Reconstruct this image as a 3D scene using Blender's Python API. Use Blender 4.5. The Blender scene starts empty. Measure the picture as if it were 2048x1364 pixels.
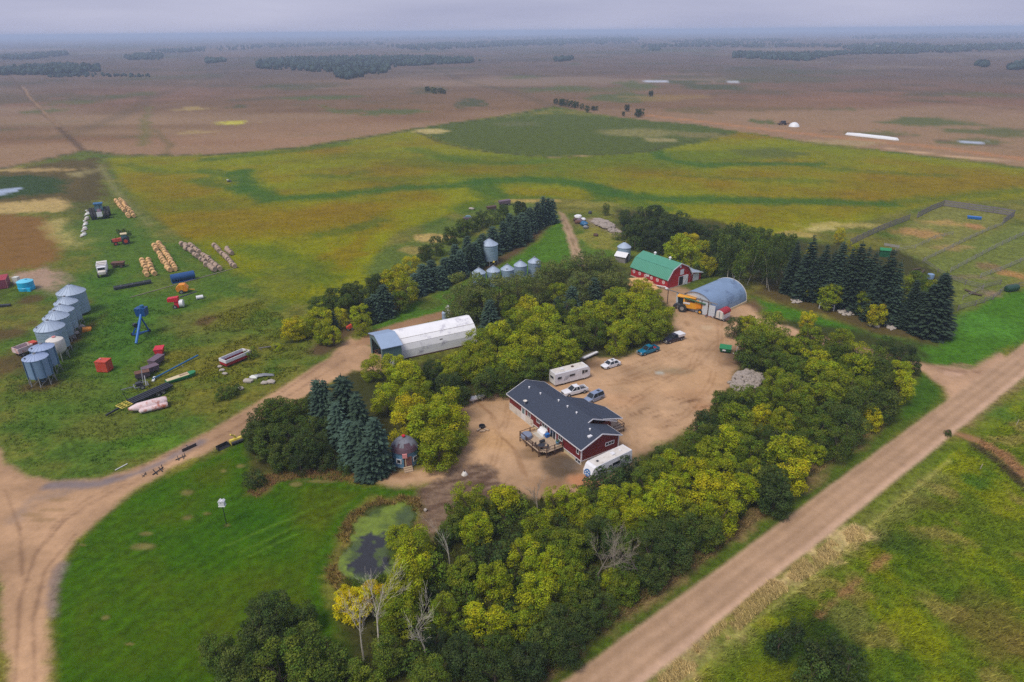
import bpy, math, random
import numpy as np
from mathutils import Matrix, Vector
R = math.radians
random.seed(7)
scene = bpy.context.scene
COL = scene.collection

# ------------------------------------------------------------------ camera
CAM_H = 68.0
FPX = 1366.0                      # focal length in pixels of the 2048 px wide photograph
PITCH = math.atan(620 / FPX)
ROLL = R(0.5)
cam = bpy.data.cameras.new('camera')
cam.sensor_width = 36.0
cam.lens = 36.0 * FPX / 2048.0
cam.clip_start = 1.0
cam.clip_end = 80000.0
cam_ob = bpy.data.objects.new('camera', cam)
COL.objects.link(cam_ob)
_c, _s = math.cos(ROLL), math.sin(ROLL)
X0 = Vector((1, 0, 0)); Y0 = Vector((0, math.sin(PITCH), math.cos(PITCH))); Z0 = Vector((0, -math.cos(PITCH), math.sin(PITCH)))
cx, cy = _c * X0 - _s * Y0, _s * X0 + _c * Y0
cam_ob.matrix_world = Matrix(((cx.x, cy.x, Z0.x, 0), (cx.y, cy.y, Z0.y, 0), (cx.z, cy.z, Z0.z, CAM_H), (0, 0, 0, 1)))
scene.camera = cam_ob

# ------------------------------------------------------------------ sky, sun, exposure
SUN_EL, SUN_AZ = R(58), R(-138)          # azimuth measured clockwise from +Y: soft light from behind, left
world = bpy.data.worlds.new('World')
scene.world = world
world.use_nodes = True
wn = world.node_tree
wn.nodes.clear()
w_out = wn.nodes.new('ShaderNodeOutputWorld')
w_bg = wn.nodes.new('ShaderNodeBackground')
w_sky = wn.nodes.new('ShaderNodeTexSky')
w_sky.sky_type = 'NISHITA'
w_sky.sun_disc = False
w_sky.sun_elevation = SUN_EL
w_sky.sun_rotation = SUN_AZ
w_sky.air_density = 1.0
w_sky.dust_density = 3.0
w_mix = wn.nodes.new('ShaderNodeMix'); w_mix.data_type = 'RGBA'
w_mix.inputs[0].default_value = 0.86
w_geo = wn.nodes.new('ShaderNodeTexCoord')
w_map = wn.nodes.new('ShaderNodeMapping'); w_map.inputs['Scale'].default_value = (1.6, 1.6, 14.0)
w_noise = wn.nodes.new('ShaderNodeTexNoise'); w_noise.inputs['Scale'].default_value = 1.7
w_noise.inputs['Detail'].default_value = 6.0
w_ramp = wn.nodes.new('ShaderNodeMix'); w_ramp.data_type = 'RGBA'
w_ramp.inputs[6].default_value = (1.62, 1.78, 2.85, 1)      # overcast cloud deck, thicker
w_ramp.inputs[7].default_value = (3.5, 3.5, 4.45, 1)      # and thinner parts
wn.links.new(w_geo.outputs['Generated'], w_map.inputs['Vector'])
wn.links.new(w_map.outputs['Vector'], w_noise.inputs['Vector'])
wn.links.new(w_noise.outputs['Fac'], w_ramp.inputs[0])
wn.links.new(w_sky.outputs['Color'], w_mix.inputs[6])
wn.links.new(w_ramp.outputs[2], w_mix.inputs[7])
wn.links.new(w_mix.outputs[2], w_bg.inputs['Color'])
w_bg.inputs['Strength'].default_value = 0.10
wn.links.new(w_bg.outputs['Background'], w_out.inputs['Surface'])

sun = bpy.data.lights.new('sun', 'SUN')
sun.energy = 1.5
sun.angle = R(22)
sun.color = (1.0, 0.93, 0.80)
sun_ob = bpy.data.objects.new('sun', sun)
COL.objects.link(sun_ob)
_d = Vector((math.sin(SUN_AZ) * math.cos(SUN_EL), math.cos(SUN_AZ) * math.cos(SUN_EL), math.sin(SUN_EL)))
sun_ob.rotation_euler = _d.to_track_quat('Z', 'Y').to_euler()
sun_ob.location = (-60, 60, 200)

scene.view_settings.view_transform = 'Standard'
scene.view_settings.look = 'None'
scene.view_settings.gamma = 1.0
scene.view_settings.exposure = 0.92
scene.view_settings.use_curve_mapping = False
scene.render.engine = 'CYCLES'
scene.cycles.use_denoising = False
scene.cycles.max_bounces = 6
scene.cycles.diffuse_bounces = 3
scene.cycles.glossy_bounces = 2
scene.cycles.transmission_bounces = 3
scene.cycles.volume_bounces = 1
scene.cycles.sample_clamp_indirect = 4.0

# ------------------------------------------------------------------ measuring: a photo pixel to a point of the place
def at(u, v, z=0.0):
    x, y = u - 1024.0, -(v - 682.0)
    xr, yr = _c * x + _s * y, -_s * x + _c * y
    dx = xr / FPX
    dy = math.cos(PITCH) + yr / FPX * math.sin(PITCH)
    dz = -math.sin(PITCH) + yr / FPX * math.cos(PITCH)
    t = (CAM_H - z) / -dz
    return Vector((dx * t, dy * t, z))
def heading(a, b):
    p, q = at(*a), at(*b)
    return math.atan2(q.y - p.y, q.x - p.x), (q - p).length
def pxm(u, v):                           # photo pixels per metre at that ground point
    p = at(u, v)
    return FPX / math.sqrt(p.x ** 2 + p.y ** 2 + CAM_H ** 2)

# ------------------------------------------------------------------ colours and materials
GAIN = 1.3
def lin1(c):
    c /= 255.0
    return c / 12.92 if c <= 0.04045 else ((c + 0.055) / 1.055) ** 2.4
def C(r, g, b, k=1.0):
    return tuple(min(0.95, lin1(x) / GAIN * k) for x in (r, g, b))
MATS = {}
def mat(name, rgb, rough=0.6, metal=0.0, var=0.18, scale=1.2, bump=0.0, bscale=None, dirt=None, dirt_amt=0.0, wave=None, spec=0.5):
    """Procedural paint / metal / wood: base colour broken by two noises, optional dirt patches, bump, corrugation."""
    if name in MATS: return MATS[name]
    m = bpy.data.materials.new(name); m.use_nodes = True
    nt = m.node_tree; b = nt.nodes['Principled BSDF']
    b.inputs['Roughness'].default_value = rough
    b.inputs['Metallic'].default_value = metal
    b.inputs['Specular IOR Level'].default_value = spec
    tc = nt.nodes.new('ShaderNodeTexCoord')
    n1 = nt.nodes.new('ShaderNodeTexNoise'); n1.inputs['Scale'].default_value = scale; n1.inputs['Detail'].default_value = 6; n1.inputs['Roughness'].default_value = 0.65
    nt.links.new(tc.outputs['Object'], n1.inputs['Vector'])
    mr = nt.nodes.new('ShaderNodeMapRange'); mr.inputs[1].default_value = 0.3; mr.inputs[2].default_value = 0.7
    mr.inputs[3].default_value = 1 - var; mr.inputs[4].default_value = 1 + var
    nt.links.new(n1.outputs['Fac'], mr.inputs[0])
    mul = nt.nodes.new('ShaderNodeVectorMath'); mul.operation = 'SCALE'; mul.inputs[0].default_value = rgb
    nt.links.new(mr.outputs[0], mul.inputs['Scale'])
    src = mul.outputs[0]
    if dirt is not None:
        n2 = nt.nodes.new('ShaderNodeTexNoise'); n2.inputs['Scale'].default_value = scale * 0.7; n2.inputs['Detail'].default_value = 8; n2.inputs['Roughness'].default_value = 0.7
        nt.links.new(tc.outputs['Object'], n2.inputs['Vector'])
        m2 = nt.nodes.new('ShaderNodeMapRange'); m2.inputs[1].default_value = 0.62 - 0.3 * dirt_amt; m2.inputs[2].default_value = 0.74 - 0.3 * dirt_amt
        nt.links.new(n2.outputs['Fac'], m2.inputs[0])
        mx = nt.nodes.new('ShaderNodeMix'); mx.data_type = 'RGBA'; mx.inputs[7].default_value = (*dirt, 1)
        nt.links.new(m2.outputs[0], mx.inputs[0]); nt.links.new(src, mx.inputs[6]); src = mx.outputs[2]
    nt.links.new(src, b.inputs['Base Color'])
    if wave:                                # corrugated sheet: (axis, period m, strength)
        ax, per, st = wave
        wv = nt.nodes.new('ShaderNodeTexWave'); wv.bands_direction = ax; wv.inputs['Scale'].default_value = 0.314 / per
        nt.links.new(tc.outputs['Object'], wv.inputs['Vector'])
        bp = nt.nodes.new('ShaderNodeBump'); bp.inputs['Strength'].default_value = st; bp.inputs['Distance'].default_value = per * 0.25
        nt.links.new(wv.outputs['Fac'], bp.inputs['Height']); nt.links.new(bp.outputs[0], b.inputs['Normal'])
    elif bump:
        n3 = nt.nodes.new('ShaderNodeTexNoise'); n3.inputs['Scale'].default_value = bscale or scale * 6; n3.inputs['Detail'].default_value = 4
        nt.links.new(tc.outputs['Object'], n3.inputs['Vector'])
        bp = nt.nodes.new('ShaderNodeBump'); bp.inputs['Strength'].default_value = bump; bp.inputs['Distance'].default_value = 0.1
        nt.links.new(n3.outputs['Fac'], bp.inputs['Height']); nt.links.new(bp.outputs[0], b.inputs['Normal'])
    MATS[name] = m
    return m

RUST = C(120, 75, 50)
M = {
 'shingle': mat('navy_shingle', C(55, 64, 82), 0.85, var=0.12, scale=3.0, bump=0.4, bscale=9),
 'siding': mat('red_siding', C(122, 30, 34), 0.55, var=0.07, scale=0.8, wave=('Z', 0.2, 0.35)),
 'barn_red': mat('barn_red', C(190, 42, 48), 0.6, var=0.10, scale=0.7, wave=('X', 0.3, 0.25)),
 'white': mat('white_paint', C(240, 240, 244), 0.5, var=0.04, scale=2, dirt=C(205, 200, 196), dirt_amt=0.1),
 'fascia': mat('white_trim', C(238, 236, 240), 0.5, var=0.03),
 'offwhite': mat('offwhite_paint', C(226, 220, 212), 0.6, var=0.08, scale=1.1, dirt=C(180, 168, 150), dirt_amt=0.25),
 'cream': mat('cream_stucco', C(222, 204, 164), 0.8, var=0.08, scale=1.6, bump=0.2),
 'glass': mat('dark_glass', (0.02, 0.026, 0.032), 0.12, var=0.1),
 'glassb': mat('bluish_glass', C(95, 130, 140), 0.12, var=0.1),
 'dark': mat('interior_shade_black', (0.012, 0.012, 0.014), 0.9),  # near-black colour that paints the shade of unlit interiors
 'tyre': mat('tyre_rubber', (0.018, 0.018, 0.02), 0.8),
 'rim': mat('steel_rim', C(185, 185, 188), 0.4, metal=0.5),
 'galv': mat('galvanised_steel', C(160, 184, 204), 0.55, metal=0.35, var=0.10, scale=0.9, wave=('Z', 0.35, 0.5)),
 'galvroof': mat('galvanised_roof', C(178, 194, 214), 0.55, metal=0.2, var=0.08, scale=0.9),
 'bluebin': mat('bluegrey_steel', C(138, 168, 204), 0.5, metal=0.15, var=0.07, scale=0.7),
 'bluerib': mat('bluegrey_rib', C(84, 118, 152), 0.5, metal=0.1, var=0.1),
 'bluebintop': mat('bluegrey_roof', C(170, 188, 220), 0.5, metal=0.15, var=0.07, scale=0.7),
 'steel': mat('grey_steel', C(150, 152, 156), 0.5, metal=0.4, var=0.15),
 'darksteel': mat('dark_steel', C(70, 70, 76), 0.5, metal=0.3, var=0.2),
 'black': mat('black_paint', (0.02, 0.021, 0.026), 0.4, var=0.2),
 'wood': mat('weathered_wood', C(190, 165, 138), 0.85, var=0.15, scale=2.5, bump=0.3),
 'deck': mat('deck_boards', C(205, 180, 150), 0.85, var=0.10, scale=2.0, wave=('Y', 0.15, 0.5)),
 'darkwood': mat('dark_stained_wood', C(92, 66, 52), 0.8, var=0.2, scale=3),
 'greywood': mat('grey_weathered_wood', C(138, 132, 128), 0.9, var=0.2, scale=2.5, bump=0.3),
 'greenroof': mat('green_metal_roof', C(84, 160, 132), 0.5, metal=0.1, var=0.06, scale=0.6, wave=('Y', 0.6, 0.35)),
 'teal': mat('teal_steel', C(98, 128, 128), 0.55, var=0.05, scale=0.7, wave=('X', 0.4, 0.3)),
 'tealroof': mat('pale_blue_roof', C(160, 182, 210), 0.5, metal=0.1, var=0.05, scale=0.6, wave=('Y', 0.4, 0.3)),
 'canvas': mat('white_canvas', C(252, 252, 255), 0.6, var=0.05, scale=0.4, dirt=C(196, 194, 206), dirt_amt=0.22),
 'quonset': mat('bluegrey_quonset', C(138, 164, 196), 0.5, metal=0.15, var=0.10, scale=0.35, dirt=C(112, 134, 166), dirt_amt=0.25),
 'panel': mat('white_sheet_panel', C(214, 222, 232), 0.55, metal=0.1, var=0.07, wave=('X', 0.35, 0.3)),
 'concrete': mat('concrete', C(198, 188, 172), 0.9, var=0.12, bump=0.2),
 'yellow': mat('harvester_yellow', C(245, 172, 40), 0.45, var=0.08),
 'yellow2': mat('pale_yellow_paint', C(238, 214, 90), 0.5, var=0.12, dirt=RUST, dirt_amt=0.1),
 'orange': mat('orange_paint', C(240, 150, 30), 0.55, var=0.12),
 'red': mat('red_paint', C(214, 34, 54), 0.5, var=0.1),
 'darkred': mat('dark_red_paint', C(168, 34, 46), 0.5, var=0.12),
 'redor': mat('faded_red_steel', C(205, 72, 48), 0.6, var=0.15, dirt=C(232, 130, 100), dirt_amt=0.2),
 'maroon': mat('maroon_container', C(138, 58, 76), 0.6, var=0.1, wave=('X', 0.3, 0.5)),
 'blue': mat('blue_paint', C(24, 92, 176), 0.45, var=0.1),
 'blue2': mat('mid_blue_paint', C(40, 116, 200), 0.45, var=0.1),
 'navyblue': mat('deep_blue_tank', C(20, 78, 140), 0.45, var=0.1),
 'bluegreen': mat('faded_blue_paint', C(40, 104, 150), 0.5, var=0.15),
 'cyan': mat('cyan_plastic', C(30, 190, 240), 0.4, var=0.05),
 'cyantop': mat('pale_cyan_plastic', C(110, 214, 245), 0.4, var=0.05),
 'turq': mat('turquoise_car_paint', C(20, 130, 168), 0.3, metal=0.2, var=0.05),
 'carwhite': mat('white_car_paint', C(240, 240, 246), 0.3, var=0.02),
 'carsilver': mat('silver_blue_car_paint', C(160, 176, 204), 0.3, metal=0.4, var=0.03),
 'carblack': mat('black_car_paint', (0.014, 0.013, 0.03), 0.25, var=0.05),
 'green': mat('green_paint', C(20, 92, 56), 0.5, var=0.12),
 'green2': mat('bright_green_paint', C(34, 134, 78), 0.5, var=0.12),
 'rust': mat('rusty_metal', C(112, 76, 60), 0.85, var=0.3, scale=2),
 'rustwhite': mat('rust_stained_white', C(236, 214, 214), 0.7, var=0.1, scale=0.9, dirt=C(186, 104, 76), dirt_amt=0.42),
 'purple': mat('faded_purple_grey', C(112, 92, 106), 0.7, var=0.2),
 'straw': mat('golden_straw', C(226, 180, 122), 0.95, var=0.18, scale=2.5, bump=0.7, bscale=9),
 'straw2': mat('grey_old_straw', C(178, 154, 134), 0.95, var=0.18, scale=2.5, bump=0.7, bscale=9),
 'bark': mat('brown_bark', C(92, 78, 64), 0.95, var=0.25, scale=3),
 'birch': mat('pale_bark', C(196, 188, 172), 0.9, var=0.25, scale=2.5),
 'deadwood': mat('grey_dead_wood', C(158, 146, 130), 0.95, var=0.2, scale=3),
 'rock': mat('field_stone', C(186, 176, 166), 0.95, var=0.2, scale=2.2, bump=0.4),
 'gravel': mat('gravel_heap', C(168, 156, 146), 0.95, var=0.22, scale=3.0, bump=0.8, bscale=8),
 'plastic': mat('pale_plastic', C(226, 228, 220), 0.5, var=0.05),
 'bag': mat('white_grain_bag', C(238, 240, 244), 0.5, var=0.05),
 'fencewood': mat('fence_wood', C(132, 124, 124), 0.9, var=0.2, scale=1.5),
 'fencepale': mat('pale_fence_wood', C(158, 154, 146), 0.9, var=0.2, scale=1.5),
 'maroonroof': mat('cabin_maroon_roof', C(92, 66, 78), 0.7, var=0.15),
 'pink': mat('pink_sign_paint', C(226, 150, 150), 0.6, var=0.05),
 'tubcover': mat('tub_cover', C(128, 138, 160), 0.7, var=0.1),
 'cabinroof': mat('cabin_grey_roof', C(128, 130, 140), 0.75, metal=0.1, var=0.22, scale=1.6, dirt=C(96, 92, 98), dirt_amt=0.3),
 'cabinblue': mat('cabin_blue_steel', C(112, 162, 196), 0.5, metal=0.1, var=0.1, wave=('Z', 0.3, 0.4)),
}

# ------------------------------------------------------------------ building blocks
class MB:
    def __init__(s): s.v, s.f = [], []
    def add(s, vs, fs):
        o = len(s.v); s.v += [tuple(p) for p in vs]; s.f += [tuple(i + o for i in f) for f in fs]; return s
    def box(s, x0, x1, y0, y1, z0, z1):
        return s.add([(x0,y0,z0),(x1,y0,z0),(x1,y1,z0),(x0,y1,z0),(x0,y0,z1),(x1,y0,z1),(x1,y1,z1),(x0,y1,z1)],
                     [(0,3,2,1),(4,5,6,7),(0,1,5,4),(1,2,6,5),(2,3,7,6),(3,0,4,7)])
    def bar(s, p, q, w, h=None):           # rectangular bar from p to q
        p, q = Vector(p), Vector(q); h = h or w; d = (q - p).normalized()
        up = Vector((0,0,1)) if abs(d.z) < 0.95 else Vector((1,0,0))
        a = d.cross(up).normalized() * w / 2; b = a.cross(d).normalized() * h / 2
        vs = [p-a-b, p+a-b, p+a+b, p-a+b, q-a-b, q+a-b, q+a+b, q-a+b]
        return s.add(vs, [(0,1,2,3),(7,6,5,4),(0,4,5,1),(1,5,6,2),(2,6,7,3),(3,7,4,0)])
    def cyl(s, p, q, r, r2=None, n=12, caps=True):
        p, q = Vector(p), Vector(q); r2 = r if r2 is None else r2; d = (q - p).normalized()
        up = Vector((0,0,1)) if abs(d.z) < 0.95 else Vector((1,0,0))
        a = d.cross(up).normalized(); b = d.cross(a)
        vs = []
        for c, rr in ((p, r), (q, r2)):
            for i in range(n):
                t = 2 * math.pi * i / n; vs.append(c + (a * math.cos(t) + b * math.sin(t)) * rr)
        fs = [(i, i + n, (i + 1) % n + n, (i + 1) % n) for i in range(n)]
        if caps: fs += [tuple(range(n)), tuple(range(2 * n - 1, n - 1, -1))]
        return s.add(vs, fs)
    def lathe(s, prof, n=24, c=(0, 0, 0)):
        vs, fs = [], []
        for r, z in prof:
            for i in range(n):
                t = 2 * math.pi * i / n; vs.append((c[0] + r * math.cos(t), c[1] + r * math.sin(t), c[2] + z))
        for k in range(len(prof) - 1):
            for i in range(n):
                a, b = k * n + i, k * n + (i + 1) % n
                fs.append((a, b, b + n, a + n))
        return s.add(vs, fs)
    def prism(s, prof, a, b, axis='y'):     # profile (across, z) extruded along axis from a to b
        n = len(prof)
        if axis == 'y': vs = [(x, a, z) for x, z in prof] + [(x, b, z) for x, z in prof]
        else: vs = [(a, x, z) for x, z in prof] + [(b, x, z) for x, z in prof]
        fs = [(i, (i + 1) % n, (i + 1) % n + n, i + n) for i in range(n)] + [tuple(range(n - 1, -1, -1)), tuple(range(n, 2 * n))]
        return s.add(vs, fs)
    def slab(s, poly, t):                   # planar roof piece, t thick downwards
        n = len(poly)
        vs = [tuple(p) for p in poly] + [(p[0], p[1], p[2] - t) for p in poly]
        fs = [tuple(range(n)), tuple(range(2 * n - 1, n - 1, -1))] + [(i, i + n, (i + 1) % n + n, (i + 1) % n) for i in range(n)]
        return s.add(vs, fs)
    def loft(s, secs, caps=True):           # rings of equally many points
        n = len(secs[0]); vs = [p for sec in secs for p in sec]; fs = []
        for k in range(len(secs) - 1):
            for i in range(n):
                a, b = k * n + i, k * n + (i + 1) % n
                fs.append((a, b, b + n, a + n))
        if caps: fs += [tuple(range(n - 1, -1, -1)), tuple(range((len(secs) - 1) * n, len(secs) * n))]
        return s.add(vs, fs)
    def blob(s, c, r, seed=0, squash=(1, 1, 1), lvl=1):
        rnd = random.Random(seed); n, m = (8, 5) if lvl else (6, 4)
        vs, fs = [], []
        for j in range(m + 1):
            ph = math.pi * j / m
            for i in range(n):
                t = 2 * math.pi * i / n; k = r * rnd.uniform(0.8, 1.15) if 0 < j < m else r
                vs.append((c[0] + k * math.sin(ph) * math.cos(t) * squash[0], c[1] + k * math.sin(ph) * math.sin(t) * squash[1], c[2] + k * math.cos(ph) * squash[2]))
        for j in range(m):
            for i in range(n):
                a, b = j * n + i, j * n + (i + 1) % n
                fs.append((a, a + n, b + n, b))
        return s.add(vs, fs)
    def mesh(s, name, m, smooth=False):
        me = bpy.data.meshes.new(name); me.from_pydata(s.v, [], s.f)
        if m: me.materials.append(m)
        if smooth:
            me.polygons.foreach_set('use_smooth', [True] * len(me.polygons))
        return me
    def build(s, name, m, parent=None, smooth=False, loc=None, fix=True):
        me = s.mesh(name, M[m] if isinstance(m, str) else m, False)
        if fix:
            import bmesh
            bm = bmesh.new(); bm.from_mesh(me); bmesh.ops.recalc_face_normals(bm, faces=bm.faces); bm.to_mesh(me); bm.free()
        if smooth:
            me.polygons.foreach_set('use_smooth', [True] * len(me.polygons))
            try: me.set_sharp_from_angle(angle=R(35))
            except Exception: pass
        o = bpy.data.objects.new(name, me); COL.objects.link(o)
        if parent: o.parent = parent
        if loc: o.location = loc
        return o
def tag(o, label, cat, group=None):
    o['label'] = label; o['category'] = cat
    if group: o['group'] = group
    return o
def thing(name, label, cat, loc=(0, 0, 0), rot=0.0, group=None, scale=1.0):
    o = bpy.data.objects.new(name, None); COL.objects.link(o); o.empty_display_size = 0.3
    o.location = (loc[0], loc[1], loc[2] if len(loc) > 2 else 0); o.rotation_euler = (0, 0, rot); o.scale = (scale,) * 3
    return tag(o, label, cat, group)
def kids(o): return [c for c in COL.objects if c.parent == o]
def dup(root, loc, rot=0.0, label=None, group=None, scale=None):
    r = root.copy(); COL.objects.link(r); r.location = (loc[0], loc[1], loc[2] if len(loc) > 2 else 0); r.rotation_euler = (0, 0, rot)
    if scale is not None: r.scale = (scale,) * 3 if not isinstance(scale, tuple) else scale
    if label: r['label'] = label
    if group: r['group'] = group
    for ch in root.children:
        c = ch.copy(); COL.objects.link(c); c.parent = r
        for g in ch.children:
            d = g.copy(); COL.objects.link(d); d.parent = c
    return r
# ------------------------------------------------------------------ ground: one continuous sheet, split into the zones one walks on
def vnoise(x, y, seed=0):
    xi = np.floor(x).astype(np.int64); yi = np.floor(y).astype(np.int64)
    fx, fy = x - xi, y - yi
    fx = fx * fx * (3 - 2 * fx); fy = fy * fy * (3 - 2 * fy)
    def h(a, b):
        n = (a * 374761393 + b * 668265263 + seed * 982451653) & 0x7fffffff
        n = ((n ^ (n >> 13)) * 1274126177) & 0x7fffffff
        n = ((n ^ (n >> 16)) * 668265263) & 0x7fffffff
        return (n ^ (n >> 15)) % 65536 / 65535.0
    a, b, c, d = h(xi, yi), h(xi + 1, yi), h(xi, yi + 1), h(xi + 1, yi + 1)
    return (a * (1 - fx) + b * fx) * (1 - fy) + (c * (1 - fx) + d * fx) * fy
def fbm(x, y, scale, octs=4, seed=0, rough=0.55):
    s, a, t = 0.0, 1.0, 0.0
    for k in range(octs):
        s = s + a * vnoise(x / scale * 2 ** k + 17.3 * k, y / scale * 2 ** k - 9.1 * k, seed + k); t += a; a *= rough
    return s / t                                        # 0..1
def sstep(a, b, x):
    t = np.clip((x - a) / (b - a), 0, 1); return t * t * (3 - 2 * t)

def build_grid():
    phi = np.concatenate([np.array([88.0, 80, 72, 66, 62]), np.arange(58.0, 0.10, -0.125)])
    rad = np.concatenate([[0.5], CAM_H / np.tan(np.radians(phi))[1:], [33000.0]])
    fine = np.arange(-51.0, 51.01, 0.125)
    coarse = np.concatenate([np.arange(56.0, 304.0, 6.0)])
    ang = np.radians(np.concatenate([fine, coarse]))
    na, nr = len(ang), len(rad)
    rr, aa = np.meshgrid(rad, ang, indexing='ij')
    X = (rr * np.sin(aa)).ravel(); Y = (rr * np.cos(aa)).ravel()
    i = np.arange(nr - 1)[:, None]; j = np.arange(na)[None, :]; j2 = (j + 1) % na
    F = np.stack([i * na + j, (i + 1) * na + j, (i + 1) * na + j2, i * na + j2], -1).reshape(-1, 4)[:, ::-1]
    return X, Y, F, rr.ravel()
GX, GY, GF, GR = build_grid()

def px_poly(pts): return np.array([at(u, v)[:2] for u, v in pts])
def sdf(poly, X, Y):
    d = np.full(X.shape, 1e18); ins = np.zeros(X.shape, bool); n = len(poly)
    for i in range(n):
        ax, ay = poly[i]; bx, by = poly[(i + 1) % n]
        ex, ey = bx - ax, by - ay; wx, wy = X - ax, Y - ay
        t = np.clip((wx * ex + wy * ey) / (ex * ex + ey * ey + 1e-12), 0, 1)
        d = np.minimum(d, (wx - ex * t) ** 2 + (wy - ey * t) ** 2)
        cnd = (ay > Y) != (by > Y)
        xs = ax + (Y - ay) / (by - ay if by != ay else 1e-9) * ex
        ins ^= cnd & (X < xs)
    d = np.sqrt(d); return np.where(ins, -d, d)
def pl_dist(line, X, Y):
    d = np.full(X.shape, 1e18)
    for (ax, ay), (bx, by) in zip(line[:-1], line[1:]):
        ex, ey = bx - ax, by - ay; wx, wy = X - ax, Y - ay
        t = np.clip((wx * ex + wy * ey) / (ex * ex + ey * ey + 1e-12), 0, 1)
        d = np.minimum(d, (wx - ex * t) ** 2 + (wy - ey * t) ** 2)
    return np.sqrt(d)

class Ground:
    def __init__(s, X, Y):
        s.X, s.Y = X, Y; s.r = np.hypot(X, Y); n = len(X)
        s.col = np.zeros((n, 3)); s.grass = np.ones(n); s.zone = np.zeros(n, np.int8); s.rough = np.full(n, 0.95)
        s.n_big = fbm(X, Y, 60, 4, 11); s.n_mid = fbm(X, Y, 14, 4, 21); s.n_small = fbm(X, Y, 3.2, 4, 31); s.n_fine = fbm(X, Y, 0.9, 3, 41)
        s.n_far = fbm(X, Y, 420, 5, 51)
        s.warp = (s.n_mid - .5) * 2 * 0.55 + (s.n_small - .5) * 2 * 0.55 + (s.n_fine - .5) * 0.5
    def put(s, idx, m, col, grass=None, zone=None, rough=None, zcut=0.5):
        m = np.clip(m, 0, 1)[:, None]
        s.col[idx] = s.col[idx] * (1 - m) + np.asarray(col) * m
        if grass is not None: s.grass[idx] = s.grass[idx] * (1 - m[:, 0]) + grass * m[:, 0]
        if rough is not None: s.rough[idx] = s.rough[idx] * (1 - m[:, 0]) + rough * m[:, 0]
        if zone is not None: s.zone[idx[m[:, 0] > zcut]] = zone
    def near(s, pts, mar):
        a, b = pts.min(0) - mar, pts.max(0) + mar
        return np.nonzero((s.X > a[0]) & (s.X < b[0]) & (s.Y > a[1]) & (s.Y < b[1]))[0]
    def poly(s, pts, col, soft=1.0, wob=1.0, world=False, amt=1.0, patch=0.0, **k):
        p = np.array(pts, float) if world else px_poly(pts)
        idx = s.near(p, soft * 3 + wob * 4)
        if not len(idx): return
        d = sdf(p, s.X[idx], s.Y[idx]) + s.warp[idx] * wob * 2
        m = sstep(soft, -soft, d) * amt
        if patch: m = m * (1 - patch + patch * sstep(0.35, 0.65, s.n_mid[idx]) * 1.6)
        s.put(idx, m, col, **k)
    def line(s, pts, width, col, soft=0.5, wob=0.3, amt=1.0, world=False, brk=0.0, **k):
        p = np.array(pts, float) if world else px_poly(pts)
        idx = s.near(p, width + soft * 3 + wob * 4)
        if not len(idx): return
        d = pl_dist(p, s.X[idx], s.Y[idx]) - width / 2 + s.warp[idx] * wob * 2
        m = sstep(soft, -soft, d) * amt
        if brk: m = m * (1 - brk * sstep(0.4, 0.6, s.n_small[idx]))
        s.put(idx, m, col, **k)
    def spot(s, u, v, ru, rv, col, amt=1.0, wob=0.5, soft=0.3, **k):   # an elongated patch measured in the photo
        c = at(u, v); rx = ru / pxm(u, v); ry = (at(u, v - rv).y - at(u, v + rv).y) / 2
        idx = np.nonzero((abs(s.X - c.x) < rx * 2) & (abs(s.Y - c.y) < ry * 2))[0]
        if not len(idx): return
        # the patch follows the slope of the ground lines seen there
        q = np.hypot((s.X[idx] - c.x) / rx, (s.Y[idx] - c.y) / ry)
        sc = max(4.0, min(rx, ry) * 0.7)
        w = (fbm(s.X[idx], s.Y[idx], sc, 4, int(u + v) % 97) - 0.5) * 2 * wob
        s.put(idx, sstep(1 + soft, 1 - soft, q + w) * amt, col, **k)

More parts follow.
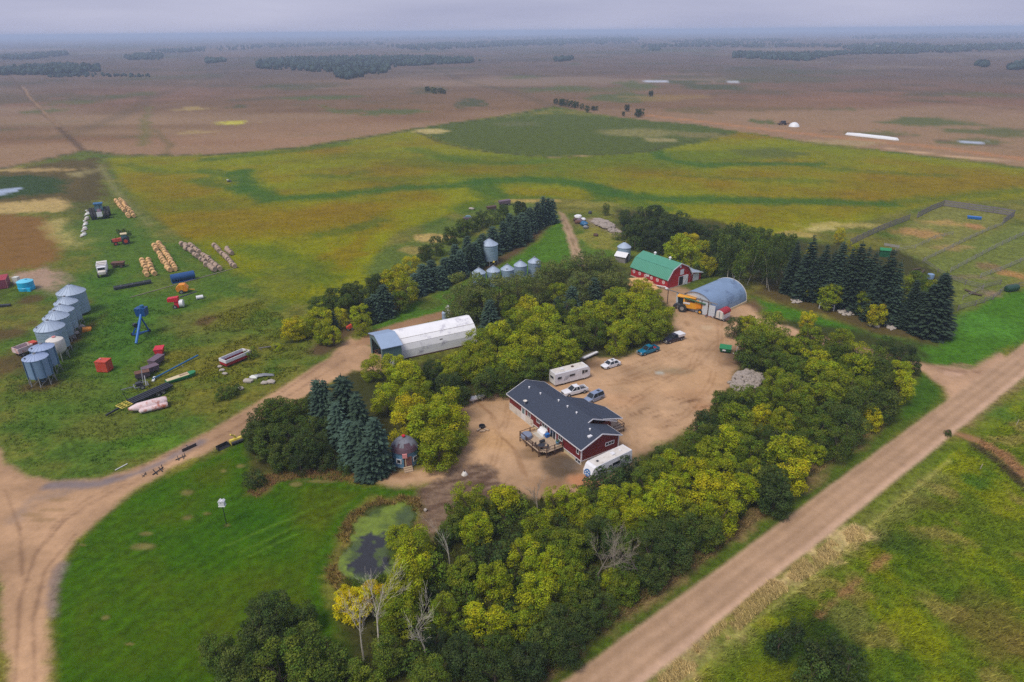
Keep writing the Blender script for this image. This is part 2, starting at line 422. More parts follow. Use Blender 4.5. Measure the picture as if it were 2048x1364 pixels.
def paint(g):
    X, Y, r = g.X, g.Y, g.r
    mixc = lambda a, b, t: np.asarray(a)[None] * (1 - t[:, None]) + np.asarray(b)[None] * t[:, None]
    # rough grass everywhere
    g.col = mixc(C(78, 100, 30), C(122, 116, 48), sstep(0.3, 0.7, g.n_mid * .6 + g.n_big * .4))
    g.col = g.col * (0.82 + 0.36 * g.n_small)[:, None]
    # --- far plain: stubble and ripe crop, pinkish brown, with hollows of green
    far = [(-3000, 375), (0, 338), (90, 318), (170, 301), (240, 309), (330, 310), (430, 308), (620, 291), (830, 256), (1000, 232), (1110, 212), (1180, 226), (1300, 240), (1480, 262), (1600, 281), (1800, 303), (2048, 333), (4500, 500)]
    p = px_poly(far); p = np.vstack([p, [[60000, p[-1][1]], [60000, 70000], [-60000, 70000], [-60000, p[0][1]]]])
    d = sdf(p, X, Y) + g.warp * 6 + (g.n_big - .5) * 16
    m = sstep(5, -5, d)
    streak = fbm(X * 0.35 + Y * 0.1, Y, 130, 5, 61)
    brown = mixc(C(128, 94, 66), C(150, 110, 80), streak)
    brown = mixc(C(118, 98, 66), C(138, 96, 72), sstep(.35, .65, g.n_far)) * .5 + brown * .5
    brown *= (0.86 + 0.28 * fbm(X, Y, 25, 4, 71))[:, None]
    ii = np.nonzero(m > 0)[0]
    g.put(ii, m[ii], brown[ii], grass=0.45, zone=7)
    # big fields further out: alternating strips of lighter stubble and greyer summerfallow
    cell = vnoise(np.floor((X * .92 + Y * .38) / 800), np.floor((Y * .92 - X * .38) / 800), 5)
    sel = np.nonzero((m > .5) & (r > 900))[0]
    t = sstep(700, 1600, r[sel]) * .55
    g.put(sel, t, mixc(C(132, 104, 80), C(88, 84, 72), cell[sel]))
    sel2 = np.nonzero((m > .5) & (r > 700) & (g.n_far > .58))[0]
    g.put(sel2, sstep(.56, .68, g.n_far[sel2]) * .6, C(92, 98, 58))
    # pothole meadows, sloughs and mottling of the plain
    fineg = fbm(X * .5, Y, 38, 4, 137); sel = np.nonzero(m > .5)[0]
    g.col[sel] *= (.78 + .44 * fineg[sel])[:, None]
    pot = fbm(X * .42 + 500, Y, 85, 4, 131); pot2 = fbm(X * .3, Y * .9, 240, 4, 133)
    sel = np.nonzero((m > .5) & (r > 420) & (pot > .63))[0]
    g.put(sel, sstep(.63, .70, pot[sel]) * .55, mixc(C(92, 96, 50), C(90, 80, 62), vnoise(X[sel] / 300, Y[sel] / 300, 3)))
    sel = np.nonzero((m > .5) & (r > 420) & (pot2 < .38))[0]
    g.put(sel, sstep(.38, .28, pot2[sel]) * .5, C(168, 140, 108))
    lin = np.abs(((X * .97 + Y * .24 + 60 * (g.n_far - .5)) / 400) % 1 - .5) * 400; lin2 = np.abs(((Y * .97 - X * .24 + 60 * (g.n_far - .5)) / 800) % 1 - .5) * 800
    sel = np.nonzero((m > .5) & (r > 600) & (np.minimum(lin, lin2) < 14))[0]
    g.put(sel, sstep(12, 4, np.minimum(lin, lin2)[sel]) * .28, C(86, 80, 56))
    sel = np.nonzero((m > .5) & (r > 500))[0]; t = sstep(500, 1500, r[sel])[:, None]  # distance haze painted in: plain turns darker, greyer and bluer outwards
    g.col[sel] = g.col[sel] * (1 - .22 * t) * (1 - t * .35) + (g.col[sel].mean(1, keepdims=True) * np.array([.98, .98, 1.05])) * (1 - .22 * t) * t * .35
    GRN, DGR, TAN = C(88, 98, 48), C(70, 82, 48), C(180, 158, 96)
    for u, v, ru, rv, c, a in [
        (650, 195, 60, 3.5, GRN, .9), (600, 172, 75, 8, DGR, .6), (785, 224, 55, 5, GRN, .9), (690, 222, 40, 3, GRN, .7), (940, 205, 28, 8, DGR, .8),
        (860, 181, 34, 7, DGR, .5), (465, 246, 32, 3.5, C(196, 190, 70), .9), (480, 213, 16, 3, DGR, .6), (385, 218, 30, 3, TAN, .6), (390, 265, 30, 3, TAN, .5),
        (85, 222, 30, 5, GRN, .8), (150, 205, 40, 4, GRN, .6), (200, 195, 60, 5, DGR, .45), (265, 190, 30, 5, GRN, .5), (330, 155, 90, 6, DGR, .4),
        (1240, 195, 55, 9, GRN, .85), (1140, 175, 40, 5, GRN, .6), (1270, 170, 35, 7, GRN, .8), (1180, 180, 80, 5, GRN, .5), (1440, 174, 60, 6, DGR, .8), (1370, 165, 40, 3, DGR, .7), (1490, 163, 45, 4, DGR, .6),
        (1330, 162, 50, 4, DGR, .5), (1080, 180, 50, 5, GRN, .6), (1040, 155, 40, 3, GRN, .6), (1375, 220, 45, 6, C(112, 98, 62), .8), (1500, 218, 140, 3, C(116, 98, 64), .7), (1860, 243, 65, 9, GRN, .9), (1990, 265, 70, 8, GRN, .8),
        (1530, 244, 20, 5, GRN, .9), (1760, 268, 50, 6, GRN, .7), (1960, 284, 50, 7, GRN, .8), (1700, 283, 60, 7, C(176, 158, 110), .5), (1850, 190, 30, 3, DGR, .5), (1590, 146, 22, 2.5, DGR, .5), (1970, 190, 60, 5, GRN, .4), (1700, 218, 30, 3, GRN, .5),
        (1330, 195, 70, 5, C(150, 122, 70), .6), (1150, 128, 12, 2.5, DGR, .6), (1380, 103, 50, 2.5, DGR, .5), (840, 103, 60, 3, DGR, .4), (700, 165, 120, 8, C(120, 96, 76), .5)]:
        g.spot(u, v, ru, rv, c, a, soft=.35, wob=.9)
    g.spot(1310, 162, 26, 1.6, C(196, 200, 210), 1, wob=.3, soft=.2, rough=.2)
    g.spot(1465, 164, 10, 1.4, C(190, 194, 200), 1, wob=.3, soft=.2)
    g.spot(1950, 284, 24, 2.2, C(186, 196, 214), 1, wob=.3, soft=.2, rough=.15)
    # tracks and field edges in the plain
    g.line([(20, 155), (50, 185), (75, 212), (95, 232), (122, 260), (150, 285), (165, 300)], 4.0, C(98, 78, 58), soft=2, wob=1.2, amt=.9)
    g.line([(45, 172), (60, 195), (92, 228), (118, 255)], 2.0, C(186, 150, 110), soft=2, wob=1.2, amt=.6)
    g.line([(300, 215), (290, 240), (292, 262), (285, 290)], 6.0, C(112, 108, 56), soft=4, wob=3, amt=.7)
    g.line([(310, 260), (340, 290), (330, 305)], 4.0, C(108, 98, 56), soft=3, wob=2, amt=.6)
    g.line([(640, 210), (680, 226), (760, 231), (860, 222)], 7, C(100, 104, 50), soft=4, wob=3, amt=.8)
    g.line([(1290, 230), (1400, 243), (1500, 255), (1650, 272), (1850, 292), (2048, 318), (2300, 350)], 9, C(176, 128, 88), soft=3, wob=2, amt=.9)
    g.line([(1650, 262), (1800, 272), (1950, 288), (2048, 298)], 3, C(112, 88, 68), soft=2, wob=1.5, amt=.7)
    g.line([(1780, 298), (1900, 312), (2048, 326), (2200, 345)], 5, C(206, 172, 134), soft=2, wob=1, amt=.8)
    # --- yellow-green crop field
    crop = [(214, 316), (330, 313), (430, 311), (620, 294), (830, 262), (900, 285), (980, 305), (1100, 314), (1300, 303), (1480, 264), (1620, 288), (1800, 308), (2048, 338), (2500, 400), (2500, 470), (2048, 398), (1950, 402), (1885, 403), (1760, 434), (1640, 462), (1530, 478), (1450, 462), (1330, 425), (1205, 402), (1110, 396), (1010, 398), (900, 428), (800, 462), (762, 498), (738, 545), (728, 598), (640, 612), (560, 608), (480, 560), (400, 500), (330, 452), (282, 408), (240, 360)]
    YEL, OCH, GRC = C(126, 129, 4), C(130, 108, 6), C(76, 104, 20)
    pc = px_poly(crop); idx = g.near(pc, 30)
    d = sdf(pc, X[idx], Y[idx]) + g.warp[idx] * 3
    m = sstep(2.5, -2.5, d)
    f1 = fbm(X[idx], Y[idx], 55, 5, 81); f2 = fbm(X[idx] * .5, Y[idx] * 1.2, 70, 5, 82)
    cc = mixc(YEL, OCH, sstep(.42, .76, f1) * .9); t = sstep(.52, .75, f2); cc = cc * (1 - t[:, None] * .55) + np.asarray(GRC)[None] * t[:, None] * .55
    cc *= (0.80 + 0.4 * fbm(X[idx], Y[idx], 9, 4, 83))[:, None]
    g.put(idx, m, cc, grass=.8, zone=6)
    BANDS = []
    for pts, w, a in [([(480, 345), (490, 372), (545, 398), (640, 392), (720, 385), (800, 377), (900, 372), (960, 362), (1050, 358), (1120, 362), (1180, 372), (1240, 388), (1330, 398), (1450, 400), (1600, 402), (1760, 408)], 15, .85),
                      ([(1180, 372), (1210, 392), (1200, 402)], 12, .7), ([(1310, 300), (1330, 318), (1400, 330), (1500, 328), (1640, 328)], 11, .8), ([(960, 362), (975, 385), (985, 400), (930, 418)], 14, .6),
                      ([(430, 318), (520, 308), (600, 300), (680, 288)], 16, .6), ([(640, 470), (700, 460), (760, 440)], 8, .5), ([(400, 340), (440, 352), (490, 340)], 9, .5), ([(610, 350), (690, 352), (720, 345)], 10, .4), ([(960, 372), (1010, 394), (1090, 398)], 10, .5), ([(400, 360), (440, 372), (485, 378)], 12, .6), ([(830, 298), (900, 318), (1000, 328), (1080, 322)], 12, .45), ([(1600, 330), (1750, 345), (1900, 352)], 10, .45), ([(1350, 350), (1500, 358), (1650, 362)], 10, .4), ([(1760, 408), (1900, 395), (2040, 380)], 10, .45), ([(250, 330), (330, 345), (430, 342)], 10, .4), ([(1240, 388), (1260, 405), (1330, 418)], 10, .6), ([(500, 500), (560, 512), (620, 530), (640, 560)], 14, .5), ([(480, 560), (540, 540), (600, 545)], 8, .35)]:
        BANDS.append((pts, w, a))
    g.spot(1535, 305, 60, 9, C(92, 100, 40), .8, wob=.6)
    g.spot(700, 340, 90, 8, C(112, 100, 26), .5, wob=.8)
    for u, v, ru, rv, a in [(640, 420, 60, 16, .5), (380, 380, 60, 16, .45), (1000, 340, 90, 10, .5), (1240, 345, 100, 10, .4), (1800, 350, 120, 10, .45), (560, 385, 40, 6, .5), (1070, 385, 60, 8, .5), (700, 505, 40, 26, .8), (1530, 440, 60, 14, .5), (1700, 400, 80, 12, .5)]:
        g.spot(u, v, ru, rv, C(132, 104, 8), a * .7, wob=.9, soft=.5)
    for pts, w, a in BANDS: g.line(pts, w * .95, C(62, 98, 26), soft=w * .34, wob=3.2, amt=min(.95, a * 1.05))
    # curved sowing lines in the near corner of the crop
    c0 = at(500, 590); q = np.hypot(X - c0.x, Y - c0.y); sel = np.nonzero((q < 30) & (q > 5))[0]
    g.put(sel, (np.sin(q[sel] * 2 * math.pi / 2.6) > .1) * .28 * sstep(30, 22, q[sel]), C(70, 92, 20))
    # sown / sprayed wheel lines across the crop
    for off in np.arange(-200, 500, 36.0):
        a0, ang = np.array([off, 230.0]), math.radians(72)
        g.line([a0 - 120 * np.array([math.cos(ang), math.sin(ang)]), a0 + 260 * np.array([math.cos(ang), math.sin(ang)])], .8, C(96, 104, 26), soft=.6, wob=.25, amt=.0, world=True)
    # --- pasture above the crop
    g.poly([(832, 262), (900, 245), (1000, 236), (1110, 226), (1250, 238), (1400, 250), (1478, 264), (1400, 285), (1310, 302), (1190, 312), (1090, 314), (980, 304), (900, 286)], C(84, 96, 34), soft=4, wob=4, grass=1, zone=0)
    g.spot(860, 262, 30, 5, C(190, 172, 110), .9); g.spot(1280, 265, 70, 8, C(150, 140, 86), .6); g.spot(1400, 270, 50, 6, C(140, 126, 80), .6); g.spot(1320, 280, 30, 4, C(176, 160, 110), .6); g.spot(1030, 248, 40, 5, C(110, 110, 70), .5)
    g.line([(832, 262), (880, 285), (960, 302), (1100, 315), (1300, 303), (1330, 292), (1450, 268)], 3, C(78, 80, 40), soft=2, wob=1.5, amt=.8)
    g.line([(1100, 314), (1140, 313), (1180, 311)], 3, C(190, 160, 110), soft=2, wob=1.5, amt=.6)
    for ln in ([(0, 338), (90, 318), (170, 301), (240, 309), (430, 310), (620, 293), (830, 258), (1000, 234), (1110, 213)],):
        g.line(ln, 3.5, C(74, 80, 38), soft=2, wob=1.5, amt=.8)
    # --- left: scrub, soil and straw
    g.poly([(0, 342), (120, 322), (200, 316), (210, 360), (200, 400), (120, 402), (0, 408), (-300, 430), (-300, 370)], C(96, 80, 46), soft=5, wob=5, amt=.9, grass=.6)
    g.poly([(-60, 352), (60, 350), (130, 362), (125, 385), (60, 392), (-60, 405)], C(56, 76, 36), soft=4, wob=4, grass=1)
    g.spot(60, 340, 80, 3.5, C(190, 160, 104), .7); g.spot(170, 345, 18, 8, C(190, 176, 120), .5)
    g.spot(4, 383, 22, 8, C(168, 184, 206), 1, wob=.3, soft=.15, rough=.15)
    g.poly([(-200, 400), (0, 405), (110, 398), (140, 412), (110, 424), (0, 428), (-200, 440)], C(196, 168, 108), soft=3, wob=4, amt=.85, grass=.7)
    g.poly([(-260, 440), (0, 428), (80, 432), (110, 452), (128, 490), (120, 520), (60, 538), (0, 545), (-260, 570)], C(132, 98, 50), soft=3, wob=4, grass=.3)
    for k in range(7):
        g.line([(-40, 520 - k * 12), (60, 512 - k * 12), (118, 498 - k * 10)], 1.2, C(112, 82, 36), soft=1, wob=.6, amt=.5)
    g.line([(118, 440), (128, 470), (150, 490), (190, 480)], 7, C(190, 172, 104), soft=4, wob=3, amt=.8)
    g.poly([(20, 552), (90, 535), (130, 545), (165, 578), (160, 600), (100, 580), (40, 562)], C(176, 146, 126), soft=2, wob=2.5, amt=.9, grass=.2)
    g.line([(190, 330), (185, 360), (170, 400), (160, 450)], 8, C(84, 76, 44), soft=4, wob=3, amt=.6)
    g.line([(200, 330), (230, 380), (265, 420), (300, 450)], 3, C(140, 134, 84), soft=2, wob=1, amt=.6)
    # working yard on the left: short green grass, worn patches
    g.poly([(150, 430), (250, 420), (330, 470), (480, 545), (520, 600), (560, 640), (640, 690), (560, 745), (440, 830), (300, 900), (150, 950), (60, 940), (0, 880), (0, 700), (60, 640), (150, 560)], C(76, 108, 32), soft=8, wob=7, amt=.85, grass=1)
    g.poly([(185, 560), (290, 560), (330, 620), (310, 700), (220, 760), (170, 700), (200, 640)], C(66, 108, 30), soft=7, wob=5, amt=.7)
    for u, v, ru, rv, c, a in [(420, 730, 90, 40, C(128, 118, 36), .7), (520, 690, 90, 40, C(120, 112, 40), .6), (400, 640, 60, 24, C(116, 112, 48), .6), (340, 560, 60, 20, C(104, 112, 44), .5), (420, 800, 70, 30, C(122, 112, 40), .6), (120, 780, 60, 30, C(104, 112, 40), .5), (230, 850, 90, 26, C(110, 112, 44), .6), (300, 890, 60, 18, C(82, 122, 24), .7), (470, 620, 60, 26, C(124, 120, 38), .6), (60, 620, 50, 12, C(112, 104, 44), .6), (560, 560, 50, 30, C(110, 116, 40), .6)]:
        g.spot(u, v, ru, rv, c, a, wob=1.0, soft=.6)
    for u, v, ru, rv in [(412, 640, 18, 9), (40, 720, 40, 30), (20, 665, 30, 16), (155, 668, 10, 30), (130, 690, 14, 24), (85, 770, 40, 12), (160, 612, 16, 12), (60, 600, 20, 8)]:
        g.spot(u, v, ru, rv, C(92, 66, 46), .75, wob=.8, soft=.5, grass=.3)
    # rough ground round the windbreak
    g.poly([(740, 545), (770, 500), (860, 460), (1000, 402), (1110, 398), (1060, 420), (940, 470), (860, 520), (790, 560)], C(96, 112, 44), soft=3, wob=3, amt=.9)
    g.spot(865, 475, 40, 9, C(190, 162, 98), .85, wob=.7); g.spot(830, 500, 30, 8, C(160, 140, 76), .7); g.spot(1060, 402, 60, 4, C(176, 152, 84), .8); g.spot(1180, 408, 60, 5, C(146, 138, 60), .7)
    g.line([(640, 700), (700, 655), (780, 615), (850, 580), (920, 550), (980, 530), (1030, 505), (1080, 462), (1110, 440)], 5.5, C(98, 76, 56), soft=2, wob=1.2, amt=.9, grass=.2)
    # bright meadow beside the bins
    g.poly([(720, 668), (800, 622), (900, 575), (1000, 535), (1060, 490), (1112, 440), (1128, 430), (1150, 500), (1150, 540), (1060, 570), (950, 600), (880, 625), (800, 650)], C(78, 116, 28), soft=2, wob=1.5, amt=.95, grass=.9, zone=8)
    g.spot(860, 608, 26, 12, C(84, 84, 40), .6); g.poly([(1150, 470), (1230, 455), (1260, 480), (1240, 510), (1180, 520), (1155, 505)], C(82, 118, 36), soft=3, wob=3, amt=.7)
    g.spot(1210, 475, 40, 22, C(140, 132, 58), .8, wob=.9); g.spot(1170, 445, 30, 10, C(120, 110, 70), .6)
    g.line([(1185, 442), (1220, 455), (1240, 470)], 5, C(160, 140, 120), soft=2, wob=1.5, amt=.8)
    # --- corral and east side
    g.poly([(1790, 500), (1835, 432), (1886, 408), (2026, 432), (2003, 452), (1930, 490), (1850, 520)], C(128, 128, 62), soft=3, wob=3, amt=.9)
    g.poly([(1850, 525), (2010, 452), (2120, 450), (2200, 480), (2048, 560), (1930, 620), (1900, 600)], C(112, 122, 54), soft=3, wob=3, amt=.9)
    for u, v, ru, rv, c in [(1835, 465, 30, 9, C(176, 132, 84)), (1945, 452, 12, 8, C(180, 128, 86)), (1880, 445, 30, 5, C(176, 142, 84)), (1900, 495, 30, 6, C(160, 136, 84)), (1985, 535, 16, 10, C(140, 110, 80)), (1995, 590, 20, 8, C(170, 136, 104)), (2030, 550, 14, 8, C(180, 130, 80)), (1930, 555, 50, 5, C(130, 118, 84)), (1680, 450, 60, 6, C(186, 168, 98)), (1600, 468, 40, 6, C(180, 158, 88)), (1640, 458, 30, 4, C(204, 186, 118)), (1975, 585, 16, 8, C(124, 110, 92))]:
        g.spot(u, v, ru, rv, c, .75, wob=.9, soft=.5)
    g.poly([(1505, 592), (1560, 610), (1640, 630), (1760, 668), (1880, 680), (1915, 640), (1990, 600), (2060, 575), (2300, 560), (2300, 600), (2048, 680), (1935, 738), (1850, 722), (1700, 680), (1590, 650), (1520, 628)], C(74, 118, 24), soft=2, wob=1.6, grass=.85, zone=8)
    g.spot(1620, 655, 60, 12, C(60, 112, 22), .6); g.spot(1700, 690, 80, 14, C(86, 112, 30), .5); g.spot(1970, 650, 50, 22, C(86, 140, 44), .5)
    g.poly([(1520, 560), (1600, 580), (1680, 612), (1800, 652), (1880, 672), (1870, 690), (1760, 672), (1640, 630), (1560, 606), (1500, 588)], C(90, 74, 46), soft=2.5, wob=2, amt=.85, grass=.3)
    g.poly([(1440, 625), (1510, 598), (1530, 615), (1510, 640), (1460, 648)], C(112, 84, 66), soft=2, wob=1.5, amt=.9, grass=.2)
    # --- soil under the tree belts
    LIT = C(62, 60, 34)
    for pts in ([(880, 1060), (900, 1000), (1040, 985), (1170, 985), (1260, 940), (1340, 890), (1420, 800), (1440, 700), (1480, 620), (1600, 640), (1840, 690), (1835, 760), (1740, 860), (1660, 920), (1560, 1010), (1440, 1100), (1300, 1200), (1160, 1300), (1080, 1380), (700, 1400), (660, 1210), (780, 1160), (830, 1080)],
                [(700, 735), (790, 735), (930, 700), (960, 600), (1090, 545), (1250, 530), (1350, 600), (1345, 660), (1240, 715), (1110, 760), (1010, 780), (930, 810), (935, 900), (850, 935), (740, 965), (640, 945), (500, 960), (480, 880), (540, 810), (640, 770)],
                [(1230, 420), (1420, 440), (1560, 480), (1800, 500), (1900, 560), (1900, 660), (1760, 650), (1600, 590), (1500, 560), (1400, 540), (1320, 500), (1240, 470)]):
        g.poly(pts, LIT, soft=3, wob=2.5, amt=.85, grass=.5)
    # mown lawn
    lawn = [(106, 1390), (101, 1260), (112, 1150), (150, 1090), (200, 1040), (262, 990), (350, 940), (440, 905), (490, 880), (500, 930), (490, 975), (560, 955), (640, 948), (740, 966), (800, 975), (836, 980), (832, 996), (742, 1000), (700, 1040), (672, 1110), (655, 1150), (665, 1220), (700, 1300), (700, 1400)]
    g.poly(lawn, C(60, 93, 4), soft=1.4, wob=.9, grass=.7, zone=8)
    pl = px_poly(lawn); idx = g.near(pl, 0); din = sdf(pl, X[idx], Y[idx])
    ang = math.radians(57); st = X[idx] * math.sin(ang) - Y[idx] * math.cos(ang)
    g.put(idx, sstep(0, -2, din) * (.5 + .5 * np.sin(st * 2 * math.pi / 2.3 + g.n_mid[idx] * 5)) * .34, C(76, 120, 14))
    g.put(idx, sstep(-1, -4, din) * sstep(.45, .75, g.n_mid[idx] * .6 + g.n_big[idx] * .4) * .8, C(84, 92, 12))
    g.put(idx, sstep(-1, -4, din) * sstep(.5, .8, 1 - g.n_mid[idx]) * .6, C(48, 92, 10))
    for k, (a, b) in enumerate([((480, 1105), (700, 1005)), ((500, 1112), (720, 1010)), ((455, 1090), (690, 990))]):
        g.line([a, b], .35, C(104, 140, 40), soft=.3, wob=.12, amt=.45)
    for u, v, ru, rv in [(374, 985, 12, 6), (375, 1036, 9, 5), (290, 1092, 14, 6), (290, 1068, 10, 4), (212, 1236, 6, 4), (455, 1050, 7, 4), (415, 1027, 8, 3), (480, 932, 8, 4), (447, 942, 6, 3), (640, 962, 30, 3), (592, 968, 8, 3), (260, 1288, 6, 2), (165, 1090, 5, 2)]:
        g.spot(u, v, ru, rv, C(150, 128, 84), .55, wob=1.1, soft=.6, grass=.2)
    g.poly([(520, 990), (540, 955), (600, 950), (640, 945), (560, 965), (530, 985), (495, 988)], C(124, 88, 62), soft=1.2, wob=1, amt=.8, grass=.2)
    # right hand meadow beyond the road
    road_r = [(1292, 1364), (1766, 982), (2048, 755)]
    g.poly([(1310, 1400), (1780, 990), (2060, 765), (2600, 600), (2600, 1500), (1310, 1500)], C(100, 118, 22), soft=3, wob=1, grass=1, zone=0)
    sel = g.near(px_poly([(1310, 1400), (1780, 990), (2060, 765), (2600, 700), (2600, 1500)]), 0)
    sel = sel[sdf(px_poly([(1330, 1400), (1800, 990), (2075, 770), (2600, 600), (2600, 1500), (1330, 1500)]), X[sel], Y[sel]) < 0]
    n1, n2, n3 = fbm(X[sel], Y[sel], 7, 5, 91), fbm(X[sel], Y[sel], 11, 5, 92), fbm(X[sel], Y[sel], 5, 5, 93)
    g.put(sel, sstep(.5, .68, n1) * .8, C(132, 138, 16)); g.put(sel, sstep(.5, .7, n2) * .7, C(62, 98, 20)); g.put(sel, sstep(.56, .74, n3) * .7, C(150, 136, 70))
    for u, v, ru, rv, c, a in [(1640, 1290, 90, 70, C(42, 66, 20), .85), (1880, 1150, 90, 40, C(96, 116, 14), .7), (1780, 1080, 60, 20, C(60, 84, 26), .7), (2000, 1250, 60, 80, C(120, 104, 50), .7), (1550, 1350, 50, 20, C(112, 118, 14), .6), (1960, 960, 40, 18, C(60, 104, 28), .7), (1700, 1240, 30, 30, C(120, 122, 60), .7), (1870, 1010, 40, 16, C(96, 92, 40), .6), (1980, 820, 50, 18, C(78, 112, 34), .7)]:
        g.spot(u, v, ru, rv, c, a, wob=.9, soft=.6)
    g.line([(1400, 1330), (1500, 1235), (1640, 1135), (1760, 1040), (1880, 950)], 3.0, C(150, 140, 84), soft=1.4, wob=1.2, amt=.35)
    g.line([(1320, 1364), (1430, 1268), (1520, 1190), (1640, 1112), (1700, 1070)], 2.4, C(190, 164, 112), soft=1.2, wob=1.8, amt=.6, brk=.5, grass=.8)
    g.line([(1560, 1165), (1640, 1110), (1715, 1062)], 2.2, C(216, 190, 134), soft=1.0, wob=1.6, amt=.7, brk=.5)
    g.line([(1420, 1310), (1560, 1205), (1700, 1095), (1760, 1035), (1900, 920)], .5, C(170, 164, 86), soft=.4, wob=.25, amt=.6)
    g.line([(1635, 1230), (1680, 1190), (1720, 1160), (1770, 1112)], .9, C(164, 120, 84), soft=.6, wob=.7, amt=.7, brk=.4)
    g.line([(1920, 870), (1960, 882), (2000, 905), (2040, 940), (2100, 990)], 2.2, C(160, 118, 84), soft=.8, wob=.8, amt=.9, grass=.2)
    g.line([(1945, 888), (2000, 925), (2040, 965), (2100, 1030)], 1.2, C(74, 58, 46), soft=.6, wob=.5, amt=.8)
    g.line([(1930, 850), (1975, 810), (2048, 765)], 2.0, C(150, 120, 84), soft=1.2, wob=1.2, amt=.6)
    # road verge on the farm side: strip of green, strip of dead grass
    g.line([(1090, 1390), (1400, 1148), (1715, 910), (1800, 840), (1870, 800)], 5.0, C(80, 100, 26), soft=1.6, wob=.8, amt=.95, grass=.8)
    g.line([(1085, 1352), (1200, 1262), (1420, 1108), (1560, 1000), (1680, 905), (1780, 838)], 2.4, C(150, 122, 84), soft=1.3, wob=1.4, amt=.75, brk=.5)
    g.poly([(1800, 830), (1840, 738), (1888, 785), (1880, 800), (1810, 845)], C(66, 98, 22), soft=1.2, wob=.8, grass=.8, zone=8)
    # --- bare ground
    DIRT = C(189, 154, 119)
    yard = [(1318, 578), (1350, 570), (1420, 600), (1500, 612), (1525, 632), (1580, 655), (1560, 680), (1500, 690), (1478, 712), (1462, 760), (1440, 800), (1400, 850), (1320, 888), (1270, 905), (1255, 930), (1200, 975), (1170, 1000), (1090, 992), (1000, 985), (930, 990), (862, 968), (800, 973), (748, 966), (770, 948), (840, 934), (915, 905), (935, 860), (925, 810), (960, 785), (1040, 768), (1100, 760), (1160, 730), (1190, 716), (1250, 712), (1300, 690), (1345, 668), (1352, 630), (1330, 600)]
    def dirt_zone(pts, base, zone, soft=1.2, wob=1.1, big=.5):
        p = px_poly(pts); idx = g.near(p, 8)
        d = sdf(p, X[idx], Y[idx]) + g.warp[idx] * wob * 2
        m = sstep(soft, -soft, d)
        t = sstep(.3, .7, g.n_mid[idx]); cc = mixc(np.asarray(base) * .80, np.asarray(base) * 1.14, t)
        cc *= (0.84 + 0.32 * g.n_small[idx])[:, None]
        g.put(idx, m, cc, grass=.06, zone=zone)
    dirt_zone(yard, DIRT, 3)
    for u, v, ru, rv, c, a in [(1400, 755, 60, 22, C(206, 164, 120), .5), (1330, 740, 40, 10, C(172, 146, 112), .5), (1350, 742, 34, 5, C(150, 132, 104), .7), (1320, 746, 8, 3, C(190, 192, 180), .8), (1300, 770, 60, 14, C(206, 166, 124), .5), (1380, 790, 40, 10, C(176, 132, 92), .4), (1250, 800, 40, 14, C(206, 158, 116), .4), (1415, 655, 12, 4, C(206, 180, 146), .7), (1470, 715, 26, 18, C(96, 78, 64), .8), (1470, 640, 30, 10, C(180, 140, 104), .4), (1120, 935, 42, 26, C(86, 74, 60), .85), (1150, 925, 25, 12, C(112, 102, 92), .6), (1160, 962, 26, 12, C(196, 138, 98), .9), (1090, 970, 40, 14, C(140, 108, 78), .6), (1060, 905, 30, 12, C(104, 82, 58), .5), (915, 935, 40, 10, C(176, 138, 96), .4), (990, 800, 30, 6, C(184, 146, 108), .4), (985, 880, 40, 20, C(204, 160, 106), .5), (800, 950, 20, 5, C(140, 104, 76), .6), (1420, 820, 26, 14, C(196, 140, 96), .4), (1185, 730, 26, 10, C(96, 74, 56), .7), (1400, 620, 40, 6, C(168, 126, 92), .5)]:
        g.spot(u, v, ru, rv, c, a, wob=.7, soft=.6)
    rng = np.random.RandomState(4)
    tr = [[(1500, 655), (1430, 690), (1390, 730), (1300, 780), (1250, 815)], [(1370, 640), (1400, 690), (1380, 740), (1280, 760), (1190, 770)], [(1440, 640), (1440, 700), (1420, 770), (1370, 830), (1290, 870)], [(940, 870), (990, 860), (1030, 900), (1050, 950)], [(800, 955), (880, 935), (960, 905), (1010, 850), (1020, 800)], [(950, 800), (985, 830), (1000, 880), (985, 930)], [(1230, 745), (1300, 720), (1350, 700)], [(1250, 760), (1330, 730), (1400, 690)], [(1470, 723), (1440, 728), (1400, 733)]]
    for t_ in tr:
        for off in (-4, 4):
            g.line([(u + off, v + off * .7) for u, v in t_], .42, C(150, 112, 78), soft=.35, wob=.16, amt=.5, brk=.6)
    for k in range(26):
        u, v = rng.uniform(1230, 1420), rng.uniform(790, 860)
        g.line([(u, v), (u + 12, v - 3), (u + 22, v - 5)], .3, C(112, 80, 56), soft=.3, wob=.2, amt=.55)
    # left driveway
    drive = [(700, 672), (735, 690), (792, 712), (770, 742), (705, 742), (650, 772), (590, 806), (530, 838), (480, 868), (420, 902), (330, 944), (262, 986), (200, 1036), (150, 1084), (112, 1146), (100, 1250), (106, 1380), (106, 1450), (8, 1450), (6, 1364), (6, 1240), (2, 1140), (-40, 1100), (-40, 880), (0, 900), (14, 930), (60, 955), (112, 964), (200, 958), (290, 928), (360, 893), (440, 850), (520, 800), (600, 752), (650, 722)]
    dirt_zone(drive, C(190, 153, 118), 2, soft=.9, wob=.7)
    dirt_zone([(700, 690), (740, 664), (800, 645), (860, 630), (888, 622), (905, 628), (880, 638), (830, 652), (790, 664), (760, 690)], C(176, 138, 104), 2, soft=.8, wob=.6)
    dirt_zone([(1118, 422), (1130, 428), (1146, 460), (1160, 495), (1170, 520), (1166, 536), (1148, 530), (1140, 500), (1128, 460)], C(176, 148, 118), 4, soft=.9, wob=.9)
    g.line([(1124, 426), (1140, 470), (1158, 520)], 1.0, C(128, 112, 78), soft=.5, wob=.5, amt=.7, brk=.5)
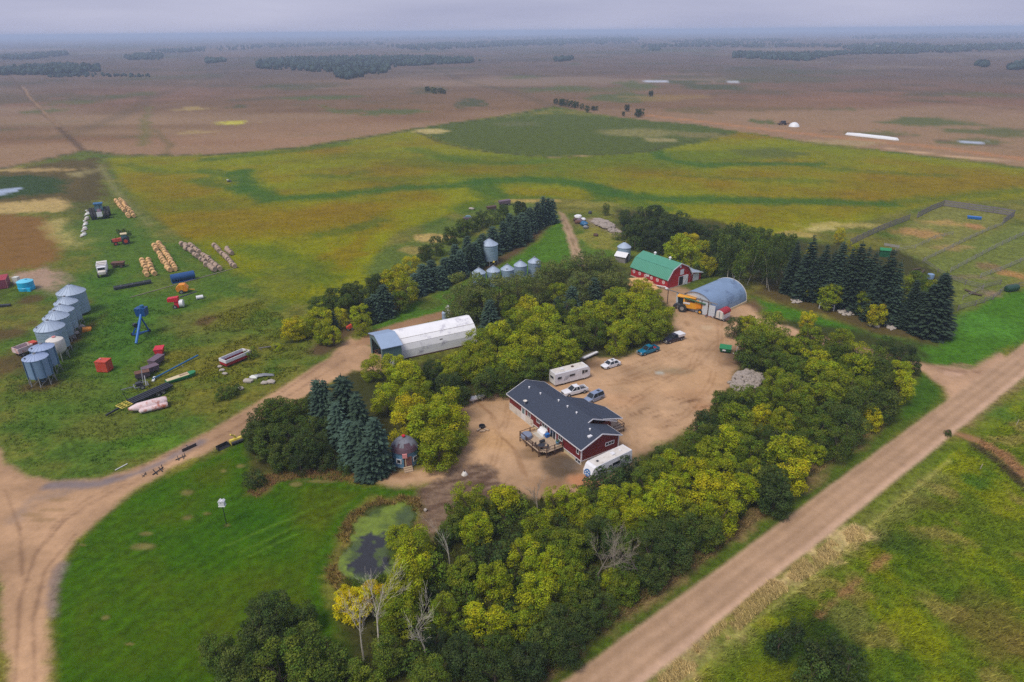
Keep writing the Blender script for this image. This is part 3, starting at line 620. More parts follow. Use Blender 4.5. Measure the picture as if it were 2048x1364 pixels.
    g.line([(100, 972), (200, 968), (280, 945), (340, 917), (400, 885)], 1.8, C(126, 118, 122), soft=.9, wob=.6, amt=.8)
    g.line([(130, 985), (60, 1000), (30, 1040)], 2.0, C(150, 130, 116), soft=1, wob=.8, amt=.5)
    g.line([(106, 1230), (104, 1200), (110, 1160), (125, 1130)], 1.4, C(136, 120, 114), soft=.7, wob=.8, amt=.7)
    for t_ in [[(75, 1100), (110, 1050), (170, 1000), (250, 960)], [(90, 1085), (130, 1040), (180, 1005)], [(30, 1364), (40, 1200), (70, 1110), (130, 1040), (250, 968), (340, 925)], [(70, 1364), (66, 1240), (90, 1140), (150, 1070)], [(10, 980), (40, 1060), (45, 1150)], [(250, 975), (350, 920), (460, 862), (580, 790), (690, 720)], [(235, 955), (340, 908), (450, 850), (570, 780), (680, 705)]]:
        g.line(t_, .45, C(128, 98, 76), soft=.35, wob=.12, amt=.6, brk=.4)
    for u, v in [(105, 1020), (90, 1040), (120, 1000), (60, 1030)]:
        g.spot(u, v, 22, 5, C(150, 122, 84), .5, wob=.9)
    # access road through the trees
    dirt_zone([(1576, 652), (1620, 668), (1700, 690), (1760, 704), (1850, 728), (1940, 738), (2000, 705), (2020, 720), (1900, 812), (1888, 775), (1846, 744), (1790, 728), (1690, 712), (1580, 684), (1530, 690), (1500, 680)], C(190, 154, 122), 2, soft=.9, wob=.5)
    g.spot(1905, 748, 16, 6, C(214, 176, 148), .6); g.line([(1850, 728), (1900, 742), (1960, 745)], .6, C(140, 106, 84), soft=.5, wob=.4, amt=.6)
    g.spot(1920, 730, 18, 4, C(150, 120, 92), .7)
    # gravel road, straight, with wheel lines
    a, b = np.array([5.2, 55.0]), np.array([120.6, 145.75]); dr = (b - a) / np.linalg.norm(b - a); nr_ = np.array([dr[1], -dr[0]])
    w_ = float(np.dot(np.array([59.6, 90.1]) - a, nr_))
    s_ = (X - a[0]) * dr[0] + (Y - a[1]) * dr[1]; q_ = (X - a[0]) * nr_[0] + (Y - a[1]) * nr_[1]
    edge = np.maximum(-q_, q_ - w_) + g.warp * .35
    sel = np.nonzero((edge < 2) & (np.abs(s_) < 2500))[0]
    m = sstep(.45, -.45, edge[sel])
    qq = q_[sel] + (fbm(s_[sel], q_[sel] * 0, 30, 3, 7) - .5) * 1.0
    tone = 0.5 + 0.5 * np.sin(qq / w_ * 2 * math.pi * 3.5 + .6)
    fine_l = fbm(s_[sel] * .06, qq * 4.0, 1.0, 4, 17)
    base = mixc(C(174, 142, 112), C(190, 157, 127), sstep(.1, .9, tone * .4 + fine_l * .6))
    pale = sstep(.75, .95, q_[sel] / w_) * .7
    base = base * (1 - pale[:, None]) + np.asarray(C(214, 178, 150))[None] * pale[:, None]
    base *= (.86 + .28 * g.n_small[sel])[:, None]
    g.put(sel, m, base, grass=.04, zone=1)
    # garden plot, pond and its rim
    g.poly([(838, 976), (905, 936), (960, 916), (985, 935), (996, 962), (1040, 985), (980, 995), (915, 998), (890, 1050), (870, 1085), (838, 1060), (836, 1010)], C(112, 90, 74), soft=1.2, wob=1.2, grass=.45, zone=9)
    gi = g.near(px_poly([(835, 915), (996, 1085)]), 2); gi = gi[g.zone[gi] == 9]; gs = fbm(X[gi] * .5 + Y[gi], Y[gi] * 2.5 - X[gi], 2.2, 4, 151)
    g.put(gi, sstep(.45, .7, gs) * .6, C(150, 126, 104)); g.put(gi, sstep(.5, .72, 1 - gs) * .5, C(78, 60, 50))
    pond = [(735, 1012), (780, 1004), (826, 1006), (834, 1030), (826, 1060), (800, 1085), (790, 1120), (770, 1150), (742, 1172), (700, 1164), (672, 1140), (674, 1108), (694, 1080), (704, 1050)]
    g.poly([(729, 1007), (780, 998), (834, 1000), (846, 1030), (840, 1066), (812, 1100), (790, 1170), (735, 1205), (672, 1185), (658, 1140), (680, 1088), (694, 1044)], C(120, 98, 56), soft=1.4, wob=1.6, grass=.9, amt=.8, patch=.6)
    g.poly(pond, C(112, 132, 34), soft=.6, wob=1.8, grass=.5, zone=5, rough=.6)
    g.poly([(700, 1092), (720, 1072), (772, 1070), (782, 1082), (768, 1130), (742, 1158), (712, 1150), (694, 1132)], C(46, 46, 48), soft=.35, wob=2.2, grass=0.0, rough=.05)
    for u, v, ru, rv in [(708, 1096, 6, 4), (722, 1080, 8, 3), (775, 1092, 5, 5), (760, 1126, 4, 6), (702, 1140, 6, 4), (735, 1152, 8, 3), (748, 1084, 5, 3), (752, 1030, 10, 4), (806, 1030, 8, 6), (770, 1052, 12, 5)]: g.spot(u, v, ru, rv, C(84, 104, 30), .8, wob=1.2, soft=.5)
    g.poly([(695, 1150), (745, 1165), (735, 1190), (700, 1185)], C(96, 124, 34), soft=.8, wob=1, amt=.8)
    pp = px_poly(pond); idx = g.near(pp, 0); ins = sdf(pp, X[idx], Y[idx]) < 0; idx = idx[ins]
    wet = g.rough[idx] > .3
    g.put(idx[wet], sstep(.40, .58, g.n_small[idx][wet]) * .8, C(58, 74, 34), rough=.3)
    g.col *= (0.80 + 0.40 * (g.n_fine * .5 + g.n_small * .5) * (.4 + .6 * g.grass) + .2 * (1 - g.grass) * .6)[:, None]

G_ = Ground(GX, GY)
paint(G_)
GZ = np.where(GR > 900, (fbm(GX, GY, 1400, 4, 3) - .5) * np.clip((GR - 900) / 2500, 0, 1) * 14, 0.0)

def ground_material(name, pond=False):
    m = bpy.data.materials.new(name); m.use_nodes = True
    nt = m.node_tree; b = nt.nodes['Principled BSDF']; L = nt.links.new
    ca = nt.nodes.new('ShaderNodeVertexColor'); ca.layer_name = 'Col'
    at_ = nt.nodes.new('ShaderNodeAttribute'); at_.attribute_name = 'tex'
    sep = nt.nodes.new('ShaderNodeSeparateColor'); L(at_.outputs['Color'], sep.inputs[0])
    geo = nt.nodes.new('ShaderNodeNewGeometry')
    def noise(scale, det, rough=.6):
        n = nt.nodes.new('ShaderNodeTexNoise'); n.inputs['Scale'].default_value = scale; n.inputs['Detail'].default_value = det; n.inputs['Roughness'].default_value = rough
        L(geo.outputs['Position'], n.inputs['Vector']); return n
    n1, n2, n3 = noise(.9, 6, .7), noise(3.2, 4, .7), noise(.22, 4, .6)
    def mth(op, a, bb):
        x = nt.nodes.new('ShaderNodeMath'); x.operation = op
        for k, v in ((0, a), (1, bb)):
            if hasattr(v, 'links'): L(v, x.inputs[k])
            else: x.inputs[k].default_value = v
        return x.outputs[0]
    mix = mth('ADD', mth('MULTIPLY', n1.outputs[0], .5), mth('ADD', mth('MULTIPLY', n2.outputs[0], .3), mth('MULTIPLY', n3.outputs[0], .2)))
    amp = mth('ADD', mth('MULTIPLY', sep.outputs[0], 4.2), .7)
    k = mth('ADD', mth('MULTIPLY', mth('SUBTRACT', mix, .5), amp), 1.0)
    k = mth('MAXIMUM', k, .25)
    sc = nt.nodes.new('ShaderNodeVectorMath'); sc.operation = 'SCALE'
    L(ca.outputs['Color'], sc.inputs[0]); L(k, sc.inputs['Scale'])
    hs = nt.nodes.new('ShaderNodeHueSaturation'); L(sc.outputs[0], hs.inputs['Color'])
    hue = mth('ADD', mth('MULTIPLY', mth('SUBTRACT', n2.outputs[0], .5), mth('MULTIPLY', sep.outputs[0], .10)), .5); L(hue, hs.inputs['Hue'])
    L(hs.outputs[0], b.inputs['Base Color'])
    L(sep.outputs[1], b.inputs['Roughness'])
    b.inputs['Specular IOR Level'].default_value = .5 if pond else .04
    if not pond:
        bp = nt.nodes.new('ShaderNodeBump'); bp.inputs['Distance'].default_value = .5
        L(mth('ADD', mth('MULTIPLY', sep.outputs[0], .55), .10), bp.inputs['Strength']); L(mix, bp.inputs['Height']); L(bp.outputs[0], b.inputs['Normal'])
    return m
GM = ground_material('ground_surface'); PM = ground_material('pond_surface', True)
def zone_mesh(name, zid):
    fz = np.sort(G_.zone[GF], axis=1)[:, 1]
    F = GF[fz == zid]
    used, inv = np.unique(F, return_inverse=True); F = inv.reshape(-1, 4)
    me = bpy.data.meshes.new(name); n = len(used)
    me.vertices.add(n); me.vertices.foreach_set('co', np.stack([GX[used], GY[used], GZ[used]], 1).astype(np.float32).ravel())
    me.loops.add(F.size); me.loops.foreach_set('vertex_index', F.ravel().astype(np.int32))
    me.polygons.add(len(F)); me.polygons.foreach_set('loop_start', np.arange(0, F.size, 4, dtype=np.int32))
    try: me.polygons.foreach_set('loop_total', np.full(len(F), 4, np.int32))
    except Exception: pass
    me.polygons.foreach_set('use_smooth', np.ones(len(F), bool))
    a = me.color_attributes.new('Col', 'FLOAT_COLOR', 'POINT')
    a.data.foreach_set('color', np.concatenate([G_.col[used], np.ones((n, 1))], 1).astype(np.float32).ravel())
    a = me.color_attributes.new('tex', 'FLOAT_COLOR', 'POINT')
    a.data.foreach_set('color', np.stack([G_.grass[used], G_.rough[used], np.zeros(n), np.ones(n)], 1).astype(np.float32).ravel())
    me.materials.append(PM if name == 'pond_water' else GM)
    me.update(); me.validate()
    o = bpy.data.objects.new(name, me); COL.objects.link(o); o['kind'] = 'structure'
    return o
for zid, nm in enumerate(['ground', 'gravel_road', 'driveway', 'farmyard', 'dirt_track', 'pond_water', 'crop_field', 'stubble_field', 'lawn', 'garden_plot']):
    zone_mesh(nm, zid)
def ground_col(x, y):
    i = int(np.argmin((GX - x) ** 2 + (GY - y) ** 2)); return tuple(G_.col[i])
# ------------------------------------------------------------------ buildings
def win(parent, mb_frame, mb_pane, frame='fascia', pane='glass'):
    f = mb_frame.build('window', frame, parent); mb_pane.build('pane', pane, f); return f
def wall_window(parent, face, c, w, h, z, off=0.0, frame='fascia', pane='glass', mull=0, t=.09):
    """window on a wall: face 'x-' / 'x+' / 'y-' / 'y+' of the building at coordinate off, centre c along the wall"""
    F, P = MB(), MB(); s = -1 if '-' in face else 1
    def b(m, a0, a1, z0, z1, d0, d1):
        lo, hi = sorted((off + s * d0, off + s * d1))
        if face[0] == 'x': m.box(lo, hi, a0, a1, z0, z1)
        else: m.box(a0, a1, lo, hi, z0, z1)
    a0, a1, z0, z1 = c - w / 2, c + w / 2, z - h / 2, z + h / 2
    b(F, a0 - t, a0, z0 - t, z1 + t, .002, .07); b(F, a1, a1 + t, z0 - t, z1 + t, .002, .07)
    b(F, a0, a1, z1, z1 + t, .002, .07); b(F, a0, a1, z0 - t, z0, .002, .07)
    for k in range(mull):
        q = a0 + (k + 1) * w / (mull + 1); b(F, q - .035, q + .035, z0, z1, .012, .06)
    b(P, a0, a1, z0, z1, .003, .02)
    return win(parent, F, P, frame, pane)

# ---- the red farmhouse
ho = at(1162, 931); hrot = R(32.3)
H = thing('farmhouse', 'long red farmhouse with navy shingle roof in the middle of the dirt yard', 'house', ho, hrot)
W_, L_ = 8.2, 22.9
MB().box(.06, W_ - .06, .06, L_ - .06, -.3, .85).box(.06, 11.0 - .06, 5.0, 13.2, -.3, .85).build('foundation', 'cream', H)
sid = MB().box(0, W_, 0, L_, .85, 3.36).box(W_ - .1, 10.6, 4.9, 13.3, .85, 3.2)
sid.prism([(0, 3.36), (W_, 3.36), (W_ / 2, 3.36 + W_ / 2 * .4)], .004, L_ - .004)
sid.build('wall', 'siding', H)
wp = MB().box(-.05, -.003, 14.6, 22.9, .0, 1.55)                      # pale lower cladding of the far end
wp.build('cladding', 'offwhite', H)
corner = MB()
for x, y in ((0, 0), (W_, 0)):
    corner.box(x - .09, x + .09, y - .09, y + .09, .8, 3.35)
corner.box(.0, W_, -.06, -.003, .78, .92).box(-.06, -.003, 0, 14.6, .78, .90)
corner.build('corner_trim', 'fascia', H)
S4 = .4; ze = 3.42; eo = .45
def zW(x): return ze + S4 * (x + eo)
xr, xrB = W_ / 2, 5.3
zr, zrB = zW(xr), zW(xrB)
rf = MB(); T_ = .16
rf.slab([(-eo, -.45, ze), (xr, -.45, zr), (xr, 3.7, zr), (-eo, 3.7, ze)], T_)
rf.slab([(xr, -.45, zr), (W_ + eo, -.45, ze), (W_ + eo, 3.7, ze), (xr, 3.7, zr)], T_)
rf.slab([(-eo, 13.6, ze), (xr, 13.6, zr), (xr, L_ + .45, zr), (-eo, L_ + .45, ze)], T_)
rf.slab([(xr, 13.6, zr), (W_ + eo, 13.6, ze), (W_ + eo, L_ + .45, ze), (xr, L_ + .45, zr)], T_)
rf.slab([(-eo, 3.7, ze), (xrB, 3.7, zrB), (xrB, 13.6, zrB), (-eo, 13.6, ze)], T_)
zBe = zrB - S4 * (11.0 - xrB)
rf.slab([(xrB, 3.7, zrB), (11.0, 3.7, zBe), (11.0, 13.6, zBe), (xrB, 13.6, zrB)], T_)
f0, f1 = zrB - S4 * (7.4 - xrB) + .05, 3.62
rf.slab([(7.4, 3.68, f0), (12.2, 3.68, f1), (12.2, 8.6, f1), (7.4, 9.0, f0)], T_)
rf.add([(7.4, 9.0, f0), (12.2, 8.6, f1), (11.2, 11.6, zBe - .02)], [(0, 1, 2)])
roof = rf.build('roof', 'shingle', H)
fa = MB(); q = .2
for a, b in (((-eo, -.45, ze), (xr, -.45, zr)), ((xr, -.45, zr), (W_ + eo, -.45, ze)), ((xrB - 1.1, 3.68, zrB - .44), (xrB, 3.68, zrB)), ((xrB, 3.68, zrB), (11.0, 3.68, zBe)), ((7.6, 3.64, f0), (12.2, 3.64, f1)),
             ((-eo, -.45, ze), (-eo, L_ + .45, ze)), ((W_ + eo, -.45, ze), (W_ + eo, 3.7, ze)), ((12.2, 3.6, f1), (12.2, 8.6, f1)), ((W_ + eo, 13.6, ze), (W_ + eo, L_ + .45, ze)), ((-eo, L_ + .45, ze), (xr, L_ + .45, zr)), ((xr, L_ + .45, zr), (W_ + eo, L_ + .45, ze))):
    a, b = Vector(a), Vector(b); fa.bar(a - Vector((0, 0, .10)), b - Vector((0, 0, .10)), .09, .2)
fa.build('fascia', 'fascia', H)
for (x, y) in ((3.1, 20.6), (3.4, 17.2), (4.3, 12.6), (4.35, 9.9), (4.35, 7.2), (3.3, 2.0)):
    MB().cyl((x, y, zW(x) - .05), (x, y, zW(x) + .28), .12, n=10).cyl((x, y, zW(x) + .28), (x, y, zW(x) + .36), .2, .14, n=10).build('roof_vent', 'white', roof)
MB().box(2.0, 2.75, .55, 1.1, zW(2.3) - .05, zW(2.3) + .22).build('skylight', 'white', roof)
dsh = MB().cyl((.1, 17.6, ze), (.1, 17.6, ze + .8), .04, n=6); dsh.lathe([(0, .06), (.28, .12), (.42, .26)], 12, (.1, 17.55, ze + .75)); dsh.build('satellite_dish', 'offwhite', roof)
for c, w, z, h in ((10.9, 1.5, 2.45, .8), (8.4, .5, 2.2, 1.2), (6.0, 1.1, 2.45, 1.1), (1.0, .55, 2.4, 1.0), (12.9, 1.0, 2.45, .9), (16.0, .9, 2.3, 1.0)):
    wall_window(H, 'x-', c, w, h, z, 0, mull=1 if w > .8 else 0)
for c, w in ((6.1, 1.2), (.95, 1.3)): wall_window(H, 'x-', c, w, .62, .42, .06, mull=1)
wall_window(H, 'y-', 6.2, 1.8, .55, 2.35, 0, mull=2)
wall_window(H, 'y-', 2.3, 1.2, .5, .4, .06)
dr = MB().box(-.06, -.003, 7.3, 9.2, .95, 3.1).build('patio_door', 'fascia', H)
MB().box(-.075, -.062, 7.5, 8.2, 1.05, 2.98).box(-.075, -.062, 8.32, 9.02, 1.05, 2.98).build('pane', 'glass', dr)
dr = MB().box(-.06, -.003, 17.2, 18.6, .1, 2.9).build('side_door', 'fascia', H)
MB().box(-.075, -.062, 17.5, 18.3, 1.5, 2.6).build('pane', 'glassb', dr)

# ---- raised deck on the yard side of the house
dk_l, dk_w, dk_z = 7.2, 4.7, 1.15
D = thing('deck', 'raised timber deck with railing on the near side of the red house', 'deck', ho + Vector((math.cos(hrot) * 0 - math.sin(hrot) * 5.0, math.sin(hrot) * 0 + math.cos(hrot) * 5.0, 0)), hrot)
for k in range(16):
    x0 = -dk_w + k * dk_w / 16
    MB().box(x0 + .012, x0 + dk_w / 16 - .012, 0 if x0 > -dk_w + 1.0 else 1.0 - (x0 + dk_w), dk_l, dk_z - .05, dk_z + (k % 3) * .004).build('deck_board', 'wood', D)
MB().box(-dk_w + .08, -.1, .9, dk_l - .06, dk_z - .32, dk_z - .055).build('deck_frame', 'darkwood', D)
MB().box(-2.2, -.35, 4.3, 6.6, dk_z + .006, dk_z + .02).build('deck_mat', 'concrete', D)
posts = [(-dk_w + .1, 1.1), (-dk_w + .1, 3.1), (-dk_w + .1, 5.1), (-dk_w + .1, 7.1), (-3.6, .1), (-1.9, .1), (-.2, .1), (-2.4, 7.1), (-.2, 7.1)]
for x, y in posts: MB().box(x - .07, x + .07, y - .07, y + .07, 0, dk_z + 1.0).build('post', 'darkwood', D)
for z in (.35, .95):
    MB().bar((-dk_w + .1, 1.1, dk_z + z), (-dk_w + .1, 7.1, dk_z + z), .06, .09).bar((-dk_w + .1, 1.1, dk_z + z), (-3.6, .1, dk_z + z), .06, .09).bar((-3.6, .1, dk_z + z), (-.2, .1, dk_z + z), .06, .09).bar((-dk_w + .1, 7.1, dk_z + z), (-1.3, 7.1, dk_z + z), .06, .09).build('rail', 'darkwood', D)
bal = MB()
for k in range(30): bal.box(-dk_w + .07, -dk_w + .11, 1.2 + k * .2, 1.23 + k * .2, dk_z + .3, dk_z + .95)
bal.build('baluster_row', 'darkwood', D)
st = MB()
for k in range(5): st.box(-1.3, -.2, 7.25 + k * .28, 7.55 + k * .28, dk_z - .2 - k * .23, dk_z - .15 - k * .23)
st.build('stair', 'darkwood', D)
def on_deck(x, y, z=0): return D.matrix_basis @ Vector((x, y, dk_z + z))
bpy.context.view_layer.update()
t = tag(MB().lathe([(.02, .75), (.9, .72), (1.02, .6), (1.05, .05), (1.0, 0)], 18).build('hot_tub', 'tubcover', None, True), 'round tub under a blue-grey cover at the deck corner', 'hot tub'); t.location = on_deck(-3.85, 6.1, .02)
t = thing('covered_sofa', 'sofa under a white cover against the house on the deck', 'sofa', on_deck(-.75, 5.5, .02), hrot)
MB().loft([[(-.55, -.95, 0), (.5, -.95, 0), (.5, -.95, .95), (.1, -.95, 1.0), (-.1, -.95, .55), (-.5, -.95, .5)], [(-.6, 0, 0), (.5, 0, 0), (.5, 0, 1.0), (.1, 0, 1.02), (-.1, 0, .5), (-.55, 0, .48)], [(-.55, .95, 0), (.5, .95, 0), (.5, .95, .9), (.1, .95, .98), (-.1, .95, .55), (-.5, .95, .5)]]).build('cover', 'canvas', t, True)
t = thing('cooler', 'blue cooler box beside the white covered sofa', 'cooler', on_deck(-.7, 4.1, .02), hrot)
MB().box(-.35, .35, -.3, .3, 0, .55).build('body', 'blue', t); MB().box(-.38, .38, -.33, .33, .552, .68).build('lid', 'blue2', t)
t = thing('barbecue', 'dark barbecue grill standing out on the deck', 'barbecue', on_deck(-2.9, 2.5, .02), hrot)
MB().box(-.45, .45, -.28, .28, .55, .75).cyl((-.45, 0, .78), (.45, 0, .78), .27, n=12).build('hood', 'black', t)
for x in (-.4, .4):
    for y in (-.22, .22): MB().box(x - .03, x + .03, y - .03, y + .03, 0, .56).build('leg', 'steel', t)
t = thing('table', 'dark round patio table at the near corner of the deck', 'table', on_deck(-3.7, 1.6, .02), hrot)
MB().cyl((0, 0, .68), (0, 0, .74), .62, n=18).build('tabletop', 'black', t); MB().cyl((0, 0, 0), (0, 0, .68), .06, n=8).cyl((0, 0, 0), (0, 0, .04), .32, n=12).build('leg', 'black', t)
for k, (x, y, lab) in enumerate(((-3.0, .9, 'dark patio chair beside the round table, nearer the house'), (-4.2, 2.4, 'dark patio chair beside the round table, nearer the deck edge'))):
    t = thing('patio_chair', lab, 'chair', on_deck(x, y, .02), hrot + 2 * k, 'patio chairs on the deck')
    MB().box(-.25, .25, -.25, .25, .4, .45).build('seat', 'darksteel', t); MB().box(.2, .25, -.25, .25, .45, .95).build('backrest', 'darksteel', t)
    for a in (-.22, .22):
        for b in (-.22, .22): MB().box(a - .02, a + .02, b - .02, b + .02, 0, .4).build('leg', 'darksteel', t)
t = thing('planter', 'light blue planter tub by the patio door', 'planter', on_deck(-.5, 1.2, .02), hrot)
MB().lathe([(0, 0), (.3, 0), (.38, .6), (.3, .6), (.28, .5), (0, .5)], 14).build('pot', 'cabinblue', t, True); MB().blob((0, 0, .68), .26, 3).build('plant', mat('planter_leaves', C(70, 96, 40), .8), t)

# ---- porch with stairs on the far side of the house
Pp = thing('porch', 'small wooden porch with railings on the far side of the red house', 'porch', ho, hrot)
MB().box(10.65, 13.4, 4.2, 9.6, .75, .87).build('floor', 'wood', Pp)
for x, y in ((13.3, 4.3), (13.3, 6.2), (13.3, 8.0), (13.3, 9.5), (10.8, 4.3)): MB().box(x - .06, x + .06, y - .06, y + .06, 0, 1.9).build('post', 'darkwood', Pp)
for z in (1.25, 1.85): MB().bar((13.3, 4.3, z), (13.3, 9.5, z), .06, .09).bar((13.3, 4.3, z), (10.8, 4.3, z), .06, .09).build('rail', 'darkwood', Pp)
for k in range(4): MB().box(13.45 + k * .3, 13.75 + k * .3, 6.5, 8.0, .55 - k * .17, .6 - k * .17).build('step', 'wood', Pp)

# ---- red barn with green gambrel roof
bo = at(1334, 579); brot = math.atan2(at(1383, 565).y - bo.y, at(1383, 565).x - bo.x)
B = thing('barn', 'red barn with a green gambrel roof at the top of the yard', 'barn', bo, brot)
bw, bl, be = 9.6, 14.9, 3.15
gam = [(0, be), (1.75, be + 2.35), (bw / 2, be + 3.75), (bw - 1.75, be + 2.35), (bw, be)]
MB().prism([(0, 0)] + gam + [(bw, 0)], 0, bl).build('wall', 'barn_red', B)
MB().box(-.08, bw + .08, -.08, bl + .08, -.2, .28).build('foundation', 'concrete', B)
g2 = [(-.35, be - .3), (1.62, be + 2.47), (bw / 2, be + 3.93), (bw - 1.62, be + 2.47), (bw + .35, be - .3)]
rf = MB()
for (x0, z0), (x1, z1) in zip(g2[:-1], g2[1:]):
    rf.slab([(x0, -.35, z0), (x1, -.35, z1), (x1, bl + .3, z1), (x0, bl + .3, z0)], .12)
roof = rf.build('roof', 'greenroof', B)
tr_ = MB()
for (x0, z0), (x1, z1) in zip(g2[:-1], g2[1:]): tr_.bar((x0, -.38, z0 - .12), (x1, -.38, z1 - .12), .08, .26)
tr_.build('rake_trim', 'fascia', B)
seam = MB()
for (x, z) in (g2[1], g2[3]): seam.bar((x, -.3, z + .02), (x, bl + .25, z + .02), .1, .06)
seam.build('roof_seam', mat('roof_seam_green', C(78, 146, 126), .5), roof)
for y in (4.2, 10.2):
    MB().lathe([(.3, -.2), (.3, .35), (.45, .4), (.4, .65), (.12, .85), (0, .9)], 12, (bw / 2, y, g2[2][1])).build('roof_vent', 'white', roof, True)
for k in range(6):                                                   # the row of round windows on the long side
    y = 1.55 + k * 2.42; zc = 1.75
    f = MB().cyl((-.002, y, zc), (-.06, y, zc), .52, n=18).build('round_window', 'fascia', B); MB().cyl((-.061, y, zc), (-.07, y, zc), .38, n=18).build('pane', mat('pinkish_glass', C(226, 178, 172), .2), f)
MB().box(-.07, -.003, 7.3, 8.7, 1.75, 3.1).build('loft_hatch', 'white', B)
f = MB().box(4.5, 8.4, -.05, -.003, .0, 3.0).build('door_frame', 'fascia', B)
MB().box(4.65, 6.4, -.06, -.051, .0, 2.85).build('doorway_shade_panel', 'dark', f)  # flat panel on the wall, doorway darkness painted as colour
d_ = MB().box(6.35, 8.3, -.16, -.08, .1, 2.9).build('door', 'white', B); MB().bar((6.4, -.18, .2), (8.25, -.18, 2.8), .06, .12).build('brace', 'offwhite', d_)
MB().box(4.9, 6.4, -.07, -.003, 3.4, 5.0).build('loft_door', 'white', B)
f = MB().box(4.45, 5.15, -.06, -.003, 5.6, 6.3).build('window', 'fascia', B); MB().box(4.55, 5.05, -.075, -.061, 5.7, 6.2).build('pane', 'white', f)
MB().box(2.0, 3.1, -.07, -.003, .2, 1.9).build('side_door', 'barn_red', B)
# lean-to against its right flank
LT = thing('lean_to', 'low red lean-to shed with a white door against the barn', 'shed', bo + Vector((math.cos(brot) * (bw + .02), math.sin(brot) * (bw + .02), 0)), brot)
MB().prism([(0, 0), (0, 3.0), (5.2, 2.1), (5.2, 0)], .6, 8.5).build('wall', 'barn_red', LT)
r_ = MB().slab([(.37, .1, 3.22), (5.6, .1, 2.26), (5.6, 9.0, 2.26), (.37, 9.0, 3.22)], .12).build('roof', 'galvroof', LT); MB().bar((.37, .05, 3.13), (5.6, .05, 2.17), .07, .2).build('rake_trim', 'fascia', LT)
MB().box(1.6, 4.2, .5, .59, .05, 2.25).build('door', 'white', LT)
f = MB().box(.35, .95, .54, .597, 1.5, 2.2).build('window', 'fascia', LT); MB().box(.43, .87, .52, .538, 1.58, 2.12).build('pane', 'glass', f)
# ---- grey silo and small white-roofed shed behind the barn
so = at(1247, 518)
S_ = thing('grain_bin', 'pale grey steel grain bin behind the small white-roofed shed', 'grain bin', so)
MB().lathe([(2.15, 0), (2.15, 4.2)], 24).build('body', 'galv', S_, True); MB().lathe([(2.3, 4.15), (1.5, 4.8), (.45, 5.5), (0, 5.6)], 24).build('roof', 'galvroof', S_, True)
so = at(1266, 533); S_ = thing('shed', 'small weathered shed with a white gabled roof left of the barn', 'shed', at(1250, 527), brot + R(20))
MB().prism([(0, 0), (0, 2.1), (1.5, 3.0), (3.0, 2.1), (3.0, 0)], 0, 3.6).build('wall', 'greywood', S_)
MB().slab([(-.3, -.3, 2.0), (1.5, -.3, 3.16), (1.5, 3.9, 3.16), (-.3, 3.9, 2.0)], .08).slab([(1.5, -.3, 3.16), (3.3, -.3, 2.0), (3.3, 3.9, 2.0), (1.5, 3.9, 3.16)], .08).build('roof', 'white', S_)
MB().box(1.0, 1.8, -.05, -.003, .0, 1.9).build('door', 'dark', S_)
t = thing('water_tank', 'short round grey tank against the shed left of the barn', 'tank', at(1275, 533))
MB().lathe([(1.3, 0), (1.3, 2.0)], 20).build('body', 'galv', t, True); MB().lathe([(1.3, 2.0), (1.1, 1.8), (0, 1.7)], 20).build('lid', 'steel', t)

# ---- grey quonset with sliding white panels
qo = at(1427, 636); qa = math.atan2(at(1497, 603).y - qo.y, at(1497, 603).x - qo.x)
qrot = qa
Q = thing('quonset', 'grey-blue arched quonset shed with white sliding doors beside the barn', 'quonset', qo, qrot)
qw, ql, qh = 11.0, 16.0, 5.6          # local x along its length, y across (to the left)
def arch(t): a = math.pi * t; return (qw / 2 - qw / 2 * math.cos(a), max(0, math.sin(a)) ** .82 * qh)
N_ = 22
sh = MB()
ring = [arch(k / N_) for k in range(N_ + 1)]
for k in range(N_):
    (y0, z0), (y1, z1) = ring[k], ring[k + 1]
    sh.add([(0, y0, z0), (ql, y0, z0), (ql, y1, z1), (0, y1, z1)], [(0, 1, 2, 3)])
sh.build('shell', 'quonset', Q, True)
ed = MB()
for k in range(N_):
    (y0, z0), (y1, z1) = ring[k], ring[k + 1]; ed.bar((ql, y0, z0), (ql, y1, z1), .16, .16)
ed.build('end_rim', 'offwhite', Q); MB().box(0, ql, -.15, .0, 0, .55).build('sill', 'cream', Q)
MB().add([(ql - .05, y, z) for y, z in ring], [tuple(range(N_ + 1))]).build('end_wall', 'panel', Q)
MB().add([(.4, y, z) for y, z in ring], [tuple(range(N_ + 1))]).build('front_wall', 'panel', Q)
for k in range(6):                                                   # sliding door leaves under the track
    y0 = -.3 + k * 2.0
    MB().box(-.12 - .05 * (k % 2), -.05 - .05 * (k % 2), y0 + .06, y0 + 1.94, .15, 3.9 if k else 3.3).build('sliding_door', 'panel', Q)
MB().bar((-.25, -.8, 4.05), (-.25, 14.6, 4.05), .14, .24).build('door_track', 'greywood', Q)
for y in (1.72, 3.72, 7.72, 14.3): MB().box(-.34, -.2, y - .09, y + .09, 0, 4.0).build('post', 'darkwood', Q)
MB().cyl((ql - 1.2, qw * .35, 4.6), (ql - 1.2, qw * .35, 7.0), .09, n=8).build('stove_pipe', 'steel', Q)

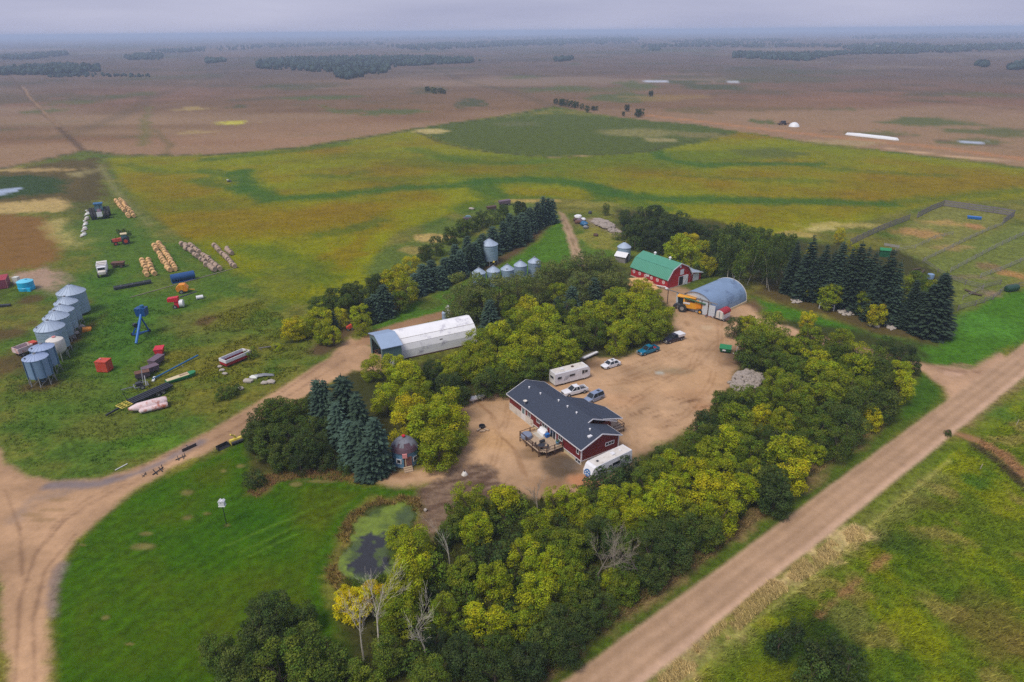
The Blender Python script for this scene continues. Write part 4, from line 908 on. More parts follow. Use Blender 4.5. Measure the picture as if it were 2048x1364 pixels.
# ---- small white barn-shaped shed on a low trailer
ss = at(1443, 638); sr_ = R(-42); sh_ = R(44)
t = thing('flatbed_trailer', 'low dark flatbed trailer carrying the little red-roofed shed', 'trailer', ss, sr_)
MB().box(-1.9, 2.4, -1.15, 1.25, .42, .55).build('bed', 'darkwood', t); MB().bar((-1.9, 0, .45), (-3.6, 0, .45), .12).build('drawbar', 'darksteel', t)
for x in (.3, 1.2):
    for y in (-1.22, 1.32):
        w = MB().cyl((x, y - .1, .34), (x, y + .1, .34), .34, n=14).build('wheel', 'tyre', t); MB().cyl((x, y - .105, .34), (x, y + .105, .34), .16, n=10).build('rim', 'rim', w)
S_ = thing('garden_shed', 'little white barn shed with a rounded red roof on a trailer', 'shed', ss + Vector((.25, .1, .56)), sh_)
arc = [(-1.15 * math.cos(math.pi * k / 8), 1.35 + .95 * math.sin(math.pi * k / 8)) for k in range(9)]
MB().prism([(-1.1, 0)] + [(x * .96, z - .04) for x, z in arc] + [(1.1, 0)], -1.7, 1.7, 'x').build('wall', 'white', S_)
rr_ = MB()
for (y0, z0), (y1, z1) in zip(arc[:-1], arc[1:]): rr_.slab([(-1.72, y0, z0 + .03), (1.9, y0, z0 + .03), (1.9, y1, z1 + .03), (-1.72, y1, z1 + .03)], .05)
rr_.build('roof', 'darkred', S_)
for y in (-.55, .55): MB().box(-1.76, -1.703, y - .4, y + .4, .1, 1.9).build('door', 'offwhite', S_)
MB().box(-1.79, -1.762, -.06, .06, .1, 1.95).box(-1.79, -1.762, -1.02, -.93, .1, 1.9).box(-1.79, -1.762, .93, 1.02, .1, 1.9).build('door_trim', 'teal', S_)

# ---- long white shed with a teal porch
wo = at(795, 722); wrot = math.atan2(at(930, 692).y - wo.y, at(930, 692).x - wo.x)
Wh = thing('storage_shed', 'long white fabric-covered arch shed among the trees', 'shed', wo, wrot)
ww, wl, wh = 8.6, 20.0, 5.7
gp = [(0, 0), (.05, 2.2), (.45, 3.6), (1.5, 4.6), (2.9, 5.3), (ww / 2, wh), (ww - 2.9, 5.3), (ww - 1.5, 4.6), (ww - .45, 3.6), (ww - .05, 2.2), (ww, 0)]
sh = MB()
for (y0, z0), (y1, z1) in zip(gp[:-1], gp[1:]): sh.add([(0, y0, z0), (wl, y0, z0), (wl, y1, z1), (0, y1, z1)], [(0, 1, 2, 3)])
sh.add([(wl, y, z) for y, z in gp], [tuple(range(len(gp)))])
sh.build('cover', 'canvas', Wh)
MB().bar((.02, 1.5, 4.63), (wl, 1.5, 4.63), .10, .06).bar((.02, .45, 3.62), (wl, .45, 3.62), .05, .04).build('seam_batten', 'offwhite', Wh)
MB().box(0, wl, -.1, .06, 0, .3).build('sill', 'darkwood', Wh)
MB().box(10.6, 11.3, .22, .27, 2.75, 3.1).build('patch', 'greywood', Wh)
Pc = thing('shed_porch', 'teal steel porch with a gabled roof on the front of the long white shed', 'shed', at(768, 737), wrot)
pl_, pw_, ph_ = 4.4, 9.4, 4.9
MB().box(0, pl_, 0, .12, 0, ph_).build('wall', 'teal', Pc); MB().box(0, pl_, pw_ - .12, pw_, 0, ph_).build('wall', 'teal', Pc)
MB().box(0, .12, 0, 1.1, 0, ph_).box(0, .12, pw_ - 1.0, pw_, 0, ph_).add([(0, 0, ph_), (0, pw_, ph_), (0, pw_ / 2, ph_ + 1.25)], [(0, 1, 2)]).box(0, .12, 1.1, pw_ - 1.0, ph_ - .5, ph_).build('front', 'teal', Pc)
MB().box(pl_ - .1, pl_, .12, pw_ - .12, 0, ph_).add([(pl_, .12, ph_), (pl_, pw_ - .12, ph_), (pl_, pw_ / 2, ph_ + 1.2)], [(0, 1, 2)]).build('back_wall', 'dark', Pc)  # back wall coloured near-black for the shade inside the porch
zz = ph_ + 1.4
MB().slab([(-.2, -.25, ph_ + .02), (pl_ + .25, -.25, ph_ + .02), (pl_ + .25, pw_ / 2, zz), (-.2, pw_ / 2, zz)], .09).slab([(-.2, pw_ / 2, zz), (pl_ + .25, pw_ / 2, zz), (pl_ + .25, pw_ + .25, ph_ + .02), (-.2, pw_ + .25, ph_ + .02)], .09).build('roof', 'tealroof', Pc)
MB().bar((-.22, -.25, ph_ - .05), (-.22, pw_ / 2, zz - .06), .06, .16).bar((-.22, pw_ / 2, zz - .06), (-.22, pw_ + .25, ph_ - .05), .06, .16).bar((-.2, -.27, ph_ - .06), (pl_ + .25, -.27, ph_ - .06), .06, .14).build('trim', 'bluebintop', Pc)
MB().box(1.5, 2.5, -.06, -.003, 0, 2.1).build('door', 'white', Pc)
t = thing('farm_implement', 'rusty implement half hidden inside the teal porch', 'implement', at(752, 706), wrot)
MB().bar((-.5, 0, .7), (2.6, 0, .7), .16).bar((-.2, -.9, .6), (-.2, .9, .6), .14).bar((1.4, -1.2, .6), (1.4, 1.2, .6), .14).build('frame', 'rust', t)
for y in (-1, 1): MB().cyl((.6, y - .12, .45), (.6, y + .12, .45), .45, n=14).build('wheel', 'tyre', t)
for k in range(5): MB().bar((1.5, -1 + k * .5, .6), (1.9, -1 + k * .5, .05), .07).build('tine', 'rust', t)

# ---- round cabin made from a grain bin
co = at(811, 922)
K = thing('round_cabin', 'round blue cabin with a grey and maroon roof and red cap by the spruces', 'cabin', co, 0)
MB().lathe([(2.25, 0), (2.25, 3.0)], 32).build('body', 'cabinblue', K, True)
MB().lathe([(2.3, 0.02), (2.32, .3), (2.27, .32)], 32).build('base_ring', 'galv', K)
MB().lathe([(2.42, 2.95), (2.15, 3.55), (1.45, 4.35), (.45, 4.85), (0, 4.9)], 32).build('roof', 'cabinroof', K, True)
pf, pt = MB(), MB()
for k in range(11):                                                   # maroon icing over the front half
    a0, a1 = R(200 + k * 13), R(213 + k * 13); drop = (.42, .62, .40, .95, .5, .36, 1.05, 1.35, .9, .55, .42)[k]
    prof = [(2.45, 2.96), (2.18, 3.57)] + ([(1.75, 4.03)] if drop > .6 else [(1.95, 3.84)]) + ([(1.48, 4.38)] if drop > .85 else [])
    for (r0, z0), (r1, z1) in zip(prof[:-1], prof[1:]):
        pf.add([(r0 * math.cos(a0), r0 * math.sin(a0), z0 + .02), (r0 * math.cos(a1), r0 * math.sin(a1), z0 + .02), (r1 * math.cos(a1), r1 * math.sin(a1), z1 + .02), (r1 * math.cos(a0), r1 * math.sin(a0), z1 + .02)], [(0, 1, 2, 3)])
pf.build('roof_icing', 'maroonroof', K)
MB().blob((0, 0, 5.1), .33, 2).build('roof_cap', 'red', K, True)
def on_ring(name, m, a, z0, z1, w, r=2.26, t=.07, parent=K):
    mb = MB(); c, s = math.cos(a), math.sin(a)
    def P_(u, d, z): return ((r + d) * c - u * s, (r + d) * s + u * c, z)
    mb.add([P_(-w / 2, -.08, z0), P_(w / 2, -.08, z0), P_(w / 2, t, z0), P_(-w / 2, t, z0), P_(-w / 2, -.08, z1), P_(w / 2, -.08, z1), P_(w / 2, t, z1), P_(-w / 2, t, z1)], [(0, 1, 2, 3), (7, 6, 5, 4), (0, 4, 5, 1), (1, 5, 6, 2), (2, 6, 7, 3), (3, 7, 4, 0)])
    return mb.build(name, m, parent)
for a in (252, 327):
    f = on_ring('window', 'white', R(a), .95, 1.85, .95, t=.09); on_ring('pane', 'glass', R(a), 1.1, 1.7, .62, t=.11, parent=f)
d_ = on_ring('door', mat('brown_door', C(136, 92, 84), .7), R(292), .2, 2.25, 1.25, t=.10)
on_ring('doorway_shade_panel', 'dark', R(277), .2, 2.25, .35, t=.08); on_ring('door_post', 'cream', R(281), .2, 2.25, .12, t=.16)  # near-black strip paints the shaded gap beside the door
on_ring('sign', 'pink', R(279), 2.3, 3.05, .8, r=2.4, t=.25)
t = thing('steps', 'pale wooden step block in front of the round cabin', 'steps', co + Vector((.95, -2.95, 0)), R(20))
for k in range(3): MB().box(-.75, .75, -.5 + k * .36, -.14 + k * .36, 0, .2 + .18 * k).build('step', 'wood', t)

# ---- grain bins
def ribbed_roof(r, z0, h, n=24):
    return MB().lathe([(r * 1.05, z0 - .05), (r * .55, z0 + h * .52), (r * .16, z0 + h * .93), (0, z0 + h)], n)
def flat_bin(name, label, p, r, hw, hr, group, legs=0, legh=0.0, body='galv', roofm='galvroof', ribs=0, scale_rings=True, hatch=None):
    t = thing(name, label, 'grain bin', p, 0, group)
    z0 = legh
    MB().lathe([(r, z0), (r, z0 + hw)], 28).build('body', body, t, True)
    if scale_rings:
        rg = MB()
        for k in range(1, int(hw / .85) + 1): rg.lathe([(r + .012, z0 + k * .85 - .03), (r + .035, z0 + k * .85), (r + .012, z0 + k * .85 + .03)], 28)
        rg.build('ring_seam', body, t, True)
    rf = ribbed_roof(r, z0 + hw, hr).build('roof', roofm, t, True)
    rb = MB()
    for k in range(18):
        a = 2 * math.pi * k / 18; c, s = math.cos(a), math.sin(a)
        rb.bar((r * 1.04 * c, r * 1.04 * s, z0 + hw), (r * .2 * c, r * .2 * s, z0 + hw + hr * .93), .05, .05)
    rb.build('roof_rib', roofm, rf)
    MB().cyl((0, 0, z0 + hw + hr * .93), (0, 0, z0 + hw + hr + .2), .32, .28, n=12).build('roof_cap', 'steel', rf)
    if hatch is not None:
        a = R(hatch); c, s = math.cos(a), math.sin(a); q = r * .72
        MB().bar((q * c, q * s, z0 + hw + hr * .27), (q * 1.15 * c, q * 1.15 * s, z0 + hw + hr * .22), .55, .28).build('hatch', 'darksteel', rf)
    if legs:
        MB().lathe([(r - .02, z0 + .02), (.35, max(.5, z0 - r * .75)), (.3, max(.3, z0 - r * .75 - .3))], 24).build('hopper_cone', body, t, True)
        for k in range(legs):
            a = 2 * math.pi * (k + .5) / legs; c, s = math.cos(a), math.sin(a)
            MB().bar((r * .99 * c, r * .99 * s, z0 + .5), (r * 1.06 * c, r * 1.06 * s, 0), .14).build('leg', 'rim', t)
        br = MB()
        for k in range(legs):
            a0, a1 = 2 * math.pi * (k + .5) / legs, 2 * math.pi * (k + 1.5) / legs
            br.bar((r * 1.05 * math.cos(a0), r * 1.05 * math.sin(a0), .25), (r * math.cos(a1), r * math.sin(a1), z0 * .9), .07)
        br.build('brace', 'rim', t)
    if ribs:
        for k in range(ribs):
            a = 2 * math.pi * (k + .25) / ribs; c, s = math.cos(a), math.sin(a)
            MB().bar(((r + .05) * c, (r + .05) * s, z0 - .1), ((r + .05) * c, (r + .05) * s, z0 + hw - .02), .30, .12).build('rib', 'bluerib', t)
    return t
for k, (u, vb, lab, hw) in enumerate(((958, 577, 'first of the five small bins from the left, mostly behind a willow', 4.4), (987, 573, 'second of the five small bins from the left, beside the half hidden one', 4.4), (1015, 570, 'middle bin of the row of five, with a dark hatch', 4.5), (1041, 561, 'second of the five small bins from the right', 4.4), (1069, 554, 'rightmost of the row of five small bins on the meadow', 4.4))):
    flat_bin('grain_bin', lab, at(u, vb) + Vector((0, 1.6, 0)), 1.95, hw, 1.35, 'five small bins on the meadow', hatch=265 if k == 2 else None)
flat_bin('hopper_bin', 'tall hopper bin on legs before the spruce windbreak', at(979, 531) + Vector((0, 2, 0)), 2.72, 5.0, 1.7, 'hopper bins', 10, 1.5, hatch=None)
fl = MB().blob((0, 0, 0), .35, 4).build('yellow_box', 'yellow2', None); tag(fl, 'small yellow box on the legs of the tall hopper bin', 'box'); fl.location = at(986, 531) + Vector((.3, -.9, 1.5))  # plain yellow lump, no lamp in it
# the line of bins at the left edge
def bin_at(uc, ve, z): return at(uc, ve, z)            # centre of the eave ring
for k, (uc, vc, r, legh, hw, hr, lab) in enumerate(((141.5, 583, 3.35, 0.6, 5.6, 1.9, 'largest steel bin, farthest of the line at the left edge'), (131.5, 604, 2.65, 1.5, 4.7, 1.5, 'second farthest steel hopper bin of the line at the left'), (123, 620, 2.65, 1.5, 4.7, 1.5, 'middle steel hopper bin of the line at the left'), (111.5, 633, 2.75, 1.5, 4.8, 1.5, 'fourth steel hopper bin of the line, beside the nearest'), (98.5, 654, 3.05, 1.5, 5.0, 1.7, 'nearest steel hopper bin of the line, next to the white tank'))):
    zt = legh + hw
    flat_bin('hopper_bin', lab, Vector((*at(uc, vc, zt)[:2], 0)), r, hw, hr, 'line of steel bins at the left', 10 if k else 0, legh, hatch=200 + 5 * k)
for uc, vc, lab in ((70, 714, 'blue-grey ribbed hopper bin nearest the camera at the left edge'), (83, 694, 'blue-grey ribbed hopper bin behind the nearest one')):
    flat_bin('hopper_bin', lab, Vector((*at(uc, vc, 6.1)[:2], 0)), 2.35, 4.2, .75, 'blue-grey hopper bins', 8, 1.9, 'bluebin', 'bluebintop', 8, False, 225)
t = thing('fertiliser_tank', 'round white hopper tank behind the blue-grey bins', 'tank', Vector((*at(112, 690, 3.6)[:2], 0)))
MB().lathe([(.4, 1.0), (1.75, 2.2), (1.9, 2.6), (1.9, 4.6), (1.75, 5.0), (1.1, 5.35), (.5, 5.5), (0, 5.52)], 24).build('body', 'offwhite', t, True)
for k in range(6):
    a = 2 * math.pi * k / 6 + .3; MB().bar((1.8 * math.cos(a), 1.8 * math.sin(a), 2.5), (1.95 * math.cos(a), 2.1 * math.sin(a), 0), .14).build('leg', 'rim', t)
MB().cyl((0, 0, 5.5), (0, 0, 5.75), .4, n=12).build('lid', 'pink', t)
# ------------------------------------------------------------------ vehicles
def wheel(parent, x, y, r, w, rim='rim', n=16, rr=.55):
    t = MB().cyl((x, y - w / 2, r), (x, y + w / 2, r), r, n=n).build('wheel', 'tyre', parent, True)
    MB().cyl((x, y - w / 2 - .012, r), (x, y + w / 2 + .012, r), r * rr, n=12).build('rim', rim, t)
    return t
def sec(x, yw, z0, z1, tum=0.0, bot=.0):              # one rounded cross-section of a car body
    return [(x, -yw + bot, z0), (x, -yw, z0 + (z1 - z0) * .35), (x, -yw + tum * .3, z1 - .07), (x, -yw + tum + .09, z1), (x, yw - tum - .09, z1), (x, yw - tum * .3, z1 - .07), (x, yw, z0 + (z1 - z0) * .35), (x, yw - bot, z0)]
def quad_panel(name, pts, m, parent, n_off=.012):
    a, b, c = Vector(pts[0]), Vector(pts[1]), Vector(pts[2]); nn = (b - a).cross(c - a).normalized() * n_off
    return MB().add([Vector(p) + nn for p in pts] + [Vector(p) - nn * .2 for p in pts], [(0, 1, 2, 3), (7, 6, 5, 4), (0, 4, 5, 1), (1, 5, 6, 2), (2, 6, 7, 3), (3, 7, 4, 0)]).build(name, m, parent)
def car(name, label, p, rot, paint, kind='sedan', group='parked vehicles', roofm=None):
    """faces +x; sedan or suv"""
    t = thing(name, label, 'car', p, rot, group)
    hr = 1.46 if kind == 'sedan' else 1.72; zb = .92 if kind == 'sedan' else 1.02
    MB().loft([sec(-2.35, .72, .38, .78 if kind == 'sedan' else .95, .04), sec(-2.2, .86, .3, zb - .02, .05), sec(-1.3, .9, .24, zb, .05), sec(0, .91, .24, zb, .05), sec(1.0, .9, .24, zb - .02, .06), sec(1.9, .86, .28, zb - .16, .08), sec(2.3, .72, .36, zb - .3, .1)]).build('body', paint, t, True)
    xs = (-1.75, -1.15, .35, 1.05) if kind == 'sedan' else (-2.2, -1.95, .45, 1.15)
    g = MB().loft([[(xs[0], -.80, zb - .02), (xs[0], .80, zb - .02), (xs[0] + .05, .78, zb), (xs[0] + .05, -.78, zb)], [(xs[1], -.84, zb - .02), (xs[1], .84, zb - .02), (xs[1], .62, hr), (xs[1], -.62, hr)], [(xs[2], -.85, zb - .02), (xs[2], .85, zb - .02), (xs[2], .62, hr), (xs[2], -.62, hr)], [(xs[3], -.82, zb - .02), (xs[3], .82, zb - .02), (xs[3], .78, zb), (xs[3], -.78, zb)]]).build('cabin', 'glass', t)
    MB().loft([[(xs[1] - .08, -.63, hr - .03), (xs[1] - .08, .63, hr - .03), (xs[1] - .02, .58, hr + .05), (xs[1] - .02, -.58, hr + .05)], [(xs[2] + .08, -.63, hr - .03), (xs[2] + .08, .63, hr - .03), (xs[2], .58, hr + .05), (xs[2], -.58, hr + .05)]]).build('roof', roofm or paint, t)
    MB().box(xs[1] + .45, xs[1] + 1.05, -.35, .35, hr + .052, hr + .062).build('sunroof', 'glass', t)
    pl = MB()
    for s in (-1, 1):
        pl.bar((xs[3], .81 * s, zb), (xs[2] + .05, .63 * s, hr), .07).bar((xs[0], .79 * s, zb), (xs[1] - .05, .63 * s, hr), .1, .07).bar((-.35, .86 * s, zb), (-.4, .64 * s, hr), .08, .05)
    pl.build('pillar', paint, t)
    for x in (-1.42, 1.38):
        for y in (-.82, .82): wheel(t, x, y, .33, .22)
    for y in (-.62, .62):
        MB().box(2.12, 2.30, y - .18, y + .18, zb - .42, zb - .28).build('headlight', 'plastic', t); MB().box(-2.37, -2.27, y - .16, y + .16, .62, .76).build('tail_light', 'darkred', t)
        MB().box(.82, 1.0, y * 1.5 - .09, y * 1.5 + .09, zb, zb + .14).build('mirror', paint, t)
    MB().box(2.22, 2.36, -.55, .55, .34, .52).build('grille', 'black', t)
    return t
def pickup(name, label, p, rot, paint, group='parked vehicles', hoodm=None, low=None, bed_load=None):
    t = thing(name, label, 'pickup', p, rot, group)
    MB().loft([sec(.75, .92, .42, 1.12, .05), sec(1.4, .93, .42, 1.13, .06), sec(2.3, .9, .42, 1.06, .1), sec(2.72, .82, .5, .98, .1)]).build('hood', hoodm or paint, t, True)
    MB().loft([sec(-.95, .93, .42, 1.14, .03), sec(.75, .93, .42, 1.14, .03)]).build('body', paint, t, True)
    MB().loft([[(-.95, -.86, 1.12), (-.95, .86, 1.12), (-.8, .68, 1.78), (-.8, -.68, 1.78)], [(.55, -.86, 1.12), (.55, .86, 1.12), (.2, .68, 1.8), (.2, -.68, 1.8)], [(1.15, -.84, 1.12), (1.15, .84, 1.12), (1.1, .82, 1.14), (1.1, -.82, 1.14)]]).build('cabin', 'glass', t)
    MB().loft([[(-.84, -.69, 1.76), (-.84, .69, 1.76), (-.78, .62, 1.85), (-.78, -.62, 1.85)], [(.28, -.69, 1.76), (.28, .69, 1.76), (.2, .62, 1.86), (.2, -.62, 1.86)]]).build('roof', paint, t)
    pl = MB()
    for s in (-1, 1): pl.bar((1.1, .83 * s, 1.14), (.25, .69 * s, 1.78), .08).bar((-.95, .86 * s, 1.14), (-.82, .69 * s, 1.78), .09).bar((-.1, .86 * s, 1.14), (-.15, .7 * s, 1.78), .09)
    pl.build('pillar', paint, t)
    b = MB().box(-2.8, -.98, -.93, -.83, .55, 1.14).box(-2.8, -.98, .83, .93, .55, 1.14).box(-2.8, -2.72, -.83, .83, .55, 1.12).box(-1.06, -.98, -.83, .83, .55, 1.14).build('bed', paint, t)
    MB().box(-2.72, -1.06, -.83, .83, .55, .70).build('bed_floor', 'darkred' if paint == 'turq' else 'darksteel', b)
    MB().box(-2.8, 2.6, -.9, .9, .36, .44).build('chassis', low or 'black', t)
    for x in (-1.9, 1.75):
        for y in (-.85, .85): wheel(t, x, y, .40, .28)
    for y in (-.66, .66): MB().box(2.64, 2.76, y - .16, y + .16, .78, .96).build('headlight', 'plastic', t)
    MB().box(2.66, 2.78, -.48, .48, .62, .95).build('grille', 'black', t); MB().box(2.68, 2.84, -.9, .9, .42, .58).build('bumper', 'rim', t)
    if bed_load: MB().box(-3.0, -.95, -1.0, 1.0, 1.15, 1.75).build('service_box', bed_load, t)
    return t
def mid(a, b): return (at(*a) + at(*b)) / 2
face = R(211)
car('parked_car', 'white sedan with a sunroof parked in the dirt yard', mid((1210, 741), (1243, 731)) + Vector((-.5, .8, 0)), R(211), 'carwhite', 'sedan')
pickup('pickup_truck', 'turquoise pickup parked at the edge of the trees', mid((1284, 714), (1318, 703)) + Vector((-.5, .8, 0)), R(212), 'turq')
pickup('pickup_truck', 'black pickup with a white box on its back, farthest in the row', mid((1334, 690), (1368, 680)) + Vector((-.5, .8, 0)), R(210), 'carblack', low='rim', bed_load='white')
car('parked_car', 'silver-blue wagon parked nose to the back of the red house', at(1185, 803) + Vector((.3, .6, 0)), R(218), 'carsilver', 'suv')
pickup('pickup_truck', 'white pickup half hidden behind the roof of the red house', at(1143, 789) + Vector((.6, .4, 0)), R(205), 'carwhite', low='darksteel')

def coach(t, L, w, z0, z1, paint, nose=.35):
    MB().loft([[(-L / 2, -w, z0), (-L / 2, -w, z1 - .2), (-L / 2 + .1, -w + .15, z1), (-L / 2 + .1, w - .15, z1), (-L / 2, w, z1 - .2), (-L / 2, w, z0)], [(L / 2 - nose, -w, z0), (L / 2 - nose, -w, z1 - .2), (L / 2 - nose, -w + .15, z1), (L / 2 - nose, w - .15, z1), (L / 2 - nose, w, z1 - .2), (L / 2 - nose, w, z0)],
               [(L / 2, -w + .1, z0 + .2), (L / 2, -w + .1, z1 - .9), (L / 2 - nose * .7, -w + .2, z1 - .15), (L / 2 - nose * .7, w - .2, z1 - .15), (L / 2, w - .1, z1 - .9), (L / 2, w - .1, z0 + .2)]]).build('body', paint, t)
mp = mid((1113, 774), (1178, 757)) + Vector((-.6, 1.1, 0)); mr_ = heading((1113, 774), (1178, 757))[0]
t = thing('motorhome', 'white motorhome with dark windows parked behind the red house', 'motorhome', mp, mr_, 'camping vehicles')
coach(t, 8.8, 1.22, .45, 3.1, 'white', .7)
MB().box(-4.1, 3.5, -1.0, 1.0, 3.102, 3.13).build('roof_panel', 'offwhite', t)
for x, w, z, h in ((-3.3, .9, 1.9, .5), (-.2, 1.3, 1.9, .45), (2.55, .5, 2.0, .8), (3.3, .6, 2.0, .55)): wall_window(t, 'y-', x, w, h, z, -1.222, 'rim', 'glass', t=.04)
wall_window(t, 'x-', 0, 1.2, .5, 1.9, -4.402, 'rim', 'glass', t=.04)
MB().box(1.1, 1.75, -1.26, -1.223, .5, 2.5).build('door', 'white', t)
wsn = quad_panel('windshield', [(4.41, -1.0, 2.15), (4.41, 1.0, 2.15), (4.0, .95, 2.9), (4.0, -.95, 2.9)], 'glass', t)
sw = MB()
for k in range(4): sw.bar((-2.3 + k * .12, -1.235, 1.1 + .25 * k), (-1.3 + k * .3, -1.235, 1.25 + .28 * k), .02, .07)
sw.build('stripe', 'steel', t)
MB().box(-2.4, -1.7, -.35, .35, 3.12, 3.36).build('air_conditioner', 'white', t); MB().box(.3, .8, -.25, .25, 3.12, 3.3).build('roof_vent', 'darkwood', t)
for x in (-2.2, 3.0):
    for y in (-1.0, 1.0): wheel(t, x, y, .42, .3)
_f = (at(1171, 923, 2.9) + at(1190, 937, 2.9)) / 2; _b = (at(1242, 891, 2.9) + at(1258, 903, 2.9)) / 2; _d = _b - _f; trt = math.atan2(_d.y, _d.x); tp_ = Vector((*((_f + _b) / 2)[:2], 0))
t = thing('travel_trailer', 'white travel trailer with a blue round emblem parked beside the house gable', 'trailer', tp_, trt, 'camping vehicles')
L = 9.2
MB().loft([[(-L / 2, -1.0, .9), (-L / 2, -1.0, 1.7), (-L / 2 + .55, -1.05, 2.75), (-L / 2 + .55, 1.05, 2.75), (-L / 2, 1.0, 1.7), (-L / 2, 1.0, .9)], [(-L / 2 + .8, -1.22, .5), (-L / 2 + .8, -1.22, 1.8), (-L / 2 + .95, -1.1, 2.95), (-L / 2 + .95, 1.1, 2.95), (-L / 2 + .8, 1.22, 1.8), (-L / 2 + .8, 1.22, .5)], [(L / 2, -1.22, .5), (L / 2, -1.22, 1.8), (L / 2, -1.1, 2.95), (L / 2, 1.1, 2.95), (L / 2, 1.22, 1.8), (L / 2, 1.22, .5)]]).build('body', 'white', t)
MB().box(-3.5, 4.4, -.98, .98, 2.952, 2.98).build('roof_panel', 'offwhite', t)
MB().box(.7, 1.4, -.35, .35, 2.98, 3.2).build('air_conditioner', 'white', t); MB().box(-2.6, -2.2, -.2, .2, 2.98, 3.08).build('roof_vent', 'darksteel', t); MB().box(2.6, 2.95, -.2, .2, 2.98, 3.1).build('roof_vent', 'white', t)
em = MB(); ce = Vector((-L / 2 + .13, 0, 1.62)); ax = Vector((.43, 0, 1)).normalized()
disc = [ce + Vector((0, 1, 0)) * .72 * math.cos(a) + ax * .62 * math.sin(a) + Vector((-.16, 0, .06)) for a in [2 * math.pi * k / 20 for k in range(20)]]
em.add(disc, [tuple(range(20))]); emb = em.build('emblem', mat('emblem_blue', C(70, 110, 160), .5), t)
for k, (yy, zz) in enumerate(((-.35, .2), (.1, .28), (.38, -.05), (-.1, -.18), (-.4, -.25), (.25, -.35))):
    c_ = ce + Vector((0, 1, 0)) * yy + ax * zz + Vector((-.178, 0, .068)); MB().add([c_ + Vector((0, 1, 0)) * .16, c_ + ax * .10, c_ - Vector((0, 1, 0)) * .14, c_ - ax * .12], [(0, 1, 2, 3)]).build('emblem_mark', 'white', emb)
for x, w, z, h in ((-2.7, .9, 1.9, .5), (-.6, .5, 1.9, .5), (.8, 1.7, 1.95, .62), (3.4, 1.1, 2.0, .55)): wall_window(t, 'y-', x, w, h, z, -1.225, 'rim', 'glass', t=.04)
for x in (-.3, .7):
    for y in (-1.1, 1.1): wheel(t, x, y, .36, .24)
MB().bar((-L / 2, -.5, .5), (-L / 2 - 1.1, 0, .5), .1).bar((-L / 2, .5, .5), (-L / 2 - 1.1, 0, .5), .1).build('drawbar', 'black', t)

# ---- yellow combine harvester
cp = mid((1352, 618), (1408, 627)) + Vector((.35, .3, 0)); crot = heading((1408, 627), (1352, 618))[0]
t = thing('combine_harvester', 'big yellow combine harvester standing before the quonset doors', 'harvester', cp, crot)
# +x is its front (left in the photograph)
MB().loft([[(-3.4, -1.2, 1.5), (-3.4, 1.2, 1.5), (-3.5, 1.2, 2.4), (-3.2, 1.1, 3.0), (-3.2, -1.1, 3.0), (-3.5, -1.2, 2.4)], [(-1.2, -1.3, 1.1), (-1.2, 1.3, 1.1), (-1.2, 1.35, 2.6), (-1.2, 1.25, 3.45), (-1.2, -1.25, 3.45), (-1.2, -1.35, 2.6)], [(2.0, -1.25, 1.1), (2.0, 1.25, 1.1), (2.0, 1.35, 2.6), (2.0, 1.25, 3.5), (2.0, -1.25, 3.5), (2.0, -1.35, 2.6)]]).build('body', 'yellow', t)
MB().loft([[(-1.0, -1.1, 3.42), (-1.0, 1.1, 3.42), (-1.2, 1.45, 4.05), (-1.2, -1.45, 4.05)], [(1.7, -1.1, 3.42), (1.7, 1.1, 3.42), (1.9, 1.45, 4.05), (1.9, -1.45, 4.05)]]).build('grain_tank', 'yellow', t)
MB().loft([[(2.02, -1.0, 1.9), (2.02, 1.0, 1.9), (2.02, .95, 3.75), (2.02, -.95, 3.75)], [(3.35, -1.0, 1.9), (3.35, 1.0, 1.9), (3.6, .95, 3.7), (3.6, -.95, 3.7)]]).build('cab', 'glass', t)
MB().box(1.95, 3.8, -1.1, 1.1, 3.752, 3.95).build('cab_roof', 'yellow', t)
for z, y in ((2.55, 1.362),): MB().box(-1.0, 1.5, y, y + .04, 2.9, 3.2).build('side_panel', 'darksteel', t); MB().box(.2, 1.9, y, y + .06, 2.25, 2.7).build('white_panel', 'white', t)
MB().cyl((1.7, 1.55, 3.9), (-3.9, 1.75, 3.1), .2, n=12).build('unloading_auger', 'green', t); MB().box(-3.4, -1.4, 1.25, 1.40, 1.55, 2.55).build('rear_panel', 'orange', t)
MB().box(-2.9, -1.6, -.9, .9, 2.95, 3.6).build('engine_cover', 'yellow', t); MB().cyl((-2.2, .6, 3.6), (-2.2, .6, 4.2), .08, n=8).build('exhaust', 'darksteel', t)
MB().loft([[(3.2, -.7, 1.2), (3.2, .7, 1.2), (3.2, .7, 1.9), (3.2, -.7, 1.9)], [(4.7, -.7, .35), (4.7, .7, .35), (4.7, .7, 1.05), (4.7, -.7, 1.05)]]).build('feeder_house', 'darksteel', t)
MB().box(-2.9, 2.6, -.8, .8, .85, 1.2).build('chassis', 'black', t)
for y in (-1.75, 1.75): wheel(t, 2.0, y, 1.05, .75, 'rim', 22, .5)
for y in (-1.35, 1.35): wheel(t, -2.6, y, .62, .45, 'yellow', 18, .55)
st = MB().bar((2.9, 1.7, .5), (2.9, 1.15, 2.0), .06).bar((3.3, 1.7, .5), (3.3, 1.15, 2.0), .06)
for k in range(5): st.bar((2.9, 1.65 - k * .12, .65 + k * .32), (3.3, 1.65 - k * .12, .65 + k * .32), .05)
st.build('ladder', 'steel', t)
MB().loft([[(-3.6, -1.1, 1.2), (-3.6, 1.1, 1.2), (-3.6, 1.1, 1.9), (-3.6, -1.1, 1.9)], [(-4.3, -1.0, .8), (-4.3, 1.0, .8), (-4.2, 1.0, 1.2), (-4.2, -1.0, 1.2)]]).build('straw_hood', 'orange', t)
